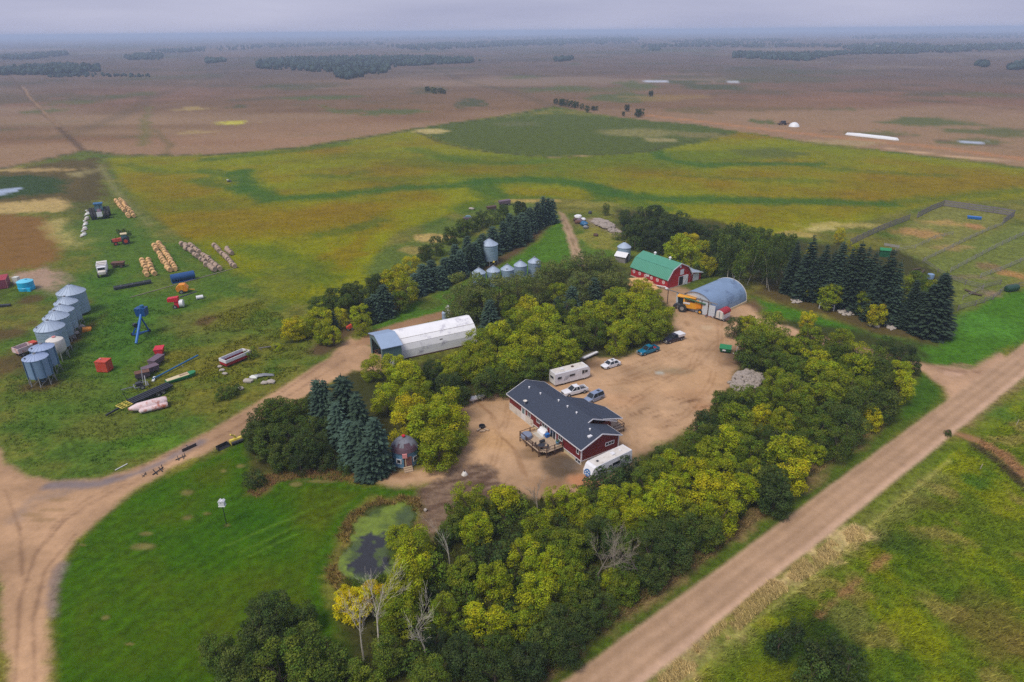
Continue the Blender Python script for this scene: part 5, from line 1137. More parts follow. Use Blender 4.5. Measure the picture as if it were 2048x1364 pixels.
# small compressor and rack beside it
t = thing('compressor', 'small yellow compressor by the quonset door, near the little shed', 'compressor', at(1426, 629), R(20))
MB().cyl((-.6, 0, .8), (.6, 0, .8), .38, n=14).build('tank', 'yellow', t, True); MB().box(-.35, .35, -.25, .25, 1.15, 1.6).build('motor', 'plastic', t)
for y in (-.4, .4): wheel(t, -.3, y, .25, .12)
t = thing('hand_cart', 'low red-brown cart frame on the dirt between compressor and harvester', 'cart', at(1417, 634), R(-30))
MB().bar((-.9, -.4, .4), (.9, -.4, .4), .07).bar((-.9, .4, .4), (.9, .4, .4), .07).bar((-.6, -.4, .4), (-.6, .4, .4), .07).bar((.6, -.4, .4), (.6, .4, .4), .07).build('frame', 'darkred', t)
for y in (-.45, .45): wheel(t, -.5, y, .28, .1)
# white auger lying at the barn corner
t = thing('grain_auger', 'small white auger lying at the near corner of the red barn', 'auger', at(1322, 577), R(-45))
MB().cyl((-2.2, 0, .5), (1.6, 0, .9), .13, n=10).build('tube', 'white', t); MB().bar((-.3, -.5, 0), (-.1, 0, .7), .07).bar((-.3, .5, 0), (-.1, 0, .7), .07).build('stand', 'rim', t); MB().loft([[(1.5, -.3, .5), (1.5, .3, .5), (1.5, .2, .8), (1.5, -.2, .8)], [(2.2, -.4, .3), (2.2, .4, .3), (2.2, .4, .6), (2.2, -.4, .6)]]).build('hopper', 'white', t)
# green bin trailer and white frame on the dark patch
t = thing('bin_trailer', 'green sloped waste bin with a white label at the yard edge', 'bin', at(1450, 704), R(-20))
MB().loft([[(-1.1, -.75, .35), (1.1, -.75, .35), (1.3, -.85, 1.1), (-1.3, -.85, 1.1)], [(-1.1, .6, .35), (1.1, .6, .35), (1.3, .8, 1.5), (-1.3, .8, 1.5)]]).build('body', 'green', t)
quad_panel('lid', [(-1.33, -.9, 1.13), (1.33, -.9, 1.13), (1.33, .84, 1.55), (-1.33, .84, 1.55)], 'green2', t, .05)
quad_panel('label', [(-.6, -.845, .6), (.1, -.845, .6), (.1, -.87, .95), (-.6, -.87, .95)], 'white', t, .03)
t = thing('hoop_frame', 'white tube frame standing at the yard edge right of the green bin', 'frame', at(1475, 708), R(35))
MB().cyl((-.5, 0, 0), (-.5, 0, 1.9), .06, n=8).cyl((.5, 0, 0), (.5, 0, 1.9), .06, n=8).cyl((-.5, 0, 1.9), (.5, 0, 1.9), .06, n=8).cyl((-.5, 0, 0), (-.5, .9, .05), .06, n=8).cyl((.5, 0, 0), (.5, .9, .05), .06, n=8).build('frame', 'white', t); MB().box(-.35, .35, .1, .6, .05, .7).build('box', 'black', t)
# white beams on the ground behind the motorhome, propane tank
t = thing('beam_stack', 'long white beam on a heap of grey boards by the trees, left of the sedan', 'beams', mid((1165, 722), (1196, 708)), heading((1165, 722), (1196, 708))[0])
MB().box(-2.4, 2.4, -.3, .3, .5, .75).build('beam', 'white', t)
for k, (y, z) in enumerate(((.6, .1), (.9, .1), (1.2, .12), (.75, .3), (1.05, .3))): MB().box(-2.3, 2.1 + .1 * k, y - .13, y + .13, z - .08, z + .08).build('board', 'greywood', t)
for x in (-1.8, 1.8): MB().box(x - .1, x + .1, -.3, 1.3, 0, .03).box(x - .1, x + .1, -.25, .25, .03, .5).build('bearer', 'darkwood', t)
t = thing('propane_tank', 'white propane tank lying by the dark trees left of the house', 'tank', mid((940, 806), (968, 798)), heading((940, 806), (968, 798))[0])
MB().loft([[(x, r_ * math.cos(a), .85 + r_ * math.sin(a)) for a in [2 * math.pi * k / 14 for k in range(14)]] for x, r_ in ((-1.75, .15), (-1.6, .38), (-1.35, .5), (1.35, .5), (1.6, .38), (1.75, .15))]).build('body', 'white', t, True)
MB().cyl((0, 0, 1.3), (0, 0, 1.5), .16, n=10).build('valve_dome', 'rim', t)
for x in (-1, 1): MB().box(x - .1, x + .1, -.35, .35, 0, .45).build('foot', 'concrete', t)
# fire pit with log seats, well cap, septic lid
t = thing('fire_pit', 'dark steel fire ring on the bare dirt left of the deck', 'fire pit', at(964, 855))
MB().lathe([(.55, 0), (.6, .5), (.52, .5), (.48, .08), (0, .06)], 18).build('ring', 'black', t, True)
for k, (u, v, a) in enumerate(((957, 861, 50), (965, 864, 5), (973, 861, -25))):
    o = tag(MB().cyl((-.5, 0, .2), (.5, 0, .2), .18, n=10).build('log', 'wood', None, True), ('left pale log seat before the fire ring', 'middle pale log seat before the fire ring', 'right pale log seat before the fire ring')[k], 'log', 'log seats round the fire ring')
    o.location = at(u, v); o.rotation_euler = (0, 0, R(a))
t = thing('well_head', 'white conical well cap on the bare garden plot', 'well', at(929, 949))
MB().lathe([(.55, 0), (.5, .12), (.28, .5), (.2, .55), (0, .56)], 16).build('cap', 'offwhite', t, True); MB().cyl((0, 0, .55), (0, 0, .95), .07, n=8).build('pipe', 'darksteel', t)
o = tag(MB().blob((0, 0, .18), .28, 5).build('stone', 'rock', None), 'small pale stone at the right rim of the pond', 'stone'); o.location = at(851, 1022)
# birdhouse pole on the lawn
t = thing('birdhouse', 'white birdhouse on a black pole in the mown lawn', 'birdhouse', at(453, 1048))
MB().cyl((0, 0, 0), (0, 0, 3.5), .06, n=8).build('pole', 'black', t)
MB().box(-.42, -.05, -.3, .3, 3.5, 4.3).box(.05, .42, -.3, .3, 3.5, 4.3).box(-.05, .05, -.3, .3, 3.5, 3.9).build('house', 'white', t)
for s in (-1, 1): MB().prism([(s * .235 - .25, 4.3), (s * .235, 4.55), (s * .235 + .25, 4.3)], -.35, .35).build('roof', 'white', t)
MB().box(-.5, .5, -.36, .36, 3.44, 3.5).build('floor', 'plastic', t)
# things on the driveway edge
t = thing('grader_blade', 'straight black grader blade lying at the edge of the driveway', 'blade', mid((367, 903), (391, 892)), heading((367, 903), (391, 892))[0])
MB().loft([[(-1.3, -.15, 0), (-1.3, .1, .05), (-1.3, .05, .55), (-1.3, -.1, .6)], [(1.3, -.15, 0), (1.3, .1, .05), (1.3, .05, .55), (1.3, -.1, .6)]]).build('blade', 'black', t); MB().bar((0, .1, .3), (0, 1.0, .35), .1).build('arm', 'darksteel', t)
t = thing('loader_bucket', 'black loader bucket on the grass beside the yellow snow blower', 'bucket', mid((436, 901), (457, 891)), heading((436, 901), (457, 891))[0])
MB().loft([[(-1.1, -.45, .02), (-1.1, .4, .05), (-1.1, .5, .75), (-1.1, .35, .8), (-1.1, .3, .15), (-1.1, -.4, .1)], [(1.1, -.45, .02), (1.1, .4, .05), (1.1, .5, .75), (1.1, .35, .8), (1.1, .3, .15), (1.1, -.4, .1)]]).box(-1.1, -1.05, -.4, .4, .05, .7).box(1.05, 1.1, -.4, .4, .05, .7).build('shell', 'black', t)
t = thing('snow_blower', 'yellow tractor snow blower with upright chute on the grass by the pines', 'snow blower', mid((459, 890), (486, 880)), heading((459, 890), (486, 880))[0])
MB().loft([[(-1.1, -.5, .05), (-1.1, .3, .05), (-1.1, .45, .6), (-1.1, .2, .95), (-1.1, -.3, .95)], [(1.1, -.5, .05), (1.1, .3, .05), (1.1, .45, .6), (1.1, .2, .95), (1.1, -.3, .95)]]).build('housing', 'yellow2', t)
MB().cyl((0, .1, .9), (-.1, .1, 1.5), .2, n=10).bar((-.1, .1, 1.45), (-.75, .0, 2.0), .34, .22).build('chute', 'yellow2', t); MB().cyl((-1.0, -.55, .42), (1.0, -.55, .42), .3, n=8).build('auger', 'darksteel', t)
for k, (u, v, s, lab) in enumerate(((362, 917, 1.0, 'black scrap frame at the driveway edge, upper'), (317, 944, 1.2, 'black scrap frame at the driveway edge, middle'), (289, 951, .6, 'small black scrap frame at the driveway edge, lowest'))):
    t = thing('scrap_pile', lab, 'scrap', at(u, v), R(40 + 20 * k), 'scrap along the driveway', s)
    MB().bar((-.9, 0, .1), (.9, .1, .25), .12).bar((-.5, -.5, .05), (-.4, .5, .5), .1).bar((.3, -.5, .05), (.4, .4, .45), .1).bar((.7, 0, 0), (.7, .1, .8), .08).build('frame', 'black', t)
t = tag(MB().cyl((-1.1, 0, .12), (1.1, 0, .12), .1, n=8).build('pipe', 'plastic', None), 'pale pipe lying on the grey edge of the driveway', 'pipe'); t.location = at(243, 935); t.rotation_euler = (0, 0, heading((235, 939), (252, 930))[0])
# tanks near the track
t = thing('round_tank', 'white upright tank beside the track behind the long white shed', 'tank', at(897, 632)); MB().lathe([(.6, 0), (.6, 2.6), (.35, 3.0), (0, 3.05)], 16).build('body', 'white', t, True); MB().cyl((0, 0, 3.0), (0, 0, 3.2), .2, n=8).build('cap', 'steel', t)
t = thing('round_tank', 'grey tank with a dark lid between track and long white shed', 'tank', at(890, 641)); MB().lathe([(.75, 0), (.75, 2.2), (.5, 2.5), (0, 2.55)], 16).build('body', 'bluebintop', t, True); MB().cyl((0, 0, 2.5), (0, 0, 2.75), .3, n=10).build('cap', 'darksteel', t)
t = thing('pink_machine', 'small salmon red machine at the foot of the windbreak bushes', 'machine', at(699, 660), R(30)); MB().loft([[(-.7, -.5, .4), (-.7, .5, .4), (-.7, .4, 1.0), (-.7, -.4, 1.0)], [(.8, -.5, .4), (.8, .5, .4), (.6, .4, 1.5), (.6, -.4, 1.5)]]).build('body', 'redor', t)
for x in (-.5, .5):
    for y in (-.55, .55): wheel(t, x, y, .35, .2)

# ------------------------------------------------------------------ machinery yard on the left
ORD = ('first', 'second', 'third', 'fourth', 'fifth', 'sixth', 'seventh', 'eighth', 'ninth', 'tenth', 'eleventh', 'twelfth', 'thirteenth', 'fourteenth', 'fifteenth', 'sixteenth', 'seventeenth', 'eighteenth', 'nineteenth', 'twentieth', 'twenty-first', 'twenty-second', 'twenty-third', 'twenty-fourth')
def hay_rows(name, label, group, p0, p1, n, across, m, seed, gap=1.32):
    a, b = at(*p0), at(*p1); d = (b - a); L_ = d.length; d.normalize(); s = Vector((-d.y, d.x, 0)); rnd = random.Random(seed)
    cnt = [0] * across
    for k in range(n - 1, -1, -1):
        for j in range(across):
            if rnd.random() < .06: continue
            p = a + d * (L_ * (k + .5) / n) + s * ((j - (across - 1) / 2) * 1.9 + rnd.gauss(0, .16)) + d * rnd.gauss(0, .15)
            o = bpy.data.objects.new(name, m); COL.objects.link(o); o.location = p; o.rotation_euler = (0, rnd.uniform(-.04, .04), math.atan2(d.y, d.x) + rnd.gauss(0, .22)); sc = rnd.uniform(.92, 1.08); o.scale = (sc,) * 3
            tag(o, label.replace('#', ORD[cnt[j]] + ' from near end').replace('@', ('left' if j == 0 else 'right') + ' column of'), 'bale', group); cnt[j] += 1
def bale_mesh(nm, m):
    mb = MB(); R_ = .86
    rings = []
    rnd = random.Random(9)
    for x, r in ((-.74, .55), (-.76, .8), (-.66, .9), (0, .92), (.66, .9), (.76, .8), (.74, .55)):
        rings.append([(x + rnd.uniform(-.02, .02), r * R_ * math.cos(2 * math.pi * k / 14) * rnd.uniform(.97, 1.03), max(0.0, R_ * .98 + r * R_ * 1.06 * math.sin(2 * math.pi * k / 14) * rnd.uniform(.96, 1.03))) for k in range(14)])
    mb.loft(rings); me = mb.mesh(nm, M[m]); me.polygons.foreach_set('use_smooth', [True] * len(me.polygons)); me.set_sharp_from_angle(angle=R(40)); return me
BG, BGr = bale_mesh('straw_bale', 'straw'), bale_mesh('old_straw_bale', 'straw2')
hay_rows('straw_bale', 'golden bale, #, @ the row beside the tractor', 'golden bales beside the dark tractor', (236, 402), (264, 437), 13, 2, BG, 1)
hay_rows('straw_bale', 'golden bale, #, @ the long golden row', 'golden bales of the long double row', (312, 490), (348, 545), 14, 2, BG, 2)
hay_rows('straw_bale', 'golden bale, #, @ the small front cluster', 'golden bales of the small cluster', (290, 522), (304, 555), 6, 2, BG, 3)
hay_rows('straw_bale', 'greyish old bale, #, @ the long grey row', 'grey bales of the long double row', (370, 490), (436, 544), 17, 2, BGr, 4)
hay_rows('straw_bale', 'greyish old bale, #, in the single row farthest right', 'grey bales of the single row', (428, 494), (472, 538), 13, 1, BGr, 5)
hay_rows('straw_bale', 'greyish old bale, #, in the short line beside the single row', 'grey bales beside the single row', (452, 500), (464, 512), 4, 1, BGr, 6)

def tractor(name, label, p, rot, paint, cabc, hood, s=1.0, duals=True, group='old tractors'):
    t = thing(name, label, 'tractor', p, rot, group, s)
    MB().loft([[(.1, -.45, .9), (.1, .45, .9), (.1, .42, 1.75), (.1, -.42, 1.75)], [(2.3, -.4, .9), (2.3, .4, .9), (2.25, .34, 1.6), (2.25, -.34, 1.6)]]).build('hood', hood, t)
    MB().box(-1.4, 2.2, -.35, .35, .7, .9).build('chassis', 'darksteel', t)
    MB().loft([[(-1.3, -.75, 1.3), (-1.3, .75, 1.3), (-1.2, .68, 2.6), (-1.2, -.68, 2.6)], [(.1, -.75, 1.3), (.1, .75, 1.3), (.0, .68, 2.6), (.0, -.68, 2.6)]]).build('cab', 'glassb', t)
    MB().box(-1.4, .15, -.85, .85, 2.602, 2.78).build('cab_roof', cabc, t); MB().box(-1.6, .0, -1.0, 1.0, 1.2, 1.32).build('fender', paint, t)
    for y in ((-1.0, 1.0, -1.6, 1.6) if duals else (-.95, .95)): wheel(t, -.8, y, .95, .5, paint, 18, .5)
    for y in ((-.85, .85, -1.4, 1.4) if duals else (-.75, .75)): wheel(t, 1.6, y, .72 if duals else .5, .4, paint, 16, .5)
    MB().cyl((1.3, .25, 1.7), (1.3, .25, 2.5), .06, n=8).build('exhaust', 'black', t)
    MB().box(2.3, 2.5, -.5, .5, .6, 1.5).build('grille', 'white' if duals else 'black', t)
    return t
tractor('tractor', 'large dark tractor with pale front and twin wheels beside the golden bales', at(202, 434), R(-62), 'black', 'bluegreen', 'purple', 2.0)
tractor('tractor', 'small red tractor with a cream cab roof right of the white truck', at(246, 488), R(-150), 'redor', 'cream', 'redor', 1.35, False)
t = thing('grain_truck', 'white grain truck standing on the grass before the bales', 'truck', at(207, 548), R(-63), None, 1.25)
MB().box(-3.3, .7, -1.15, 1.15, 1.0, 2.5).build('grain_box', 'white', t); MB().box(-3.1, .5, -1.0, 1.0, 2.5, 2.53).build('tarp', 'offwhite', t); MB().bar((-1.3, -1.05, 2.55), (-1.3, 1.05, 2.55), .12).build('tarp_bow', 'darksteel', t); MB().bar((.2, -1.05, 2.55), (.2, 1.05, 2.55), .12).build('tarp_bow', 'darksteel', t)
MB().loft([sec(.9, 1.0, .8, 2.3, .1), sec(2.0, 1.0, .8, 2.3, .1)]).build('cab', 'white', t); MB().loft([sec(2.02, .9, .8, 1.6, .1), sec(3.2, .8, .8, 1.45, .1)]).build('hood', 'offwhite', t)
quad_panel('windshield', [(2.06, -.8, 1.65), (2.06, .8, 1.65), (2.02, .75, 2.2), (2.02, -.75, 2.2)], 'glass', t, .03)
MB().box(-3.2, 3.1, -.5, .5, .7, .9).build('chassis', 'black', t)
for x in (-2.4, 2.6):
    for y in (-.95, .95): wheel(t, x, y, .5, .35)
t = thing('rusty_wagon', 'brown rusty wagon just right of the white grain truck', 'wagon', at(238, 534), R(10))
MB().loft([[(-1.6, -.9, .8), (1.6, -.9, .8), (1.9, -1.1, 1.7), (-1.9, -1.1, 1.7)], [(-1.6, .9, .8), (1.6, .9, .8), (1.9, 1.1, 1.7), (-1.9, 1.1, 1.7)]]).build('box', 'rust', t); MB().bar((1.6, 0, .8), (3, 0, .5), .12).build('drawbar', 'rust', t)
for x in (-1.1, 1.1):
    for y in (-1, 1): wheel(t, x, y, .42, .25, 'rust')
t = thing('grain_header', 'long dark green header lying in front of the golden bales', 'header', mid((228, 580), (303, 566)), heading((228, 580), (303, 566))[0])
Lh = heading((228, 580), (303, 566))[1] / 2
MB().loft([[(-Lh, -.5, .1), (-Lh, .5, .1), (-Lh, .5, 1.0), (-Lh, .3, 1.1)], [(Lh, -.5, .1), (Lh, .5, .1), (Lh, .5, 1.0), (Lh, .3, 1.1)]]).build('frame', mat('dark_green_steel', C(34, 52, 46), .5), t); MB().cyl((-Lh, -.6, .8), (Lh, -.6, .8), .25, n=6).build('reel', 'darksteel', t)
for x in (-Lh * .6, 0, Lh * .6): MB().bar((x, -.6, .3), (x, .4, 1.1), .1).build('arm', 'steel', t)
t = thing('blue_tank', 'blue cylindrical tank on a skid beside the grey bale row', 'tank', mid((346, 566), (388, 558)), heading((346, 566), (388, 558))[0])
MB().cyl((-3.3, 0, 1.5), (3.3, 0, 1.5), 1.15, n=20).build('body', 'navyblue', t, True); MB().box(-3.3, 3.3, -.8, -.6, 0, .35).box(-3.3, 3.3, .6, .8, 0, .35).build('skid', 'blue', t)
for x in (-2.3, 0, 2.3): MB().box(x - .1, x + .1, -.9, .9, .2, .6).build('saddle', 'blue', t)
t = thing('fence_strand', 'pale pipeline lying in the grass before the blue tank', 'pipe', mid((305, 583), (430, 548)), heading((305, 583), (430, 548))[0]); MB().cyl((-16, 0, .12), (16, 0, .12), .1, n=6).build('tube', 'deadwood', t)
t = thing('baler', 'yellow round baler in the grass below the blue tank', 'baler', at(367, 585), R(15), None, 1.3)
MB().loft([[(-1.1, -.8, .5), (-1.3, -.8, 1.3), (-.6, -.8, 2.0), (.6, -.8, 2.0), (1.2, -.8, 1.2), (1.0, -.8, .5)], [(-1.1, .8, .5), (-1.3, .8, 1.3), (-.6, .8, 2.0), (.6, .8, 2.0), (1.2, .8, 1.2), (1.0, .8, .5)]]).build('body', 'orange', t); MB().bar((1.1, 0, .7), (2.4, 0, .5), .14).build('drawbar', 'yellow', t); MB().box(-.3, .2, -.82, .82, .6, 1.9).build('belt_band', 'yellow', t)
for y in (-1, 1): wheel(t, -.2, y, .45, .3)
t = thing('grain_vacuum', 'red machine with a white tank and long spout in the grass', 'machine', at(353, 615), R(10), None, 1.35)
MB().loft([[(-1.3, -.6, 1.4), (-1.3, .6, 1.4), (-1.3, .6, 2.1), (-1.3, -.6, 2.1)], [(.7, -.6, 1.4), (.7, .6, 1.4), (.7, .6, 2.3), (.7, -.6, 2.3)]]).build('hopper', 'red', t); MB().loft([[(-.2, -.5, .1), (.6, -.5, .1), (.6, .3, .1), (-.2, .3, .1)], [(-.1, -.5, 1.4), (.7, -.5, 1.4), (.7, .4, 1.4), (-.1, .4, 1.4)]]).build('column', 'red', t)
MB().cyl((.8, -.1, .9), (1.5, -.1, .9), .75, n=16).build('tank', 'white', t, True); MB().cyl((.9, .4, 2.0), (4.0, 1.5, 2.6), .14, n=8).build('spout', 'darksteel', t)
for y in (-.8, .8): wheel(t, 0, y, .4, .2)
t = thing('white_tank', 'small white drum lying at the end of the spout', 'drum', at(400, 598), R(30)); MB().cyl((-.9, 0, .55), (.9, 0, .55), .55, n=14).build('body', 'white', t, True); MB().bar((.9, 0, .5), (1.6, .2, .3), .1).build('hose', 'steel', t)
# tall blue auger on an A-frame
pf_ = at(273, 690); hd_ = at(283, 622, 6.2); ax1, ax2 = at(266, 672), at(299, 664)
t = thing('grain_auger', 'bright blue grain auger on an A-shaped frame in the left yard', 'auger', pf_)
hv_ = hd_ - pf_; a1, a2 = ax1 - pf_, ax2 - pf_
MB().cyl((0, 0, .4), hv_, .3, n=12).build('tube', 'blue2', t, True)
up_ = hv_ * .82
MB().bar(a1 + Vector((0, 0, .4)), up_, .28).bar(a2 + Vector((0, 0, .4)), up_, .28).bar(a1 + Vector((0, 0, .4)), a2 + Vector((0, 0, .4)), .26).bar(hv_ * .3, a1 + Vector((0, 0, .4)), .14).bar(hv_ * .3, a2 + Vector((0, 0, .4)), .14).build('frame', 'blue', t)
for q in (a1, a2):
    w_ = MB().cyl(q + Vector((0, -.14, .45)), q + Vector((0, .14, .45)), .45, n=14).build('wheel', 'tyre', t)
MB().loft([[tuple(hv_ + Vector((x * 1.1, y * .9, -1.1))) for x, y in ((-1, -1), (1, -1), (1, 1), (-1, 1))], [tuple(hv_ + Vector((x * 1.25, y * 1.0, .9))) for x, y in ((-1, -1), (1, -1), (1, 1), (-1, 1))]]).build('head', 'navyblue', t)
MB().cyl(hv_ + Vector((.3, 0, .9)), hv_ + Vector((.3, 0, 1.5)), .5, n=10).build('motor', 'bluegreen', t); MB().cyl(hv_ * .5 + Vector((-1.6, 1.2, .3)), hv_ * .5 + Vector((-1.0, .6, .3)), .55, n=12).build('drive_box', 'black', t)
t = thing('square_tank', 'faded red cube-shaped tank standing alone on the grass', 'tank', at(211, 741), R(-4))
MB().box(-1.25, 1.25, -1.1, 1.1, .15, 2.5).build('body', 'redor', t); MB().box(-1.32, 1.32, -1.17, 1.17, 2.5, 2.6).build('lid', 'redor', t); MB().cyl((-.7, .2, 2.6), (-.7, .2, 2.85), .25, n=10).build('filler_cap', 'pink', t); MB().box(-1.2, -.9, -1.0, 1.0, 0, .15).box(.9, 1.2, -1.0, 1.0, 0, .15).build('runner', 'darkred', t)
# old swather in pieces: red box, grey purple bodies, frame
def hop(name, label, u, v, L_, w, h, rot, m, m2):
    t = thing(name, label, 'implement', at(u, v), rot, 'sections of the old seed drill')
    MB().loft([[(-L_ / 2, -w * .35, .5), (-L_ / 2, w * .35, .5), (-L_ / 2, w / 2, h), (-L_ / 2, -w / 2, h)], [(L_ / 2, -w * .35, .5), (L_ / 2, w * .35, .5), (L_ / 2, w / 2, h), (L_ / 2, -w / 2, h)]]).build('hopper', m, t)
    MB().box(-L_ / 2 - .05, L_ / 2 + .05, -w / 2 - .05, w / 2 + .05, h, h + .12).build('lid', m2, t)
    for x in (-L_ * .4, L_ * .4): wheel(t, x, w * .45, .42, .2, 'rust')
    for k in range(5): MB().bar((-L_ * .4 + k * L_ * .2, -w * .5, .05), (-L_ * .4 + k * L_ * .2, 0, .6), .08).build('tine', 'darksteel', t)
hop('seed_drill', 'bright red hopper section at the head of the old drill', 321, 710, 2.6, 1.9, 1.8, R(105), 'red', 'red')
hop('seed_drill', 'purple-grey hopper section next to the red one', 315, 729, 3.6, 1.8, 1.7, R(80), 'purple', 'purple')
hop('seed_drill', 'bent purple-grey hopper section in the middle of the old drill', 303, 746, 3.2, 1.7, 1.6, R(50), 'purple', 'purple')
hop('seed_drill', 'rusty purple hopper section beside the pale frame', 287, 757, 2.8, 1.6, 1.6, R(30), 'purple', 'rust')
t = thing('drill_frame', 'pale steel frame with mast and hitch at the end of the old drill', 'implement', at(282, 775), R(35))
MB().bar((-1.2, -1, .6), (1.4, -1, .6), .16).bar((-1.2, 1, .6), (1.4, 1, .6), .16).bar((-1.2, -1, .6), (-1.2, 1, .6), .16).bar((1.4, -1, .6), (1.4, 1, .6), .16).bar((-1.2, 0, .6), (-3.6, .2, .5), .14).build('frame', 'steel', t); MB().bar((.6, .5, .6), (1.0, 1.2, 3.8), .16).bar((1.0, -.6, .6), (1.2, .6, 2.2), .14).build('mast', 'rim', t); MB().box(-.8, .2, -.5, .5, .6, 1.3).build('gearbox', 'darksteel', t)
for y in (-1.2, 1.2): wheel(t, .2, y, .5, .25)
t = thing('auger_tube', 'long faded blue auger tube lying slantwise in the grass', 'auger', mid((306, 762), (397, 716)), heading((306, 762), (397, 716))[0])
Lh = heading((306, 762), (397, 716))[1] / 2
MB().cyl((-Lh, 0, .45), (Lh, 0, .7), .2, n=10).build('tube', 'bluegreen', t, True); MB().bar((-Lh - .4, -.5, .2), (-Lh + .9, .4, .5), .5, .3).build('intake', 'plastic', t); MB().bar((Lh * .2, -.7, 0), (Lh * .2, 0, .6), .08).bar((Lh * .2, .7, 0), (Lh * .2, 0, .6), .08).build('stand', 'steel', t)
t = thing('boat', 'narrow boat with green hull and cream deck lying on the grass', 'boat', mid((333, 768), (391, 750)), heading((333, 768), (391, 750))[0])
L_ = heading((333, 768), (391, 750))[1] / 2
MB().loft([[(-L_, -.55, .25), (-L_, .55, .25), (-L_, .75, .75), (-L_, -.75, .75)], [(L_ * .3, -.7, .1), (L_ * .3, .7, .1), (L_ * .3, .95, .85), (L_ * .3, -.95, .85)], [(L_ * .85, -.5, .2), (L_ * .85, .5, .2), (L_ * .85, .8, 1.0), (L_ * .85, -.8, 1.0)], [(L_ * 1.03, -.2, .5), (L_ * 1.03, .2, .5), (L_ * 1.03, .35, 1.05), (L_ * 1.03, -.35, 1.05)]]).build('hull', 'green2', t, True)
MB().loft([[(-L_ * .97, -.6, .76), (-L_ * .97, .6, .76), (-L_ * .97, .55, .85), (-L_ * .97, -.55, .85)], [(L_ * .55, -.78, .94), (L_ * .55, .78, .94), (L_ * .55, .7, 1.02), (L_ * .55, -.7, 1.02)]]).build('deck', 'cream', t); MB().box(-.2, 1.6, -.35, .35, .97, 1.12).build('hatch', 'wood', t)
t = thing('grain_box', 'open truck box with white rim and red lower side in the weeds', 'grain box', mid((450, 733), (492, 715)), heading((450, 733), (492, 715))[0])
L_, w = 3.1, 1.25
MB().box(-L_, L_, -w, -w + .1, .5, 1.2).box(-L_, L_, w - .1, w, .5, 1.2).box(-L_, -L_ + .1, -w + .1, w - .1, .5, 1.2).box(L_ - .1, L_, -w + .1, w - .1, .5, 1.2).build('side_board', 'darkred', t)
MB().box(-L_ - .03, L_ + .03, -w - .03, -w + .12, 1.2, 1.9).box(-L_ - .03, L_ + .03, w - .12, w + .03, 1.2, 1.9).box(-L_ - .03, -L_ + .12, -w + .12, w - .12, 1.2, 1.9).box(L_ - .12, L_ + .03, -w + .12, w - .12, 1.2, 1.9).build('rim', 'white', t)
MB().box(-L_ + .1, L_ - .1, -w + .1, w - .1, .5, .6).build('floor', 'purple', t); MB().loft([[(L_ + .04, -1.2, 1.0), (L_ + .04, 1.2, 1.0), (L_ + .04, 1.2, 1.9), (L_ + .04, -1.2, 1.9)], [(L_ + 1.5, -.2, .9), (L_ + 1.5, .3, .9), (L_ + 1.5, .3, 1.2), (L_ + 1.5, -.2, 1.2)]]).build('cab_guard', 'cream', t)
for x in (-1.5, 1.5): MB().box(x - .15, x + .15, -1, 1, 0, .5).build('block', 'darkwood', t)
t = thing('flatbed', 'long black flatbed trailer with a yellow frame at its near end', 'trailer', mid((240, 822), (342, 776)), heading((240, 822), (342, 776))[0])
L_ = heading((240, 822), (342, 776))[1] / 2
for y in (-1.0, -.35, .35, 1.0): MB().box(-L_ * .6, L_, y - .18, y + .18, .9, 1.1).build('beam', 'black', t)
MB().box(-L_ * .55, L_ * .98, -1.2, 1.2, .75, .88).build('bed', 'darksteel', t)
yf = MB()
for x in (-L_, -L_ * .8, -L_ * .62): yf.bar((x, -1.1, .9), (x, 1.1, .9), .12)
for y in (-1.1, -.4, .4, 1.1): yf.bar((-L_, y, .9), (-L_ * .6, y, .9), .12)
yf.build('front_frame', 'yellow2', t); MB().bar((-L_, 0, .7), (-L_ - 2.8, -.2, .5), .3).build('drawbar', 'black', t); MB().bar((-L_ * .55, 1.1, .9), (-L_ * .62, 1.5, 2.6), .1).build('post', 'black', t)
for x in (L_ * .35, L_ * .55):
    for y in (-1.3, 1.3): wheel(t, x, y, .45, .25)
t = thing('rusty_hull', 'white rust-stained double hull with a tapered end lying on the grass', 'hull', mid((275, 830), (333, 818)) + Vector((-.6, 1, 0)), heading((268, 834), (333, 818))[0])
def tub(y, r, x0, x1, z, taper):
    xs_ = [(x0 - taper, r * .3), (x0 - taper * .5, r * .62), (x0, r * .9), ((x0 + x1) / 2, r), (x1 - .3, r), (x1, r * .8)]
    return MB().loft([[(x, y + q * math.cos(a), z + q * .85 * math.sin(a)) for a in [2 * math.pi * k / 14 for k in range(14)]] for x, q in xs_])
tub(.55, 1.05, -2.2, 3.1, .95, 1.7).build('main_hull', 'rustwhite', t, True); tub(-.75, .62, -1.9, 3.0, .62, .3).build('side_hull', 'rustwhite', t, True); MB().bar((-1.8, -.25, 1.15), (3.1, -.25, 1.15), .16, .22).build('seam', 'rust', t)
for k, (u, v, r_, lab) in enumerate(((440, 735, .5, 'upper stone of the little pale row below the grain box'), (445, 742, .55, 'middle stone of the little pale row below the grain box'), (450, 749, .5, 'lowest stone of the little pale row below the grain box'))):
    o = tag(MB().blob((0, 0, .25), r_, 20 + k, (1.3, .8, .6)).build('stone', 'rock', None), lab, 'stone', 'pale stones in the yard grass'); o.location = at(u, v)
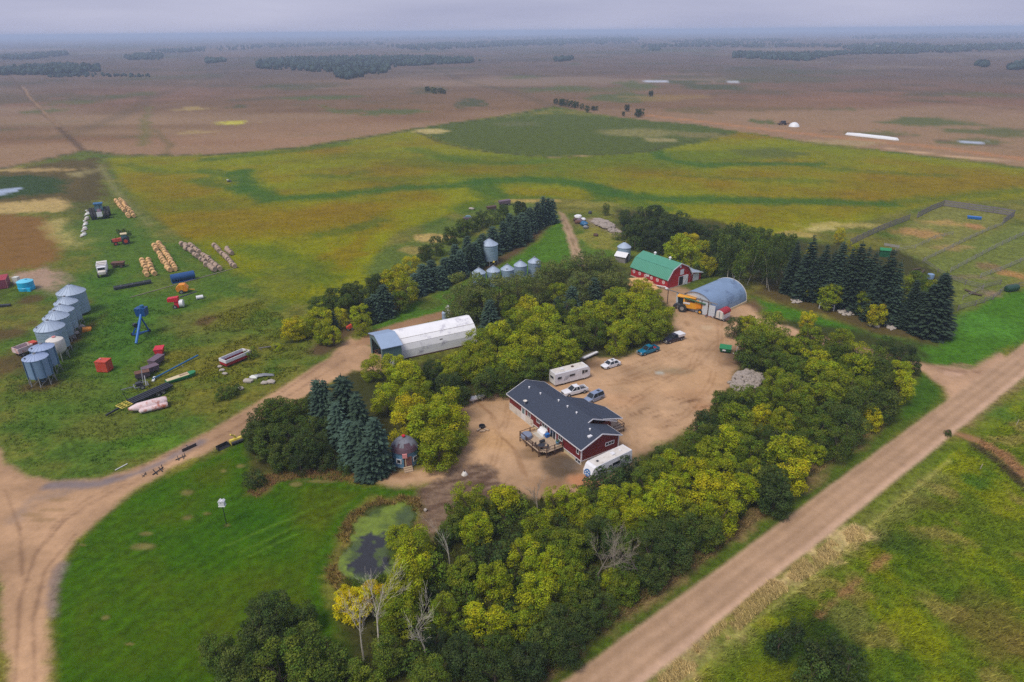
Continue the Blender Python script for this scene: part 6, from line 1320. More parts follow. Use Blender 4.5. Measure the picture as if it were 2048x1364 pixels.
for k, (u, v, r_, m, lab) in enumerate(((496, 764, .9, 'rock', 'pale boulder at the left end of the scrap by the driveway'), (508, 757, .8, 'plastic', 'whitish boulder in the scrap by the driveway'), (530, 768, .7, 'rock', 'low stone in the middle of the scrap by the driveway'), (542, 766, .8, 'rock', 'rightmost boulder of the scrap by the driveway'), (482, 779, .6, 'rock', 'lone pale stone left of the scrap by the driveway'))):
    o = tag(MB().blob((0, 0, .3), r_, 30 + k, (1.3, .9, .6)).build('boulder', m, None), lab, 'boulder', 'boulders beside the driveway'); o.location = at(u, v)
t = thing('scrap_sheet', 'bent grey metal sheet lying by the driveway', 'sheet', mid((510, 755), (548, 751)), heading((510, 755), (548, 751))[0]); MB().loft([[(-2, -.4, .1), (-2, .4, .5), (-2, .42, .54), (-2, -.42, .14)], [(0, -.5, .4), (0, .4, .6), (0, .42, .64), (0, -.5, .44)], [(2, -.4, .1), (2, .3, .2), (2, .3, .24), (2, -.4, .14)]]).build('sheet', 'steel', t)
t = thing('pipe_rail', 'grey pipe rack lying among the weeds beside a yellow bush', 'pipe', mid((520, 700), (551, 695)), heading((520, 700), (551, 695))[0]); MB().bar((-2, 0, .5), (2, 0, .5), .2).bar((-1.5, -.3, 0), (-1.5, .3, .5), .1).bar((1.5, -.3, 0), (1.5, .3, .5), .1).build('frame', 'greywood', t)
# old truck and boxes around the bins
t = thing('old_truck', 'old pinkish truck with an open dark box behind the blue-grey bins', 'truck', at(56, 706), R(64))
MB().box(-2.5, 1.0, -1.25, -1.12, 1.0, 2.2).box(-2.5, 1.0, 1.12, 1.25, 1.0, 2.2).box(-2.5, -2.38, -1.12, 1.12, 1.0, 2.2).box(.9, 1.0, -1.12, 1.12, 1.0, 2.2).build('box', 'rustwhite', t); MB().box(-2.38, .9, -1.12, 1.12, 1.0, 1.2).build('box_floor', 'purple', t)
MB().loft([sec(1.1, 1.0, .8, 2.3, .12), sec(2.3, 1.0, .8, 2.3, .12)]).build('cab', 'redor', t); MB().loft([sec(2.32, .8, .8, 1.6, .1), sec(3.5, .7, .8, 1.45, .1)]).build('hood', 'rustwhite', t)
for x in (-1.6, 2.9):
    for y in (-.95, .95): wheel(t, x, y, .48, .3)
t = thing('orange_box', 'small orange-yellow implement box in the grass beside the bins', 'box', at(173, 662), R(25)); MB().loft([[(-1.0, -.6, 0), (1.0, -.6, 0), (1.3, -.5, .7), (-.6, -.7, .8)], [(-1.0, .6, 0), (1.0, .6, 0), (1.1, .6, .8), (-.8, .6, 1.0)]]).build('body', 'orange', t)
for k, (u, v, lab) in enumerate(((165, 655, 'pale stone under the middle bins of the left line'), (152, 668, 'pale stone under the fourth bin of the left line'), (146, 676, 'pale stone beside the nearest bin of the left line'))):
    o = tag(MB().blob((0, 0, .35), .7, 50 + k, (1.2, .8, .7)).build('stone', 'rock', None), lab, 'stone', 'pale stones under the bins'); o.location = at(u, v)
t = thing('shipping_container', 'maroon shipping container cut by the left edge of the picture', 'container', at(8, 575), R(-62))
MB().box(-4.5, 1.6, -1.25, 1.25, .1, 2.7).build('body', 'maroon', t); MB().box(-4.5, 1.6, -1.25, 1.25, 2.702, 2.76).build('roof', 'darkred', t); MB().bar((1.62, -1.2, .1), (1.62, -1.2, 2.75), .08).bar((1.62, 1.2, .1), (1.62, 1.2, 2.75), .08).build('corner_post', 'pink', t); MB().box(1.61, 1.66, -1.1, -.02, .2, 2.6).box(1.61, 1.66, .02, 1.1, .2, 2.6).build('door', 'maroon', t)
t = thing('water_tank', 'bright cyan round water tank beside the maroon container', 'tank', at(46.5, 583) + Vector((0, 1.8, 0))); MB().lathe([(2.1, .02), (2.2, .9), (2.1, 1.0), (2.15, 2.6)], 22).build('body', 'cyan', t, True); MB().lathe([(2.18, 2.58), (1.4, 2.95), (.4, 3.1), (0, 3.1)], 22).build('dome', 'cyantop', t, True); MB().cyl((.4, 0, 3.0), (.4, 0, 3.3), .35, n=12).build('lid', 'cyantop', t); MB().box(1.2, 2.3, -2.0, -1.6, .0, .9).build('outlet', 'cyan', t)
t = thing('tote_tank', 'small white tote behind the cyan water tank', 'tank', at(35, 567)); MB().box(-.75, .75, -.7, .7, .2, 2.1).build('body', 'plastic', t); MB().box(-.8, .8, -.75, .75, 0, .18).build('pallet', 'wood', t)
t = thing('black_beam', 'black steel beam in the grass at the left edge', 'beam', at(2, 614), R(12)); MB().bar((-3, 0, .3), (2.4, 0, .35), .5).bar((-3, .8, .3), (2.2, .8, .35), .3).build('beam', 'black', t)
# rubble line beside the tractor
for k in range(16):
    f = k / 15; u = 175 - 10 * f + (2 if k % 3 else -2); v = 422 + 52 * f
    o = tag(MB().blob((0, 0, .25), .5 + .25 * (k % 3), 70 + k, (1, 1.5, .6), 0).build('stone', 'rock' if k % 2 else 'plastic', None), ORD[k] + ' stone from the far end of the pale rubble line left of the tractor', 'stone', 'rubble line left of the dark tractor'); o.location = at(u, v)
# vehicles beyond the windbreak
t = thing('old_car', 'dark blue old car in the field edge behind the windbreak', 'car', at(938, 439), R(0)); MB().loft([sec(-2.2, .8, .4, 1.0, .05), sec(0, .9, .3, 1.1, .05), sec(2.2, .75, .4, .9, .1)]).build('body', 'purple', t); MB().loft([[(-1.6, -.75, 1.05), (-1.6, .75, 1.05), (-1.2, .6, 1.6), (-1.2, -.6, 1.6)], [(.9, -.75, 1.05), (.9, .75, 1.05), (.4, .6, 1.6), (.4, -.6, 1.6)]]).build('cabin', 'glassb', t)
for x in (-1.4, 1.4):
    for y in (-.8, .8): wheel(t, x, y, .35, .2)
for u, v, lab, m, s in ((983, 420, 'low dark wreck behind the windbreak, between car and wagon', 'darkwood', 1.0), (1009, 410, 'dark purple wagon box nearest the end of the windbreak', 'purple', 1.25)):
    t = thing('old_wagon', lab, 'wagon', at(u, v), R(15), None, s); MB().loft([[(-1.9, -.9, .6), (1.9, -.9, .6), (2.0, -1, 1.8), (-2.0, -1, 1.5)], [(-1.9, .9, .6), (1.9, .9, .6), (2.0, 1, 1.8), (-2.0, 1, 1.5)]]).build('box', m, t)
    for x in (-1.3, 1.3):
        for y in (-.95, .95): wheel(t, x, y, .4, .2)
t = tag(MB().blob((0, 0, .4), .9, 91, (1.4, .9, .6)).build('boulder', 'rock', None), 'pale boulder in the field edge behind the old blue car', 'boulder'); t.location = at(943, 419)
# junk at the windbreak foot and on the hill
rnd = random.Random(17)
for k in range(24):
    f = k / 23.0; u = 985 + 122 * f + rnd.uniform(-3, 3); v = 517 - 76 * f + rnd.uniform(-2, 2)
    o = MB().blob((0, 0, .3), rnd.uniform(.35, .8), 100 + k, (1.4, .8, .6), 0).build('rubble_piece', ('rock', 'white', 'rust', 'steel', 'rock')[k % 5], None)
    tag(o, ('pale stone', 'white scrap lump', 'rusty scrap lump', 'grey scrap lump', 'pale stone')[k % 5] + f', {ORD[k]} from the near end of the litter line under the windbreak', 'rubble', 'rubble along the windbreak'); o.location = at(u, v)
for k, (u, v, r_, m, lab) in enumerate(((1156, 436, 1.3, 'white', 'white lump at the top of the scrap heap by the dirt track'), (1166, 442, 1.2, 'white', 'second white lump of the scrap heap by the dirt track'), (1160, 445, 1.5, 'purple', 'purple-grey lump in the middle of the scrap heap'), (1168, 451, 1.5, 'bluegreen', 'bluish lump at the foot of the scrap heap'), (1155, 447, 1.2, 'rust', 'rusty lump at the left of the scrap heap'), (1172, 457, 1.1, 'steel', 'grey lump lowest on the scrap heap'), (1150, 441, .9, 'darkwood', 'dark lump at the upper left of the scrap heap'), (1180, 427, .9, 'black', 'black lump in the grass above the scrap heap'), (1192, 472, .9, 'darkwood', 'dark lump in the dry grass below the scrap heap'))):
    t = thing('scrap_lump', lab, 'scrap', at(u, v), R(40 * k), 'scrap heap by the dirt track'); MB().blob((0, 0, r_ * .45), r_, 140 + k, (1.2, .9, .7)).build('heap', m, t); MB().bar((-r_, -.3, .2), (r_, .4, r_ * .8), .16).build('beam', 'darksteel', t)
def heap(name, label, cat, pts, m, h, n, seed, rr=(.25, .6)):
    pw = [tuple(q) for q in px_poly(pts)]; xs, ys = [q[0] for q in pw], [q[1] for q in pw]; cxm, cym = sum(xs) / len(xs), sum(ys) / len(ys); rnd = random.Random(seed); mb = MB(); cnt = 0
    nn = 20; ring0 = []
    base = []
    while cnt < n:
        x, y = rnd.uniform(min(xs), max(xs)), rnd.uniform(min(ys), max(ys))
        if not inside_poly(pw, x, y): continue
        q = max(0, 1 - math.hypot((x - cxm) / (max(xs) - min(xs)) * 2, (y - cym) / (max(ys) - min(ys)) * 2)); r_ = rnd.uniform(*rr)
        mb.blob((x - cxm, y - cym, h * q * rnd.uniform(.5, 1) + r_ * .3), r_ * (1 + .5 * q), seed * 100 + cnt, (1.2, 1, .7), 0); cnt += 1
    o = mb.build(name, m, None); o.location = (cxm, cym, 0); tag(o, label, cat); o['kind'] = 'stuff'; return o
def inside_poly(poly, x, y):
    ins = False; n = len(poly)
    for i in range(n):
        (ax, ay), (bx, by) = poly[i], poly[(i + 1) % n]
        if (ay > y) != (by > y) and x < ax + (y - ay) / (by - ay) * (bx - ax): ins = not ins
    return ins
heap('gravel_heap', 'grey heap of gravel and rubble at the yard edge under the trees', 'heap', [(1455, 770), (1470, 755), (1492, 740), (1520, 745), (1530, 760), (1510, 778), (1475, 785)], 'gravel', 1.6, 260, 3, (.2, .5))
heap('straw_heap', 'golden straw heap between the trees and the red barn', 'heap', [(1245, 563), (1275, 562), (1305, 572), (1312, 580), (1290, 582), (1255, 572)], 'straw', 1.6, 130, 4, (.5, 1.1))
heap('gravel_heap', 'long low rubble heap right of the scrap on the hill', 'heap', [(1180, 440), (1195, 438), (1225, 452), (1242, 466), (1225, 466), (1195, 452)], 'gravel', 1.2, 130, 5, (.4, .9))
heap('stone_heap', 'heap of pale field stones under the tall spruces, right of the white gate', 'heap', [(1676, 622), (1695, 618), (1712, 624), (1706, 632), (1684, 631)], 'rock', .8, 60, 6, (.25, .5))
heap('stone_heap', 'heap of pale field stones at the foot of the spruces nearest the corral', 'heap', [(1770, 640), (1788, 642), (1794, 658), (1782, 662), (1768, 650)], 'rock', .8, 50, 7, (.25, .5))
heap('stone_heap', 'few pale stones left of the white gate', 'heap', [(1583, 600), (1604, 602), (1604, 608), (1586, 607)], 'rock', .5, 18, 8, (.25, .45))
heap('stone_heap', 'low pale stones between the two stone heaps under the spruces', 'heap', [(1735, 645), (1758, 648), (1756, 655), (1738, 652)], 'rock', .4, 22, 9, (.2, .4))
# far field things
t = thing('grain_bag', 'long white grain bag lying in the brown field', 'grain bag', mid((1690, 269), (1798, 281)), heading((1690, 269), (1798, 281))[0]); L_ = heading((1690, 269), (1798, 281))[1] / 2
MB().loft([[(x, q * 2.0 * math.cos(math.pi * k / 8), q * 1.9 * math.sin(math.pi * k / 8)) for k in range(9)] for x, q in ((-L_, .1), (-L_ + 1.5, .8), (-L_ * .5, 1), (0, .96), (L_ * .5, 1), (L_ - 1.5, .85), (L_, .1))]).build('bag', 'bag', t, True)
t = thing('covered_pile', 'white covered mound in the brown field', 'pile', at(1588, 253)); MB().lathe([(4.0, 0), (3.2, 1.8), (1.6, 2.9), (0, 3.2)], 16).build('cover', 'bag', t, True)
t = thing('seeder', 'dark folded machine beside the white mound in the brown field', 'implement', at(1566, 250), R(10)); MB().bar((-5, 0, 1), (5, 0, 1.2), .6).bar((-2, -2, .6), (-2, 2, 2.6), .5).bar((2, -2, .6), (2, 2, 2.8), .5).build('frame', 'darkwood', t); MB().box(-1.5, 1.5, -1, 1, 1.2, 3.2).build('hopper', 'darksteel', t)
for x in (-2.4, 2.4): wheel(t, x, 1.2, .8, .5)
t = thing('far_shed', 'tiny white farm building before the right woodland', 'building', at(1752, 98), R(10)); MB().prism([(0, 0), (0, 6), (10, 10), (20, 6), (20, 0)], 0, 40).build('wall', 'white', t); MB().slab([(-1, -1, 6.1), (10, -1, 10.4), (10, 41, 10.4), (-1, 41, 6.1)], .3).slab([(10, -1, 10.4), (21, -1, 6.1), (21, 41, 6.1), (10, 41, 10.4)], .3).build('roof', 'offwhite', t)
t = thing('small_quad', 'tiny dark quad bike with a pale load in the yellow field', 'vehicle', at(459, 364), R(20)); MB().loft([sec(-1, .5, .3, .9, .05), sec(1, .45, .3, .8, .05)]).build('body', 'darksteel', t); MB().box(-1.2, -.3, -.5, .5, .92, 1.3).build('load', 'plastic', t)
for x in (-.7, .7):
    for y in (-.5, .5): wheel(t, x, y, .3, .2)

# ------------------------------------------------------------------ corral and fences
def fence(label, pts, h, m, board=True, step=3.0, rails=3, group='corral fences', name='fence', pw=.16):
    P_ = [at(*p) for p in pts]; o = P_[0]; t = thing(name, label, 'fence', o, 0, group)
    post = MB().box(-pw / 2, pw / 2, -pw / 2, pw / 2, 0, h + .15).mesh('post', M[m])
    seg = 0
    for a, b in zip(P_[:-1], P_[1:]):
        d = b - a; n = max(1, int(d.length / step)); dn = d.normalized(); ang = math.atan2(d.y, d.x)
        for k in range(n + 1 if b is P_[-1] else n):
            q = bpy.data.objects.new('post', post); COL.objects.link(q); q.parent = t; q.location = a + d * k / n - o
        for k in range(n):
            p, e = a + d * k / n - o, a + d * (k + 1) / n - o
            off = Vector((-dn.y, dn.x, 0)) * (pw / 2 + .03)
            rnd = random.Random(seg * 31 + k)
            if board:
                for j in range(rails):
                    z0, z1 = h * j / rails + .16, h * (j + 1) / rails - .08
                    c_ = MB(); dz = rnd.uniform(-.03, .03)
                    c_.bar(p + off + Vector((0, 0, (z0 + z1) / 2 + dz)), e + off + Vector((0, 0, (z0 + z1) / 2 + dz)), .04, z1 - z0); c_.build('board', m, t, fix=False)
            else:
                for j in range(rails):
                    z = h * (j + 1) / rails; MB().bar(p + off + Vector((0, 0, z)), e + off + Vector((0, 0, z + rnd.uniform(-.04, .04))), .05, .14).build('rail', m, t, fix=False)
        seg += 1
    return t
fence('tall dark board fence along the far side of the corral', [(1886, 412), (1935, 419), (1985, 426), (2027, 433)], 2.6, 'fencewood', True, 6, 3)
fence('dark board fence on the left side of the corral, upper stretch', [(1886, 412), (1860, 422), (1834, 436)], 2.4, 'fencewood', True, 5, 3)
fence('grey slatted fence on the left side of the corral, lower stretch', [(1818, 440), (1790, 450), (1755, 464), (1725, 478), (1700, 490)], 2.3, 'fencewood', True, 4, 4)
fence('short board fence at the right corner of the corral', [(2027, 433), (2005, 448)], 2.4, 'fencewood', True, 4, 3)
fence('long low rail fence across the corral', [(2005, 450), (1975, 462), (1940, 478), (1905, 495), (1870, 512), (1848, 523)], 1.3, 'fencepale', False, 5, 3)
fence('second rail fence crossing the corral towards the camera', [(2070, 462), (2030, 478), (1990, 497), (1950, 518), (1915, 537), (1900, 545)], 1.5, 'fencepale', False, 5, 3)
fence('third rail fence nearest the corral corner', [(2080, 508), (2040, 525), (2000, 542), (1960, 556)], 1.4, 'fencepale', False, 5, 3)
fence('grey board fence round the near pen, by the road meadow', [(1915, 622), (1950, 612), (1985, 600), (2012, 580), (2060, 572)], 1.5, 'fencewood', False, 4, 3)
fence('thin rail fence dividing the far pen behind the green hut', [(1790, 505), (1830, 497), (1870, 478), (1905, 470)], 1.2, 'fencepale', False, 5, 2)
fence('thin rail fence from the spruces towards the middle pen', [(1845, 525), (1875, 545), (1900, 560)], 1.2, 'fencewood', False, 5, 2)
fence('short rail fence inside the near pen', [(1925, 600), (1950, 588), (1965, 580)], 1.2, 'fencepale', False, 4, 2)
fence('low grey fence of the middle pen', [(1900, 560), (1930, 570), (1965, 578), (2000, 570)], 1.4, 'fencewood', False, 4, 3)
fence('white two-rail gate at the spruce edge', [(1638, 617), (1652, 619), (1667, 622)], 1.6, 'white', False, 2.2, 2, None, 'gate')
t = thing('feed_trough', 'small blue trough in the far pen of the corral', 'trough', at(1948, 438), R(-30)); MB().loft([[(-2.2, -.7, .1), (2.2, -.7, .1), (2.4, -.9, 1.0), (-2.4, -.9, 1.0)], [(-2.2, .7, .1), (2.2, .7, .1), (2.4, .9, 1.0), (-2.4, .9, 1.0)]]).build('body', 'blue2', t)
for x in (-1.8, 1.8): MB().box(x - .15, x + .15, -.7, .7, 0, .1).build('foot', 'darkwood', t)
t = thing('pump_hut', 'little green hut behind the tall spruces', 'hut', at(1768, 512), R(-20)); MB().box(-1.5, 1.5, -1.3, 1.3, 0, 2.2).build('wall', 'green', t); MB().slab([(-1.7, -1.5, 2.25), (1.7, -1.5, 2.25), (1.7, 0, 2.8), (-1.7, 0, 2.8)], .1).slab([(-1.7, 0, 2.8), (1.7, 0, 2.8), (1.7, 1.5, 2.25), (-1.7, 1.5, 2.25)], .1).build('roof', 'green2', t)
t = thing('hurdle', 'pale fence panel lying by the left side of the corral', 'panel', at(1783, 494), R(-40)); MB().box(-2.4, 2.4, -.05, .05, .1, 1.0).build('sheet', 'fencepale', t)
t = thing('blue_barrel', 'small pale blue barrel behind the spruces at the corral', 'barrel', at(1860, 557)); MB().lathe([(.9, 0), (1.0, .7), (.9, 1.4), (0, 1.4)], 14).build('body', 'bluebin', t, True)
t = thing('wrapped_bale', 'dark green wrapped heap at the pen corner on the right edge', 'bale', at(2022, 582), R(20)); MB().loft([[(x, q * math.cos(2 * math.pi * k / 12), .9 + q * math.sin(2 * math.pi * k / 12)) for k in range(12)] for x, q in ((-2.2, .6), (-2.0, .9), (0, .95), (2.0, .9), (2.2, .6))]).build('wrap', mat('dark_green_wrap', C(28, 70, 48), .5), t, True)
for k, (u, v) in enumerate(((1832, 540), (1845, 545), (1828, 548), (1940, 585), (1950, 590))):
    t = thing('log', ('leftmost of three dark logs behind the spruces at the corral', 'rightmost of three dark logs behind the spruces at the corral', 'lowest of three dark logs behind the spruces at the corral', 'upper dark log in the near pen of the corral', 'lower dark log in the near pen of the corral')[k], 'log', at(u, v), R(20 + 30 * k), 'logs among the corral pens'); MB().cyl((-1.6, 0, .3), (1.6, 0, .3), .28, n=8).build('stem', 'bark', t)
for k, (u, v, lab) in enumerate(((1962, 938, 'pale fallen stake in the meadow beyond the road'), (2035, 848, 'pale leaning stake in the meadow at the right edge'))):
    t = thing('stake', lab, 'stake', at(u, v), R(40)); MB().bar((-.7, 0, .1), (.6, .1, .7), .09).build('stick', 'deadwood', t)
t = thing('roadside_rock', 'dark small shrub stump beside the field entrance across the road', 'stump', at(1896, 868)); MB().blob((0, 0, .3), .6, 7).build('stump', 'darkwood', t)
# ------------------------------------------------------------------ trees
def leaf_material(name, transl=0.25, hue_var=0.035, val_var=0.5, rough=0.6):
    m = bpy.data.materials.new(name); m.use_nodes = True
    nt = m.node_tree; nt.nodes.clear(); L = nt.links.new
    out = nt.nodes.new('ShaderNodeOutputMaterial')
    oi = nt.nodes.new('ShaderNodeObjectInfo'); vc = nt.nodes.new('ShaderNodeVertexColor'); vc.layer_name = 'tint'
    sep = nt.nodes.new('ShaderNodeSeparateColor'); L(vc.outputs['Color'], sep.inputs[0])
    hs = nt.nodes.new('ShaderNodeHueSaturation'); L(oi.outputs['Color'], hs.inputs['Color'])
    def mr(src, a, b):
        n = nt.nodes.new('ShaderNodeMapRange'); n.inputs[3].default_value = a; n.inputs[4].default_value = b; L(src, n.inputs[0]); return n.outputs[0]
    L(mr(sep.outputs[0], .5 - hue_var, .5 + hue_var), hs.inputs['Hue']); L(mr(sep.outputs[1], 1 - val_var, 1 + val_var), hs.inputs['Value'])
    d = nt.nodes.new('ShaderNodeBsdfPrincipled'); d.inputs['Roughness'].default_value = rough; d.inputs['Specular IOR Level'].default_value = 0.06
    t = nt.nodes.new('ShaderNodeBsdfTranslucent'); mx = nt.nodes.new('ShaderNodeMixShader'); mx.inputs[0].default_value = transl
    L(hs.outputs[0], d.inputs['Base Color']); L(hs.outputs[0], t.inputs['Color']); L(d.outputs[0], mx.inputs[1]); L(t.outputs[0], mx.inputs[2]); L(mx.outputs[0], out.inputs['Surface'])
    return m
LEAF = leaf_material('broad_leaves', 0.32); NEEDLE = leaf_material('needles', 0.08, 0.02, 0.35, 0.7); STALK = leaf_material('dry_stalks', 0.15, 0.03, 0.35, 0.9)

def quads_mesh(name, cen, nor, size, asp, tint, m, rs):
    """leaf-sized rhombs: centres, normals, half sizes, aspect, per-leaf tint (hue, value)"""
    n = len(cen)
    nor = nor / (np.linalg.norm(nor, axis=1, keepdims=True) + 1e-9)
    a = np.cross(nor, rs.normal(size=(n, 3))); a /= np.linalg.norm(a, axis=1, keepdims=True) + 1e-9
    b = np.cross(nor, a)
    a = a * size[:, None]; b = b * (size * asp)[:, None]
    bend = nor * (size * .25)[:, None]
    V = np.stack([cen - a - bend, cen - b, cen + a - bend, cen + b], 1).reshape(-1, 3)
    return raw_mesh(name, V, np.arange(4 * n).reshape(-1, 4), np.repeat(tint, 4, axis=0), m)
def raw_mesh(name, V, F, tint, m):
    me = bpy.data.meshes.new(name); k = F.shape[1]
    me.vertices.add(len(V)); me.vertices.foreach_set('co', V.astype(np.float32).ravel())
    me.loops.add(F.size); me.loops.foreach_set('vertex_index', F.ravel().astype(np.int32))
    me.polygons.add(len(F)); me.polygons.foreach_set('loop_start', np.arange(0, F.size, k, dtype=np.int32))
    try: me.polygons.foreach_set('loop_total', np.full(len(F), k, np.int32))
    except Exception: pass
    if tint is not None:
        at_ = me.color_attributes.new('tint', 'FLOAT_COLOR', 'POINT')
        t4 = np.zeros((len(V), 4)); t4[:, :tint.shape[1]] = tint; t4[:, 3] = 1
        at_.data.foreach_set('color', t4.astype(np.float32).ravel())
    me.materials.append(m); me.update(); me.validate()
    return me

def crown_mesh(seed, Rr=3.5, H=9.0, base=0.12, lumps=30, leaves=150, lr=(.85, 1.5), leaf=(.15, .27), top=1.0, name='crown'):
    rs = np.random.RandomState(seed); P, N, S, T = [], [], [], []
    cs, rads = [], []
    for k in range(lumps):
        th = rs.uniform(0, 2 * math.pi); zz = rs.uniform(base, .93) ** .85
        prof = (1 - abs((zz - .5) / .56) ** 2.6) ** .6 if abs(zz - .5) < .56 else 0.1
        rr = Rr * max(prof, .25) * rs.uniform(.25, .86) ** .6
        lrad = rs.uniform(*lr) * (1.1 - .3 * zz)
        rr = min(rr, max(0.1, Rr * 1.02 - lrad * .8))
        cs.append((rr * math.cos(th), rr * math.sin(th), min(H * zz, H - lrad * .7))); rads.append(lrad)
    cs = np.array(cs); rads = np.array(rads)
    for k in range(lumps):
        n = int(leaves * (rads[k] / 1.15) ** 2)
        d = rs.normal(size=(n, 3)); d[:, 2] += .35; d /= np.linalg.norm(d, axis=1, keepdims=True)
        p = cs[k] + d * rads[k] * (rs.uniform(.62, 1.08, size=(n, 1)) + (rs.uniform(size=(n, 1)) < .10) * rs.uniform(.05, .42, size=(n, 1))) * np.array([1, 1, .85])
        dist = np.linalg.norm((p[:, None] - cs[None]) / rads[None, :, None], axis=2); dist[:, k] = 9
        ok = dist.min(1) > .68
        p, d = p[ok], d[ok]; m = len(p)
        P.append(p); N.append(d + rs.normal(size=(m, 3)) * .55 + np.array([0, 0, .3])); S.append(rs.uniform(*leaf, size=m))
        hue, val = rs.uniform(.2, .8), rs.uniform(.25, .75)
        T.append(np.stack([np.clip(hue + rs.normal(size=m) * .18, 0, 1), np.clip(val + rs.normal(size=m) * .22, 0, 1)], 1))
    P, N, S, T = map(np.concatenate, (P, N, S, T)); keep = P[:, 2] > .15
    return quads_mesh(name, P[keep], N[keep], S[keep], rs.uniform(.5, .85, keep.sum()), T[keep], LEAF, rs)

def spruce_mesh(seed, Rr=2.6, H=14.0, layers=30, plump=1.0, name='crown'):
    rs = np.random.RandomState(seed); P, N, S, A, T = [], [], [], [], []
    V, F, TT = [], [], []
    for k in range(layers):
        t = (k + rs.uniform(-.3, .3)) / layers; z = H * (.04 + .95 * t)
        rr = Rr * (1 - t) ** (.68 / plump) * (1 if t > .08 else .85) + .12
        nb = max(5, int(7 + 9 * (1 - t)))
        off = rs.uniform(0, 6.28)
        for b in range(nb):
            th = off + 2 * math.pi * (b + rs.uniform(-.3, .3)) / nb; Lb = rr * rs.uniform(.72, 1.12)
            dr = np.array([math.cos(th), math.sin(th), 0]); sd = np.array([-math.sin(th), math.cos(th), 0])
            droop = rs.uniform(.12, .38); hue, val = rs.uniform(.3, .7), rs.uniform(.25, .7)
            nseg = max(2, int(Lb / .42)); w0 = .2 + .16 * Lb
            for q in range(nseg):
                u0, u1 = q / nseg, (q + 1.25) / nseg
                for side in (-1, 1):
                    c0 = dr * Lb * u0 + np.array([0, 0, z - droop * Lb * u0 + .10 * Lb * u0 * u0])
                    c1 = dr * Lb * min(u1, 1.05) + np.array([0, 0, z - droop * Lb * u1 + .10 * Lb * u1 * u1])
                    w = w0 * (1.15 - .55 * u0) * rs.uniform(.7, 1.2)
                    tip = sd * side * w * .8 + dr * w * .75 + np.array([0, 0, -w * rs.uniform(.2, .6)])
                    o = len(V) * 1
                    V += [c0, c1, c1 + tip * .7, c0 + tip]
                    TT += [(np.clip(hue + rs.normal() * .15, 0, 1), np.clip(val + rs.normal() * .18 + .25 * (u0 > .6), 0, 1))] * 4
                    F.append((o, o + 1, o + 2, o + 3))
    V += [np.array([.12, 0, H * .92]), np.array([0, .12, H * .92]), np.array([0, 0, H * 1.02]), np.array([-.1, -.1, H * .92])]; TT += [(.5, .5)] * 4
    F.append((len(V) - 4, len(V) - 3, len(V) - 2, len(V) - 1))
    return raw_mesh(name, np.array(V), np.array(F), np.array(TT), NEEDLE)

def limb_tree(seed, H, r0, m, depth=3, spread=.55, name='trunk', twig=0.012, n0=5, first=.35):
    rnd = random.Random(seed); mb = MB()
    def grow(p, d, L, r, lev):
        q = p
        for k in range(3):
            d2 = (d + Vector((rnd.gauss(0, .12), rnd.gauss(0, .12), rnd.gauss(0.03, .06)))).normalized()
            e = q + d2 * L / 3; ra = r * (1 - .22 * k); rb = r * (1 - .22 * (k + 1))
            mb.cyl(q, e, max(ra, twig), max(rb, twig * .8), n=6 if lev == 0 else 4, caps=False)
            if lev < depth:
                nb = (n0 if k else 1) if lev == 0 else 2
                if lev == 0 and k == 0 and first > .33: nb = 0
                for b in range(nb):
                    az = rnd.uniform(0, 6.28); s = q.lerp(e, rnd.uniform(.2, 1))
                    nd = (d2 * rnd.uniform(.5, .9) + Vector((math.cos(az), math.sin(az), rnd.uniform(.0, .4))) * spread).normalized()
                    grow(s, nd, L * rnd.uniform(.38, .58), rb * rnd.uniform(.4, .6), lev + 1)
            q, d = e, d2
    grow(Vector((0, 0, 0)), Vector((rnd.gauss(0, .04), rnd.gauss(0, .04), 1)).normalized(), H, r0, 0)
    return mb.mesh(name, M[m])

VAR = {}
VAR['tree'] = [crown_mesh(100 + k, 3.5, 9, .10, 50 + k % 3 * 6, 235, (.5, 1.4), (.09 + .012 * (k % 3), .17 + .02 * (k % 3))) for k in range(9)]
VAR['tall'] = [crown_mesh(140 + k, 2.7, 11, .08, 40, 220, (.6, 1.3), (.09, .18)) for k in range(3)]
VAR['bush'] = [crown_mesh(160 + k, 2.4, 4.0, .02, 18, 130, (.6, 1.1), (.12, .22)) for k in range(5)]
VAR['willow'] = [crown_mesh(180 + k, 3.6, 9.0, .06, 48, 230, (.7, 1.3), (.08, .17)) for k in range(4)]
VAR['aspen'] = [crown_mesh(200 + k, 2.3, 10, .30, 44, 130, (.6, 1.0), (.11, .20)) for k in range(4)]
VAR['spruce'] = [spruce_mesh(220 + k, 2.5, 14, 34, 1.0) for k in range(4)]
VAR['plump'] = [spruce_mesh(240 + k, 2.9, 8, 26, 1.6) for k in range(4)]
TRUNK = {'tree': limb_tree(1, 7.0, .20, 'bark', 1), 'tall': limb_tree(2, 9, .2, 'bark', 1), 'bush': limb_tree(3, 2.8, .10, 'bark', 1, .9), 'willow': limb_tree(4, 6.5, .22, 'bark', 1, .8),
         'aspen': limb_tree(5, 8.5, .085, 'birch', 0, .3), 'spruce': MB().cyl((0, 0, 0), (0, 0, 13), .2, .04, 7).mesh('trunk', M['bark']), 'plump': MB().cyl((0, 0, 0), (0, 0, 7.2), .18, .04, 7).mesh('trunk', M['bark'])}
SIZE = {'tree': (3.5, 9), 'tall': (2.7, 11), 'bush': (2.4, 4), 'willow': (3.4, 8.5), 'aspen': (2.2, 10), 'spruce': (2.5, 14), 'plump': (2.9, 8)}
NAME = {'tree': 'maple_tree', 'tall': 'poplar_tree', 'bush': 'bush', 'willow': 'willow_tree', 'aspen': 'aspen_tree', 'spruce': 'spruce_tree', 'plump': 'spruce_tree'}
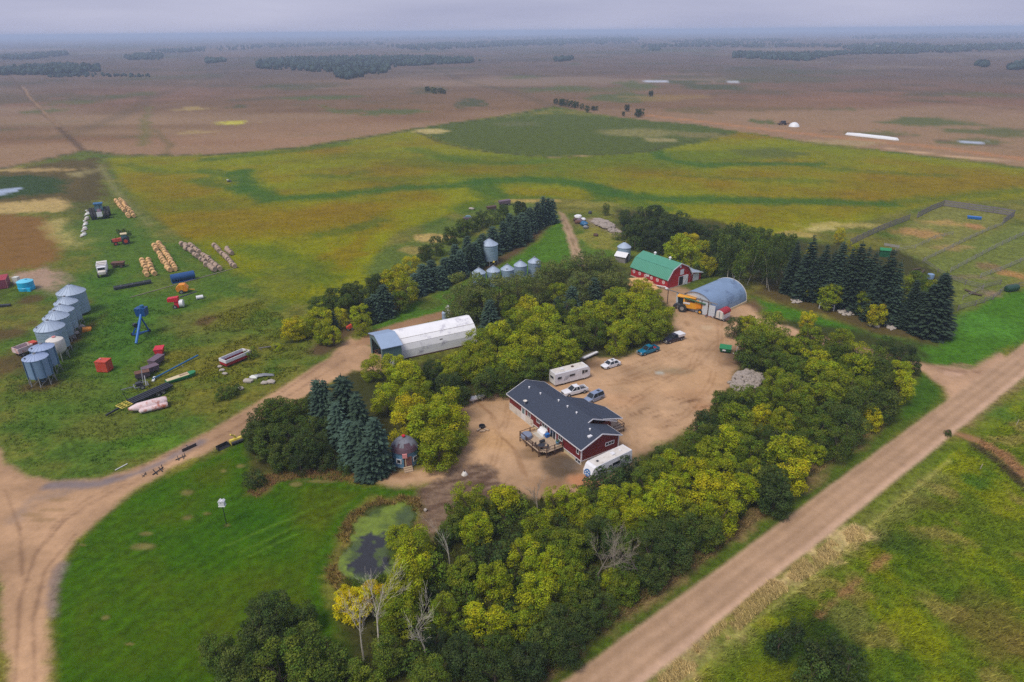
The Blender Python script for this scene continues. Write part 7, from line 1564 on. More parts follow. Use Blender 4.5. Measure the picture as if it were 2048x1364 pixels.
NOUN = {'tree': 'rounded tree', 'tall': 'tall tree', 'bush': 'bush', 'willow': 'feathery willow', 'aspen': 'slender aspen', 'spruce': 'tall spruce', 'plump': 'broad spruce'}
RAMP = [(0, (.040, .064, .022)), (.5, (.075, .112, .024)), (1, (.128, .182, .018)), (1.5, (.225, .275, .014)), (2, (.315, .365, .011)), (2.5, (.48, .43, .009)), (3.0, (.66, .52, .008))]
def leafcol(c, kind):
    if kind in ('spruce', 'plump'):
        lo, hi = np.array((.034, .056, .034)), np.array((.068, .118, .088)); return tuple(lo * (1 - c) + hi * c)
    for (a, ca), (b, cb) in zip(RAMP[:-1], RAMP[1:]):
        if c <= b:
            t = (c - a) / (b - a); col = tuple(x * (1 - t) + y * t for x, y in zip(ca, cb)); break
    else: col = RAMP[-1][1]
    if kind == 'willow': col = tuple(.62 * x + .38 * y for x, y in zip(col, (.22, .23, .085)))
    return col
def adj(c, kind):
    if kind in ('spruce', 'plump'): return 'dark green' if c < .3 else ('green' if c < .6 else 'blue-green')
    if kind == 'willow': return 'grey-olive'
    return 'very dark green' if c < .45 else 'dark green' if c < .9 else 'mid green' if c < 1.4 else 'yellowish green' if c < 1.85 else 'bright yellow-green' if c < 2.25 else 'golden' if c < 2.75 else 'bright yellow'
LAND = [((1210, 925), 'the white travel trailer'), ((1100, 840), 'the red farmhouse'), ((810, 905), 'the round cabin'), ((735, 1090), 'the pond'), ((1140, 755), 'the white motorhome'), ((1225, 730), 'the white sedan'),
        ((1300, 700), 'the turquoise pickup'), ((1350, 680), 'the black pickup'), ((1380, 600), 'the yellow harvester'), ((1325, 540), 'the red barn'), ((1460, 590), 'the grey quonset'), ((1452, 700), 'the green bin trailer'),
        ((1490, 755), 'the gravel heap'), ((850, 680), 'the long white shed'), ((755, 690), 'the green shed porch'), ((978, 505), 'the tall grain bin'), ((1030, 545), 'the row of five bins'), ((1870, 760), 'the road junction'), ((1250, 510), 'the grey silo'),
        ((1650, 615), 'the white gate'), ((1890, 600), 'the corral'), ((620, 720), 'the middle of the driveway'), ((455, 885), 'the yellow snow blower'), ((1110, 400), 'the windbreak end'), ((1165, 460), 'the dirt track'), ((700, 1330), 'the bare trees'), ((1300, 1190), 'the gravel road bend below'), ((450, 1020), 'the birdhouse pole'), ((1620, 1000), 'the road verge'), ((1000, 1110), 'the leaning birch')]
LAND[26] = ((1200, 1300), 'the lower road end')
TREES = []
tr_rng = random.Random(5)
def tree(u, v, r, c=1.5, kind='tree', hk=None, area=None, label=None):
    if kind == 'willow': r *= 1.2; v -= 4
    if kind == 'aspen': r *= 1.12
    base_r, base_h = SIZE[kind]
    rm = r / pxm(u, v) * .98
    for _ in range(3):
        h = rm * (hk or {'tree': 2.15, 'tall': 3.2, 'bush': 1.5, 'willow': 2.15, 'aspen': 4.9, 'plump': 2.6, 'spruce': 5}[kind])
        p = at(u, v, h * .56); rm = r / (FPX / math.sqrt(p.x ** 2 + p.y ** 2 + (CAM_H - h * .56) ** 2)) * .98
    TREES.append([p.x, p.y, rm, h, c, kind, (u, v), area, label])
def conifer(ut, vt, ub, vb, rpx, c=.3, kind='plump', area=None, label=None):   # top and foot pixels
    b = at(ut - (ut - 1024) * (vb - vt) / (3692 - vt), vb); h = None
    for z in np.arange(.5, 26, .1):
        if at(ut, vt, z).y <= b.y: h = z; break
    h = h or 8.0
    TREES.append([b.x, b.y, rpx * (1.18 if kind == 'plump' else 1.2) / pxm(ub, vb), h, c, kind, ((ut + ub) / 2, (vt + vb) / 2), area, label])

# belt between the yard and the gravel road, lower part
for t in [(936,1001,35,2),(952,1057,32,2),(1008,995,30,2),(1079,1047,35,1.6),(1050,1115,35,2),(800,1072,24,1.7),(825,1090,40,1.9),(822,1135,40,2),(806,1182,42,1.9),(775,1200,26,2),(793,1236,35,1.6),(923,1145,30,1.5),(884,1223,35,1.75),(972,1239,40,2),(988,1167,38,1.8),(1073,1190,42,2),(1102,1128,32,1.8),(1138,1096,35,1),(1144,1001,30,2),(1034,1248,32,1.5),(1086,1278,34,.5),(1135,1294,34,.4),(777,1310,34,1),(923,1310,36,.5),(858,1350,38,.8),(988,1343,40,.5),(1053,1327,36,.35),(870,1280,26,.4),(1000,1290,28,.6),(905,1055,24,1.0),
          (1159,1008,28,2),(1224,1001,30,2),(1263,992,26,2),(1269,1030,30,2),(1328,1003,38,2),(1425,985,42,2.2),(1445,1027,38,2.2),(1487,979,30,2),(1393,940,30,2.2),(1523,962,25,1.8),(1582,953,35,2.1),(1549,988,35,.5),(1328,1066,35,.7),(1377,1063,32,.7),(1419,1066,30,.7),(1302,1102,35,.6),(1347,1102,35,.6),(1308,1141,32,.5),(1246,1102,30,1),(1198,1076,35,.7),(1165,1089,30,1),(1132,1118,32,1.1),(1149,1154,30,1.2),(1246,1174,28,1),(1220,1161,20,1.8),(1132,1182,26,1.6),(1165,1209,30,.8),(1204,1216,30,.5),(1120,1248,35,.5),(1170,1250,30,.5),(1120,1288,35,.4),(1214,1045,30,1.5),(1180,1040,26,1.6),(1110,1000,26,1.7),(1100,1080,28,1.3),(1370,1030,30,1.5),(1290,1060,28,1.3)]:
    tree(*t)
for t in [(1214,959,34,.4,'bush'),(1263,938,30,.4,'bush'),(1308,940,30,1.3),(1347,930,30,1.8),(1240,975,28,.5,'bush'),(1290,965,28,1.0),(1175,975,20,.5,'bush'),(1315,970,26,1.6),(1360,970,28,1.8)]:
    tree(*t)
# upper part of that belt
for t in [(1536,654,30,1.5),(1495,651,20,2.25),(1470,654,19,.8),(1511,673,28,1.8),(1505,692,30,1),(1552,684,30,1.5),(1577,697,25,1.5),(1541,716,26,1),(1560,730,28,1.2),(1615,647,17,2.5,'tall'),(1619,675,25,1.3),(1641,706,18,1.8),(1685,681,22,1.6),(1675,713,28,.8),(1714,713,25,2.35),(1717,738,30,1.8),(1748,738,30,1),(1774,690,18,.5),(1806,708,20,.5),(1822,728,17,.5),(1802,738,18,2.2),(1799,773,28,2.25),(1764,767,28,.8),(1622,729,30,2),(1647,748,30,2),(1669,767,28,1.7),(1701,773,25,1.7),(1549,760,22,1.6),(1503,795,22,1),(1577,782,32,1.4),(1619,798,30,1.4),(1450,808,27,.9),(1523,836,25,2.6),(1473,839,32,1.6),(1565,843,25,2),(1603,849,25,.8),(1717,811,32,.8),(1742,838,20,2.5),(1701,849,35,.7),(1663,830,28,.8),(1764,808,30,.8),(1679,887,30,1),(1634,906,18,1.8),(1580,906,42,2),(1527,878,28,.8),(1463,881,30,2),(1419,906,30,2),(1447,935,30,2),(1505,935,20,1.7),(1542,966,32,.5),(1577,950,25,.7),(1410,846,25,.6),(1419,872,25,1),(1380,887,25,1.2),(1332,907,22,.8),(1540,800,28,1.1),(1640,860,28,.9),(1500,905,30,1.2),(1485,870,26,1.4),(1740,780,26,1.1),(1590,740,26,1.2),(1655,790,28,1.3),(1560,920,26,1.2),(1620,885,26,1.2),(1690,740,22,1.2),(1600,815,26,1.1)]:
    tree(*t)
# middle belt between the long shed and the yard
for t in [(937,587,32,1.0,'willow'),(920,612,28,1,'willow'),(992,590,30,1,'willow'),(962,605,26,.9,'willow'),(1037,577,22,1,'willow'),(1070,582,25,1,'willow'),(1097,552,22,1.1,'willow'),(1140,545,25,1.1,'willow'),(1170,545,28,1.1,'willow'),(1195,537,25,1.1,'willow'),(1216,547,22,1.1,'willow'),(1244,566,17,1.1,'willow'),(1115,585,22,1.5),(1160,580,24,.9,'willow'),(1210,575,24,.9,'willow'),(1236,578,18,1.0,'willow'),
          (1055,617,25,2.2),(1040,645,32,2),(1085,637,32,2),(1282,584,25,2.2),(1305,598,22,2),(1232,600,28,1.8),(1262,608,30,2),(1290,628,38,2),(1322,640,28,1.8),(1303,655,26,1.3),(1187,633,32,2),(1162,645,32,1.7),(1212,640,28,1.7),(1235,678,28,1.7),(1250,664,28,2),(995,668,32,2),(955,688,32,1.8),(1075,678,38,1.9),(1112,678,32,1.8),(1040,694,32,1.9),(1130,702,30,1.7),(950,707,30,1.8),(1130,620,26,.6),(1020,660,24,.8),(1150,672,26,1.3),(1190,665,28,1.2),(1265,668,24,1.2),(1020,612,22,1.2),
          (744,733,25,1.8),(788,733,28,2),(817,755,32,1.9),(844,777,22,2),(773,796,32,2.15),(888,735,25,2),(917,732,30,2),(899,752,25,2),(864,747,25,.4),(899,772,32,.4),(918,786,22,.4),(964,735,30,1.8),(993,717,28,1.9),(1022,735,35,1.9),(1052,711,38,2),(1081,720,28,1.9),(1114,706,32,1.8),(1140,712,24,1.6),(970,764,30,.8),(1008,758,30,1.2),(1052,747,30,1.2),(1082,738,22,1.3),(975,775,16,.4,'bush')]:
    tree(*t)
for t in [(823,817,35,2.3),(811,846,35,2.4),(888,811,38,2),(864,846,45,2.15),(899,852,40,2),(847,873,28,2.0),(876,897,38,1.6),(835,790,30,1.8),(912,880,24,1.6),(850,910,22,1.3,'bush')]:
    tree(*t)
conifer(1190,552,1190,612,15,.35); conifer(1145,570,1145,630,17,.3); conifer(980,597,985,670,20,.3); conifer(1117,592,1117,640,14,.25)
# spruces and dark pines left of the cabin
conifer(682,747,692,872,33,.5); conifer(632,755,640,850,20,.6); conifer(646,757,652,850,16,.6); conifer(747,832,738,942,26,.6); conifer(712,838,714,935,26,.6); conifer(733,875,728,955,24,.4); conifer(694,838,692,930,22,.6); conifer(712,785,715,890,26,.2); conifer(672,800,672,890,22,.5)
for t in [(540,832,30,.45),(555,820,26,.45),(520,844,26,.45),(575,837,28,.4),(595,822,26,.4),(612,857,28,.45),(620,850,14,1.7,'bush'),(540,882,32,.4),(575,882,30,.35),(612,889,30,.4),(512,872,26,.5),(637,894,26,.35),(650,857,24,.4),(562,912,24,.35),(600,922,22,.35),(670,919,20,.3,'bush'),(505,952,22,.5,'bush'),(585,930,12,1.6,'bush'),(640,925,20,.3,'bush'),(630,805,20,.4),(690,935,16,.4,'bush')]:
    tree(t[0], t[1], t[2], t[3] + .22, *t[4:])
# dark shrubs in the near foreground
for t in [(549,1231,40,.45),(526,1280,45,.5),(607,1290,45,.5),(565,1342,50,.5),(646,1329,45,.6),(520,1215,26,.4),(433,1303,32,.45),(480,1347,42,.5),(690,1350,36,.6),(605,1235,28,.45),(730,1375,34,.6),(630,1385,40,.6),(520,1385,40,.5)]:
    tree(t[0], t[1], t[2], t[3] + .28)
for t in [(708,1208,34,2.8),(748,1182,24,2.7),(690,1190,20,2.5)]: tree(*t, hk=1.7)
# north-west windbreak
for t in [(585,657,22,2.3),(610,652,20,1.9),(640,639,25,2),(645,664,20,1.5),(680,632,18,2.2),(665,672,18,2),(722,627,20,2.3),(725,648,20,1.7),(675,597,25,.5),(705,589,24,.5),(720,600,22,.5),(640,612,20,.7),(787,557,28,2.35),(810,578,28,2.1),(822,529,20,2.4),(800,600,20,1.3),(690,610,22,.5),(750,570,22,.6),
          (925,454,16,.5),(965,437,16,.5),(1007,424,15,.5),(1040,414,14,.5),(985,432,14,.5),(945,446,15,.5),(900,470,16,.5),(872,490,18,.5),(850,505,16,.5)]:
    tree(*t)
conifer(662,620,665,662,10,.6); conifer(765,567,766,632,19,.55); conifer(735,595,738,645,15,.3); conifer(748,585,750,640,16,.55)
for a in [(845,525,847,582,18),(862,518,864,572,18),(830,545,833,590,18),(890,512,893,566,18),(905,507,908,560,17),(920,498,922,552,17),(940,485,942,543,17),(950,480,953,538,16),(910,485,912,545,16),(935,470,938,530,16),(965,465,968,520,16),(985,450,988,508,16),(1007,440,1010,500,15),(1032,430,1035,492,15),(1020,425,1022,480,14),(1045,422,1048,478,14),(1060,412,1063,466,14),(1075,402,1077,456,14),(1087,390,1090,450,13),(1105,396,1106,446,11),(1097,393,1099,448,11),(880,530,883,575,17),(960,475,964,530,15),(1050,430,1052,482,14)]:
    conifer(*a, .32 + .3 * tr_rng.random())
# north-east grove
for t in [(1287,457,24,.4),(1262,467,20,.4),(1312,474,22,.4),(1300,477,20,.35),(1337,457,20,.45),(1355,464,20,.45),(1390,462,18,.5),(1250,432,13,.5),(1257,447,15,.5),(1290,432,19,.4),(1310,427,18,.4),(1337,444,20,.4),(1362,444,22,.45),(1287,464,22,.35),(1375,457,20,.4),(1400,464,18,.45),(1320,440,18,.4),(1275,440,14,.5),(1212,417,8,.7,'tall'),(1232,470,10,1.5,'bush'),(1440,478,18,.5),(1425,466,18,.5),(1450,474,16,.6),(1270,485,18,.4,'bush'),(1320,492,18,.35,'bush')]:
    tree(*t)
for t in [(1360,499,30,2.2),(1380,484,18,2.35),(1382,512,24,2),(1405,497,18,2.5),(1417,529,18,2.4),(1345,512,20,1.8),(1435,520,18,.6),(1400,540,16,.7,'bush'),(1445,540,16,.5,'bush'),(1470,470,16,.5),(1500,472,16,.5),(1530,474,16,.45),(1560,482,16,.45),(1580,490,15,.45),(1420,500,16,.5)]:
    tree(*t)
for t in [(1450,505,16,.8,'aspen'),(1475,493,16,.8,'aspen'),(1492,500,16,.9,'aspen'),(1525,493,16,.9,'aspen'),(1510,490,15,.8,'aspen'),(1550,505,16,.8,'aspen'),(1562,518,16,.8,'aspen'),(1475,518,16,.7,'aspen'),(1437,493,15,.7,'aspen'),(1500,525,15,.7,'aspen'),(1530,520,15,.7,'aspen'),(1540,530,15,.7,'aspen'),(1580,520,14,.7,'aspen'),(1465,478,14,.7,'aspen'),(1490,480,14,.9,'aspen'),(1460,520,16,.7,'aspen'),(1485,535,15,.7,'aspen'),(1515,508,16,.8,'aspen'),(1572,500,15,.7,'aspen'),(1590,535,14,.6,'aspen'),(1545,540,14,.6,'aspen')]:
    tree(*t)
for a in [(1598,480,1600,586,16),(1631,467,1628,598,19),(1658,485,1655,600,17),(1691,480,1690,610,20),(1728,482,1725,620,21),(1756,502,1752,625,20),(1791,495,1788,642,22),(1772,530,1768,640,20),(1706,520,1703,615,16),(1642,510,1640,600,15),(1735,540,1735,625,16),(1896,542,1885,670,28),(1850,580,1858,660,20),(1820,595,1826,655,14),(1612,505,1608,592,14),(1674,498,1670,606,16),(1710,492,1705,616,17),(1743,490,1740,623,17),(1805,520,1800,648,17),(1838,556,1838,655,16),(1870,566,1868,665,18),(1588,510,1586,585,12),(1765,515,1760,632,16)]:
    conifer(*a, .10 + .12 * tr_rng.random(), 'spruce')
for t in [(1593,569,12,.8,'bush'),(1616,579,17,2),(1663,592,22,1.9),(1733,607,22,1.9),(1753,627,20,2.3),(1818,619,22,2),(1808,567,18,1.8),(1836,564,20,1),(1861,574,16,1.5),(1838,594,20,1.3),(1680,470,10,2.5,'tall'),(1622,500,9,2.5,'tall'),(1700,500,12,2.2,'tall')]:
    tree(*t)
# lone trees of the plain
for k, (u, v, r) in enumerate([(1112, 202, 5), (1122, 204, 6), (1133, 205, 6), (1142, 207, 6), (1152, 208, 6), (1164, 212, 5), (1175, 217, 6), (1186, 216, 4), (1193, 216, 4), (1254, 215, 6), (1276, 225, 7), (1284, 223, 6), (1247, 227, 4), (1302, 186, 5), (865, 179, 5), (880, 181, 5), (855, 178, 5), (870, 181, 5), (888, 183, 4), (1126, 203, 5)]):
    tree(u, v, r, .35, 'tree')
# bushes of the yard
for t in [(452,783,16,.8,'bush'),(466,778,14,.7,'bush'),(500,705,14,.9,'bush'),(253,468,9,.35,'bush'),(243,463,8,.35,'bush'),(553,693,10,1.9,'bush'),(440,790,12,.8,'bush'),(1895,865,7,.5,'bush'),(1560,1290,30,.35,'bush'),(1650,1300,34,.35,'bush'),(1700,1330,34,.35,'bush'),(1620,1340,30,.4,'bush'),(1590,1262,20,.45,'bush'),(1500,640,12,.6,'bush')]:
    tree(*t)

# understorey where the belts would show their floor
def inside(poly, x, y):
    ins = False; n = len(poly)
    for i in range(n):
        (ax, ay), (bx, by) = poly[i], poly[(i + 1) % n]
        if (ay > y) != (by > y) and x < ax + (y - ay) / (by - ay) * (bx - ax): ins = not ins
    return ins
under = 0
for poly in ([(900, 1040), (1040, 1010), (1170, 1010), (1400, 880), (1460, 790), (1500, 690), (1600, 690), (1800, 730), (1720, 860), (1540, 985), (1420, 1080), (1290, 1180), (1150, 1300), (1060, 1364), (760, 1364), (800, 1230), (850, 1120)],
             [(740, 760), (930, 740), (970, 640), (1090, 570), (1250, 560), (1310, 620), (1320, 660), (1220, 700), (1110, 745), (1000, 770), (920, 800), (900, 880), (840, 900)], [(1250, 440), (1400, 470), (1560, 510), (1580, 545), (1440, 530), (1290, 480)]):
    pw = [tuple(q) for q in px_poly(poly)]; xs, ys = [q[0] for q in pw], [q[1] for q in pw]
    for _ in range(4000):
        x, y = tr_rng.uniform(min(xs), max(xs)), tr_rng.uniform(min(ys), max(ys))
        if under > 110 or not inside(pw, x, y): continue
        hp = at(1490, 757)
        if (x - hp.x) ** 2 + (y - hp.y + 3) ** 2 < 8 ** 2: continue
        if min((x - t[0]) ** 2 + (y - t[1]) ** 2 for t in TREES) < 2.3 ** 2: continue
        TREES.append([x, y, tr_rng.uniform(1.5, 2.4), tr_rng.uniform(2.4, 4.2), tr_rng.uniform(.35, 1.1), 'bush', None, None, None]); under += 1

def px_of(x, y, z):
    d = Vector((x, y, z - CAM_H)); X, Y_, Z = d.dot(cx), d.dot(cy), -d.dot(Z0)
    return 1024 + FPX * X / Z, 682 - FPX * Y_ / Z
labels = {}
for t in TREES:
    uv = t[6] or px_of(t[0], t[1], t[3] * .5)
    (lu, lv), ln = min(LAND, key=lambda L: math.hypot(L[0][0] - uv[0], (L[0][1] - uv[1]) * 1.5))
    du, dv = uv[0] - lu, uv[1] - lv
    far = math.hypot(du, dv) > 95
    if uv[1] < 240: rel, ln, far = 'on', 'the distant brown plain', False
    else: rel = ('left of' if du < 0 else 'right of') if abs(du) > 1.3 * abs(dv) else ('behind' if dv < 0 else 'in front of')
    if far: rel = 'well ' + rel
    t[8] = f"{adj(t[4], t[5])} {NOUN[t[5]]} {rel} {ln}"
    labels.setdefault(t[8], []).append(t)
for lb, ts in labels.items():
    ts.sort(key=lambda t: t[2] * t[3])
    if len(ts) == 2:
        for w, t in zip(('smaller', 'larger'), ts): t[8] = w + ' ' + lb
    elif len(ts) == 3:
        for w, t in zip(('smallest', 'middle-sized', 'largest'), ts): t[8] = w + ' ' + lb
    elif len(ts) > 3:
        ts.sort(key=lambda t: t[0] / t[1])
        for w, t in zip(('leftmost', 'second from left', 'third from left', 'fourth from left', 'fifth from left', 'sixth from left', 'seventh from left', 'eighth from left', 'ninth from left', 'tenth from left', 'eleventh from left', 'twelfth from left', 'thirteenth from left', 'fourteenth from left'), ts):
            if t is not ts[-1]: t[8] = lb + ', ' + w
        ts[-1][8] = lb + ', rightmost'
TR_EMPTY = {}
for k, (x, y, rm, h, c, kind, uv, area, label) in enumerate(TREES):
    br, bh = SIZE[kind]
    o = bpy.data.objects.new(NAME[kind], None); COL.objects.link(o); o.empty_display_size = .3
    o.location = (x, y, 0); o.rotation_euler = (0, 0, tr_rng.uniform(0, 6.28)); q_ = tr_rng.uniform(.86, 1.14); o.scale = (rm / br * q_, rm / br / q_, h / bh)
    tag(o, label, 'bush' if kind == 'bush' else 'tree', {'bush': 'bushes of the farm', 'spruce': 'spruces of the farm', 'plump': 'spruces of the farm', 'aspen': 'aspens of the grove', 'willow': 'willows behind the yard'}.get(kind, 'broadleaf trees of the farm'))
    me = VAR[kind][k % len(VAR[kind])]
    cr = bpy.data.objects.new('crown', me); COL.objects.link(cr); cr.parent = o
    c2 = max(0, c + tr_rng.uniform(-.38, .16)); j = tr_rng.uniform(.86, 1.12)
    cr.color = (*[q * j for q in leafcol(c2, kind)], 1)
    tk = bpy.data.objects.new('trunk', TRUNK[kind]); COL.objects.link(tk); tk.parent = o
# bare and dead trees
def bare(ub, vb, ut, vt, seed, label, m='deadwood', spread=.42):
    b = at(ub, vb); h = 6.0
    for z in np.arange(1, 20, .1):
        if at(ut, vt, z).y <= b.y: h = z; break
    tp = at(ut, vt, h)
    o = thing('bare_tree', label, 'tree', b, 0, 'leafless trees of the roadside belt')
    me = limb_tree(seed, h * .9, .13, m, 3, spread, 'branches', .011, 3)
    t = bpy.data.objects.new('branches', me); COL.objects.link(t); t.parent = o
    lean = (tp - b)
    if spread < .3: t.data = limb_tree(seed, h * .9, .1, m, 2, .3, 'branches', .011, 2)
    t.rotation_euler = (-lean.y / max(h, 1) * .8, lean.x / max(h, 1) * .8, 0)
bare(728,1320,725,1228,31,'grey leafless tree, left of the two in front of the yellow bush','birch')
bare(762,1330,748,1200,32,'tallest pale leafless tree in front of the yellow bush','birch')
bare(853,1317,842,1230,33,'crooked pale leafless tree at the bottom of the belt','birch')
bare(900,1145,886,1045,34,'thin white leaning birch behind the trees right of the pond','birch',.22)
bare(1200,1172,1188,1060,35,'grey dead tree amid dark shrubs left of the gravel road')
bare(1225,1150,1224,1090,36,'short grey dead tree beside the other among dark shrubs')
bare(1282,1160,1268,1080,37,'brownish dead tree nearest to the gravel road')
bare(1712,845,1708,822,38,'small pale dead tree among the upper belt shrubs')
bare(1075,1030,1070,985,39,'thin grey dead tree at the far edge of the garden belt')

# far woods: masses of crowns nobody could count
def wood(name, label, polys, n, seed, hgt=(5, 12), col=(.050, .080, .070)):  # foliage colour shifted bluish to paint in some of the haze
    rs = np.random.RandomState(seed); V, F, T = [], [], []
    ico = MB().blob((0, 0, 0), 1, seed, lvl=0); bv, bf = np.array(ico.v), ico.f
    tri = np.array([q for q in bf])
    for poly in polys:
        pw = [tuple(q) for q in px_poly(poly)]; xs, ys = [q[0] for q in pw], [q[1] for q in pw]; cnt = 0
        for _ in range(n * 30):
            if cnt >= n: break
            x, y = rs.uniform(min(xs), max(xs)), rs.uniform(min(ys), max(ys))
            if not inside(pw, x, y) or vnoise(np.array([x / 45.]), np.array([y / 45.]), seed)[0] < rs.uniform(.1, .6): continue
            cnt += 1; h = rs.uniform(*hgt); r_ = h * rs.uniform(.4, .65)
            T += [(rs.uniform(), rs.uniform())] * len(bv)
            F.append(tri + len(V) * len(bv)); V.append(bv * rs.uniform(.8, 1.2, bv.shape) * np.array([r_, r_, h * .55]) + np.array([x, y, h * .5]))
    me = raw_mesh(name, np.concatenate(V), np.concatenate(F), np.array(T), LEAF)
    o = bpy.data.objects.new(name, me); COL.objects.link(o); o.color = (*col, 1); o['kind'] = 'stuff'
    tag(o, label, 'woods'); return o
wood('far_wood', 'long dark wood in the middle of the distant plain', [[(508, 128), (560, 120), (700, 116), (850, 117), (962, 122), (940, 127), (860, 131), (780, 136), (770, 148), (700, 160), (675, 158), (665, 145), (600, 144), (520, 138)]], 1500, 1)
wood('far_wood', 'dark wood in the distance left of the long one', [[(0, 142), (60, 138), (110, 132), (200, 138), (200, 146), (120, 150), (0, 152)]], 420, 2)
wood('far_wood', 'two-part wood on the right of the distant plain', [[(1465, 107), (1560, 110), (1700, 106), (1830, 106), (1840, 108), (1690, 110), (1640, 118), (1610, 124), (1465, 117)]], 700, 3)
wood('far_wood', 'long bluish woodland near the right horizon', [[(1680, 96), (1770, 90), (1900, 96), (2100, 88), (2100, 98), (1900, 106), (1720, 104)]], 700, 4, (9, 15))
wood('far_wood', 'hazy strip of woodland left of centre near the horizon', [[(770, 94), (850, 90), (950, 85), (1270, 76), (1280, 82), (1180, 86), (960, 96), (840, 102)]], 900, 5, (9, 15))
wood('far_wood', 'small dark wood at the right edge of the plain', [[(2015, 134), (2100, 126), (2160, 130), (2140, 146), (2015, 145)]], 160, 6)
wood('far_wood', 'hazy copse on the left below the horizon', [[(250, 115), (290, 107), (330, 112), (320, 122), (255, 121)]], 170, 7)
wood('far_wood', 'strip of distant trees left of the long wood', [[(300, 102), (370, 99), (412, 95), (408, 104), (310, 108)]], 150, 8)
wood('far_wood', 'little group of trees at the left tip of the long wood', [[(410, 122), (452, 122), (455, 127), (412, 128)]], 40, 9)
wood('far_wood', 'faint woodland along the left horizon', [[(0, 115), (60, 112), (130, 106), (140, 110), (60, 120), (0, 120)]], 160, 10, (9, 14))
wood('far_wood', 'faint woodland under the middle of the horizon', [[(1330, 84), (1420, 80), (1580, 80), (1590, 86), (1400, 88)]], 240, 11, (9, 14))
wood('far_wood', 'small copses scattered before the right woodland', [[(1108, 118), (1145, 118), (1145, 124), (1108, 124)], [(1390, 86), (1425, 86), (1425, 92), (1390, 92)], [(1560, 90), (1582, 90), (1582, 94), (1560, 94)], [(1950, 132), (1972, 132), (1972, 136), (1950, 136)], [(1290, 100), (1320, 99), (1320, 103), (1290, 103)]], 26, 12)

wood('far_wood', 'broad bluish woodland band right of centre under the horizon', [[(1024, 84), (1100, 78), (1280, 80), (1290, 88), (1150, 92), (1030, 92)]], 420, 13, (8, 14))
wood('far_wood', 'faint bluish woodland band at the far right under the horizon', [[(1700, 74), (1850, 68), (2100, 66), (2100, 76), (1850, 80), (1710, 80)]], 520, 14, (9, 15))
wood('far_wood', 'faint tree line across the right middle distance', [[(1280, 92), (1420, 88), (1680, 92), (1680, 97), (1420, 94), (1285, 97)]], 260, 15, (8, 13))
wood('far_wood', 'faint bluish tree line under the left half of the horizon', [[(420, 96), (560, 88), (760, 86), (770, 91), (600, 95), (430, 102)]], 260, 16, (8, 13))
wood('far_wood', 'very faint woodland band below the middle of the horizon', [[(700, 78), (900, 74), (1300, 70), (1300, 75), (900, 80), (700, 83)]], 300, 17, (9, 15))
wood('far_wood', 'thin strip of trees below the left bluish copse', [[(95, 152), (190, 149), (300, 152), (300, 155), (190, 154), (100, 156)]], 90, 18, (3, 6))
# ------------------------------------------------------------------ tall grass, straw and reeds: nobody could count them
GRAD = np.unique(np.round(GR, 6)); NA = len(GX) // len(GRAD)
def gcol(x, y):
    r = np.hypot(x, y); a = np.degrees(np.arctan2(x, y))
    ir = np.clip(np.searchsorted(GRAD, r), 0, len(GRAD) - 1); ia = np.clip(np.round((a + 51) / .125).astype(int), 0, 816)
    return G_.col[ir * NA + ia]
cm = bpy.data.materials.new('grass_blades'); cm.use_nodes = True
cn = cm.node_tree; cv = cn.nodes.new('ShaderNodeVertexColor'); cv.layer_name = 'tint'
cb = cn.nodes['Principled BSDF']; cb.inputs['Roughness'].default_value = .9; cb.inputs['Specular IOR Level'].default_value = .04
cn.links.new(cv.outputs['Color'], cb.inputs['Base Color'])
def tufts(name, label, pts, n, h, seed, col=None, mixk=.5, spread=.35, wid=.05, blades=6, brk=0.0, bscale=3.0, world=None):
    rs = np.random.RandomState(seed); p = np.array(world) if world is not None else px_poly(pts)
    lo, hi = p.min(0), p.max(0); P = np.empty((0, 2))
    while len(P) < n:
        q = rs.uniform(lo, hi, (n * 3, 2)); q = q[sdf(p, q[:, 0], q[:, 1]) < 0]
        if brk: q = q[fbm(q[:, 0], q[:, 1], bscale, 3, seed) > brk]
        P = np.concatenate([P, q])
    P = P[:n]; base = gcol(P[:, 0], P[:, 1])
    if col is not None: base = base * (1 - mixk) + np.asarray(col) * mixk
    base = base * rs.uniform(.8, 1.9, (n, 1))
    hh = rs.uniform(*h, n); V = np.zeros((n, blades, 3, 3)); lean = rs.normal(0, .25, 2)
    for b in range(blades):
        a = rs.uniform(0, 6.28, n); rr = rs.uniform(0, spread, n); w = wid * rs.uniform(.6, 1.5, n)
        bx, by = P[:, 0] + rr * np.cos(a), P[:, 1] + rr * np.sin(a); t = rs.uniform(0, 3.14, n); hb = hh * rs.uniform(.6, 1.1, n)
        V[:, b, 0] = np.stack([bx - w * np.cos(t), by - w * np.sin(t), np.zeros(n) - .03], 1); V[:, b, 1] = np.stack([bx + w * np.cos(t), by + w * np.sin(t), np.zeros(n) - .03], 1)
        V[:, b, 2] = np.stack([bx + hb * (rs.normal(0, .45, n) + lean[0]), by + hb * (rs.normal(0, .45, n) + lean[1]), hb], 1)
    T = np.repeat(base, blades * 3, axis=0)
    me = raw_mesh(name, V.reshape(-1, 3), np.arange(n * blades * 3).reshape(-1, 3), T, cm)
    o = bpy.data.objects.new(name, me); COL.objects.link(o); o['kind'] = 'stuff'; return tag(o, label, 'grass')
tufts('tall_grass', 'tall mixed grass of the meadow across the gravel road', [(1340, 1400), (1800, 1000), (2080, 790), (2250, 800), (2300, 1450)], 16000, (.25, .65), 1, blades=5, wid=.06)
tufts('straw_strip', 'band of pale dry straw along the far side of the gravel road', [(1312, 1364), (1430, 1262), (1540, 1165), (1640, 1098), (1712, 1052), (1735, 1075), (1640, 1140), (1540, 1205), (1440, 1295), (1350, 1370)], 2600, (.25, .6), 2, C(196, 170, 118), .6, brk=.46, wid=.06)
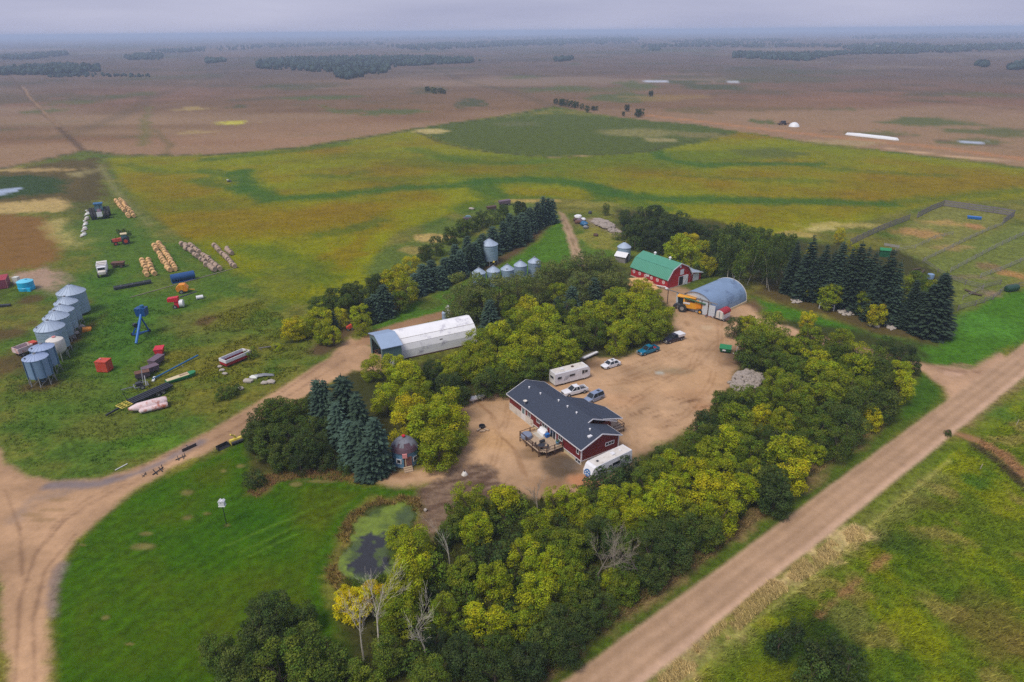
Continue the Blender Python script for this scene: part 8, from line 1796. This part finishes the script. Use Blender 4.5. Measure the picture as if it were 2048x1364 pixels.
tufts('dry_grass', 'dead brownish grass along the near verge of the gravel road', [(1080, 1364), (1200, 1268), (1420, 1112), (1560, 1005), (1680, 910), (1780, 842), (1770, 830), (1660, 895), (1540, 990), (1400, 1098), (1190, 1250), (1060, 1350)], 3000, (.25, .6), 3, C(160, 132, 92), .5, brk=.4)
tufts('reeds', 'tan reeds round the rim of the pond', [(722, 1002), (780, 992), (840, 996), (846, 1040), (832, 1062), (824, 1010), (780, 1008), (736, 1016), (706, 1050), (694, 1084), (676, 1110), (672, 1142), (700, 1166), (690, 1190), (655, 1165), (650, 1135), (672, 1085), (690, 1040)], 480, (.4, 1.0), 4, C(190, 154, 98), .45, wid=.05, brk=.42)
tufts('pond_weed_edge', 'green water plants at the lower end of the pond', [(690, 1160), (740, 1172), (765, 1150), (790, 1165), (740, 1212), (680, 1195)], 500, (.5, 1.0), 5, C(84, 108, 30), .7)
tufts('weeds', 'yellow-green weeds of the rough ground left of the driveway', [(400, 640), (520, 600), (640, 690), (600, 735), (540, 775), (440, 830), (390, 760), (420, 700)], 3600, (.2, .6), 6, C(130, 136, 24), .35, brk=.4, bscale=6, blades=4, wid=.07)
tufts('yard_grass', 'rough grass of the machinery yard', [(60, 700), (240, 600), (400, 640), (400, 760), (330, 880), (160, 945), (60, 930), (10, 880), (10, 760)], 7000, (.12, .4), 7, None, 0, brk=.45, bscale=5, blades=4, wid=.07)
tufts('dry_grass', 'dry grass by the litter under the pines left of the cabin', [(495, 985), (530, 950), (640, 935), (740, 955), (720, 968), (600, 955), (545, 970), (515, 995)], 700, (.2, .5), 8, C(140, 100, 70), .6)
tufts('belt_undergrowth', 'low undergrowth at the foot of the roadside belt', [(880, 1060), (1040, 1010), (1260, 945), (1440, 800), (1500, 700), (1820, 720), (1700, 890), (1430, 1100), (1160, 1300), (1060, 1390), (700, 1390), (760, 1210)], 6000, (.3, .9), 9, C(70, 80, 26), .6, brk=.35, wid=.09, spread=.5)
# ------------------------------------------------------------------ the air: one even haze round everything
hz = MB().box(-36000, 36000, -36000, 36000, -12, 76).build('haze', None)
hm = bpy.data.materials.new('haze_air'); hm.use_nodes = True
hn = hm.node_tree; hn.nodes.clear()
ho = hn.nodes.new('ShaderNodeOutputMaterial'); hv = hn.nodes.new('ShaderNodeVolumePrincipled')
hv.inputs['Color'].default_value = (0.58, 0.72, 0.97, 1)
hv.inputs['Density'].default_value = 0.00021
hv.inputs['Anisotropy'].default_value = 0.0
hn.links.new(hv.outputs[0], ho.inputs['Volume'])
hz.data.materials.append(hm)
hz['kind'] = 'stuff'; hz.display_type = 'WIRE'
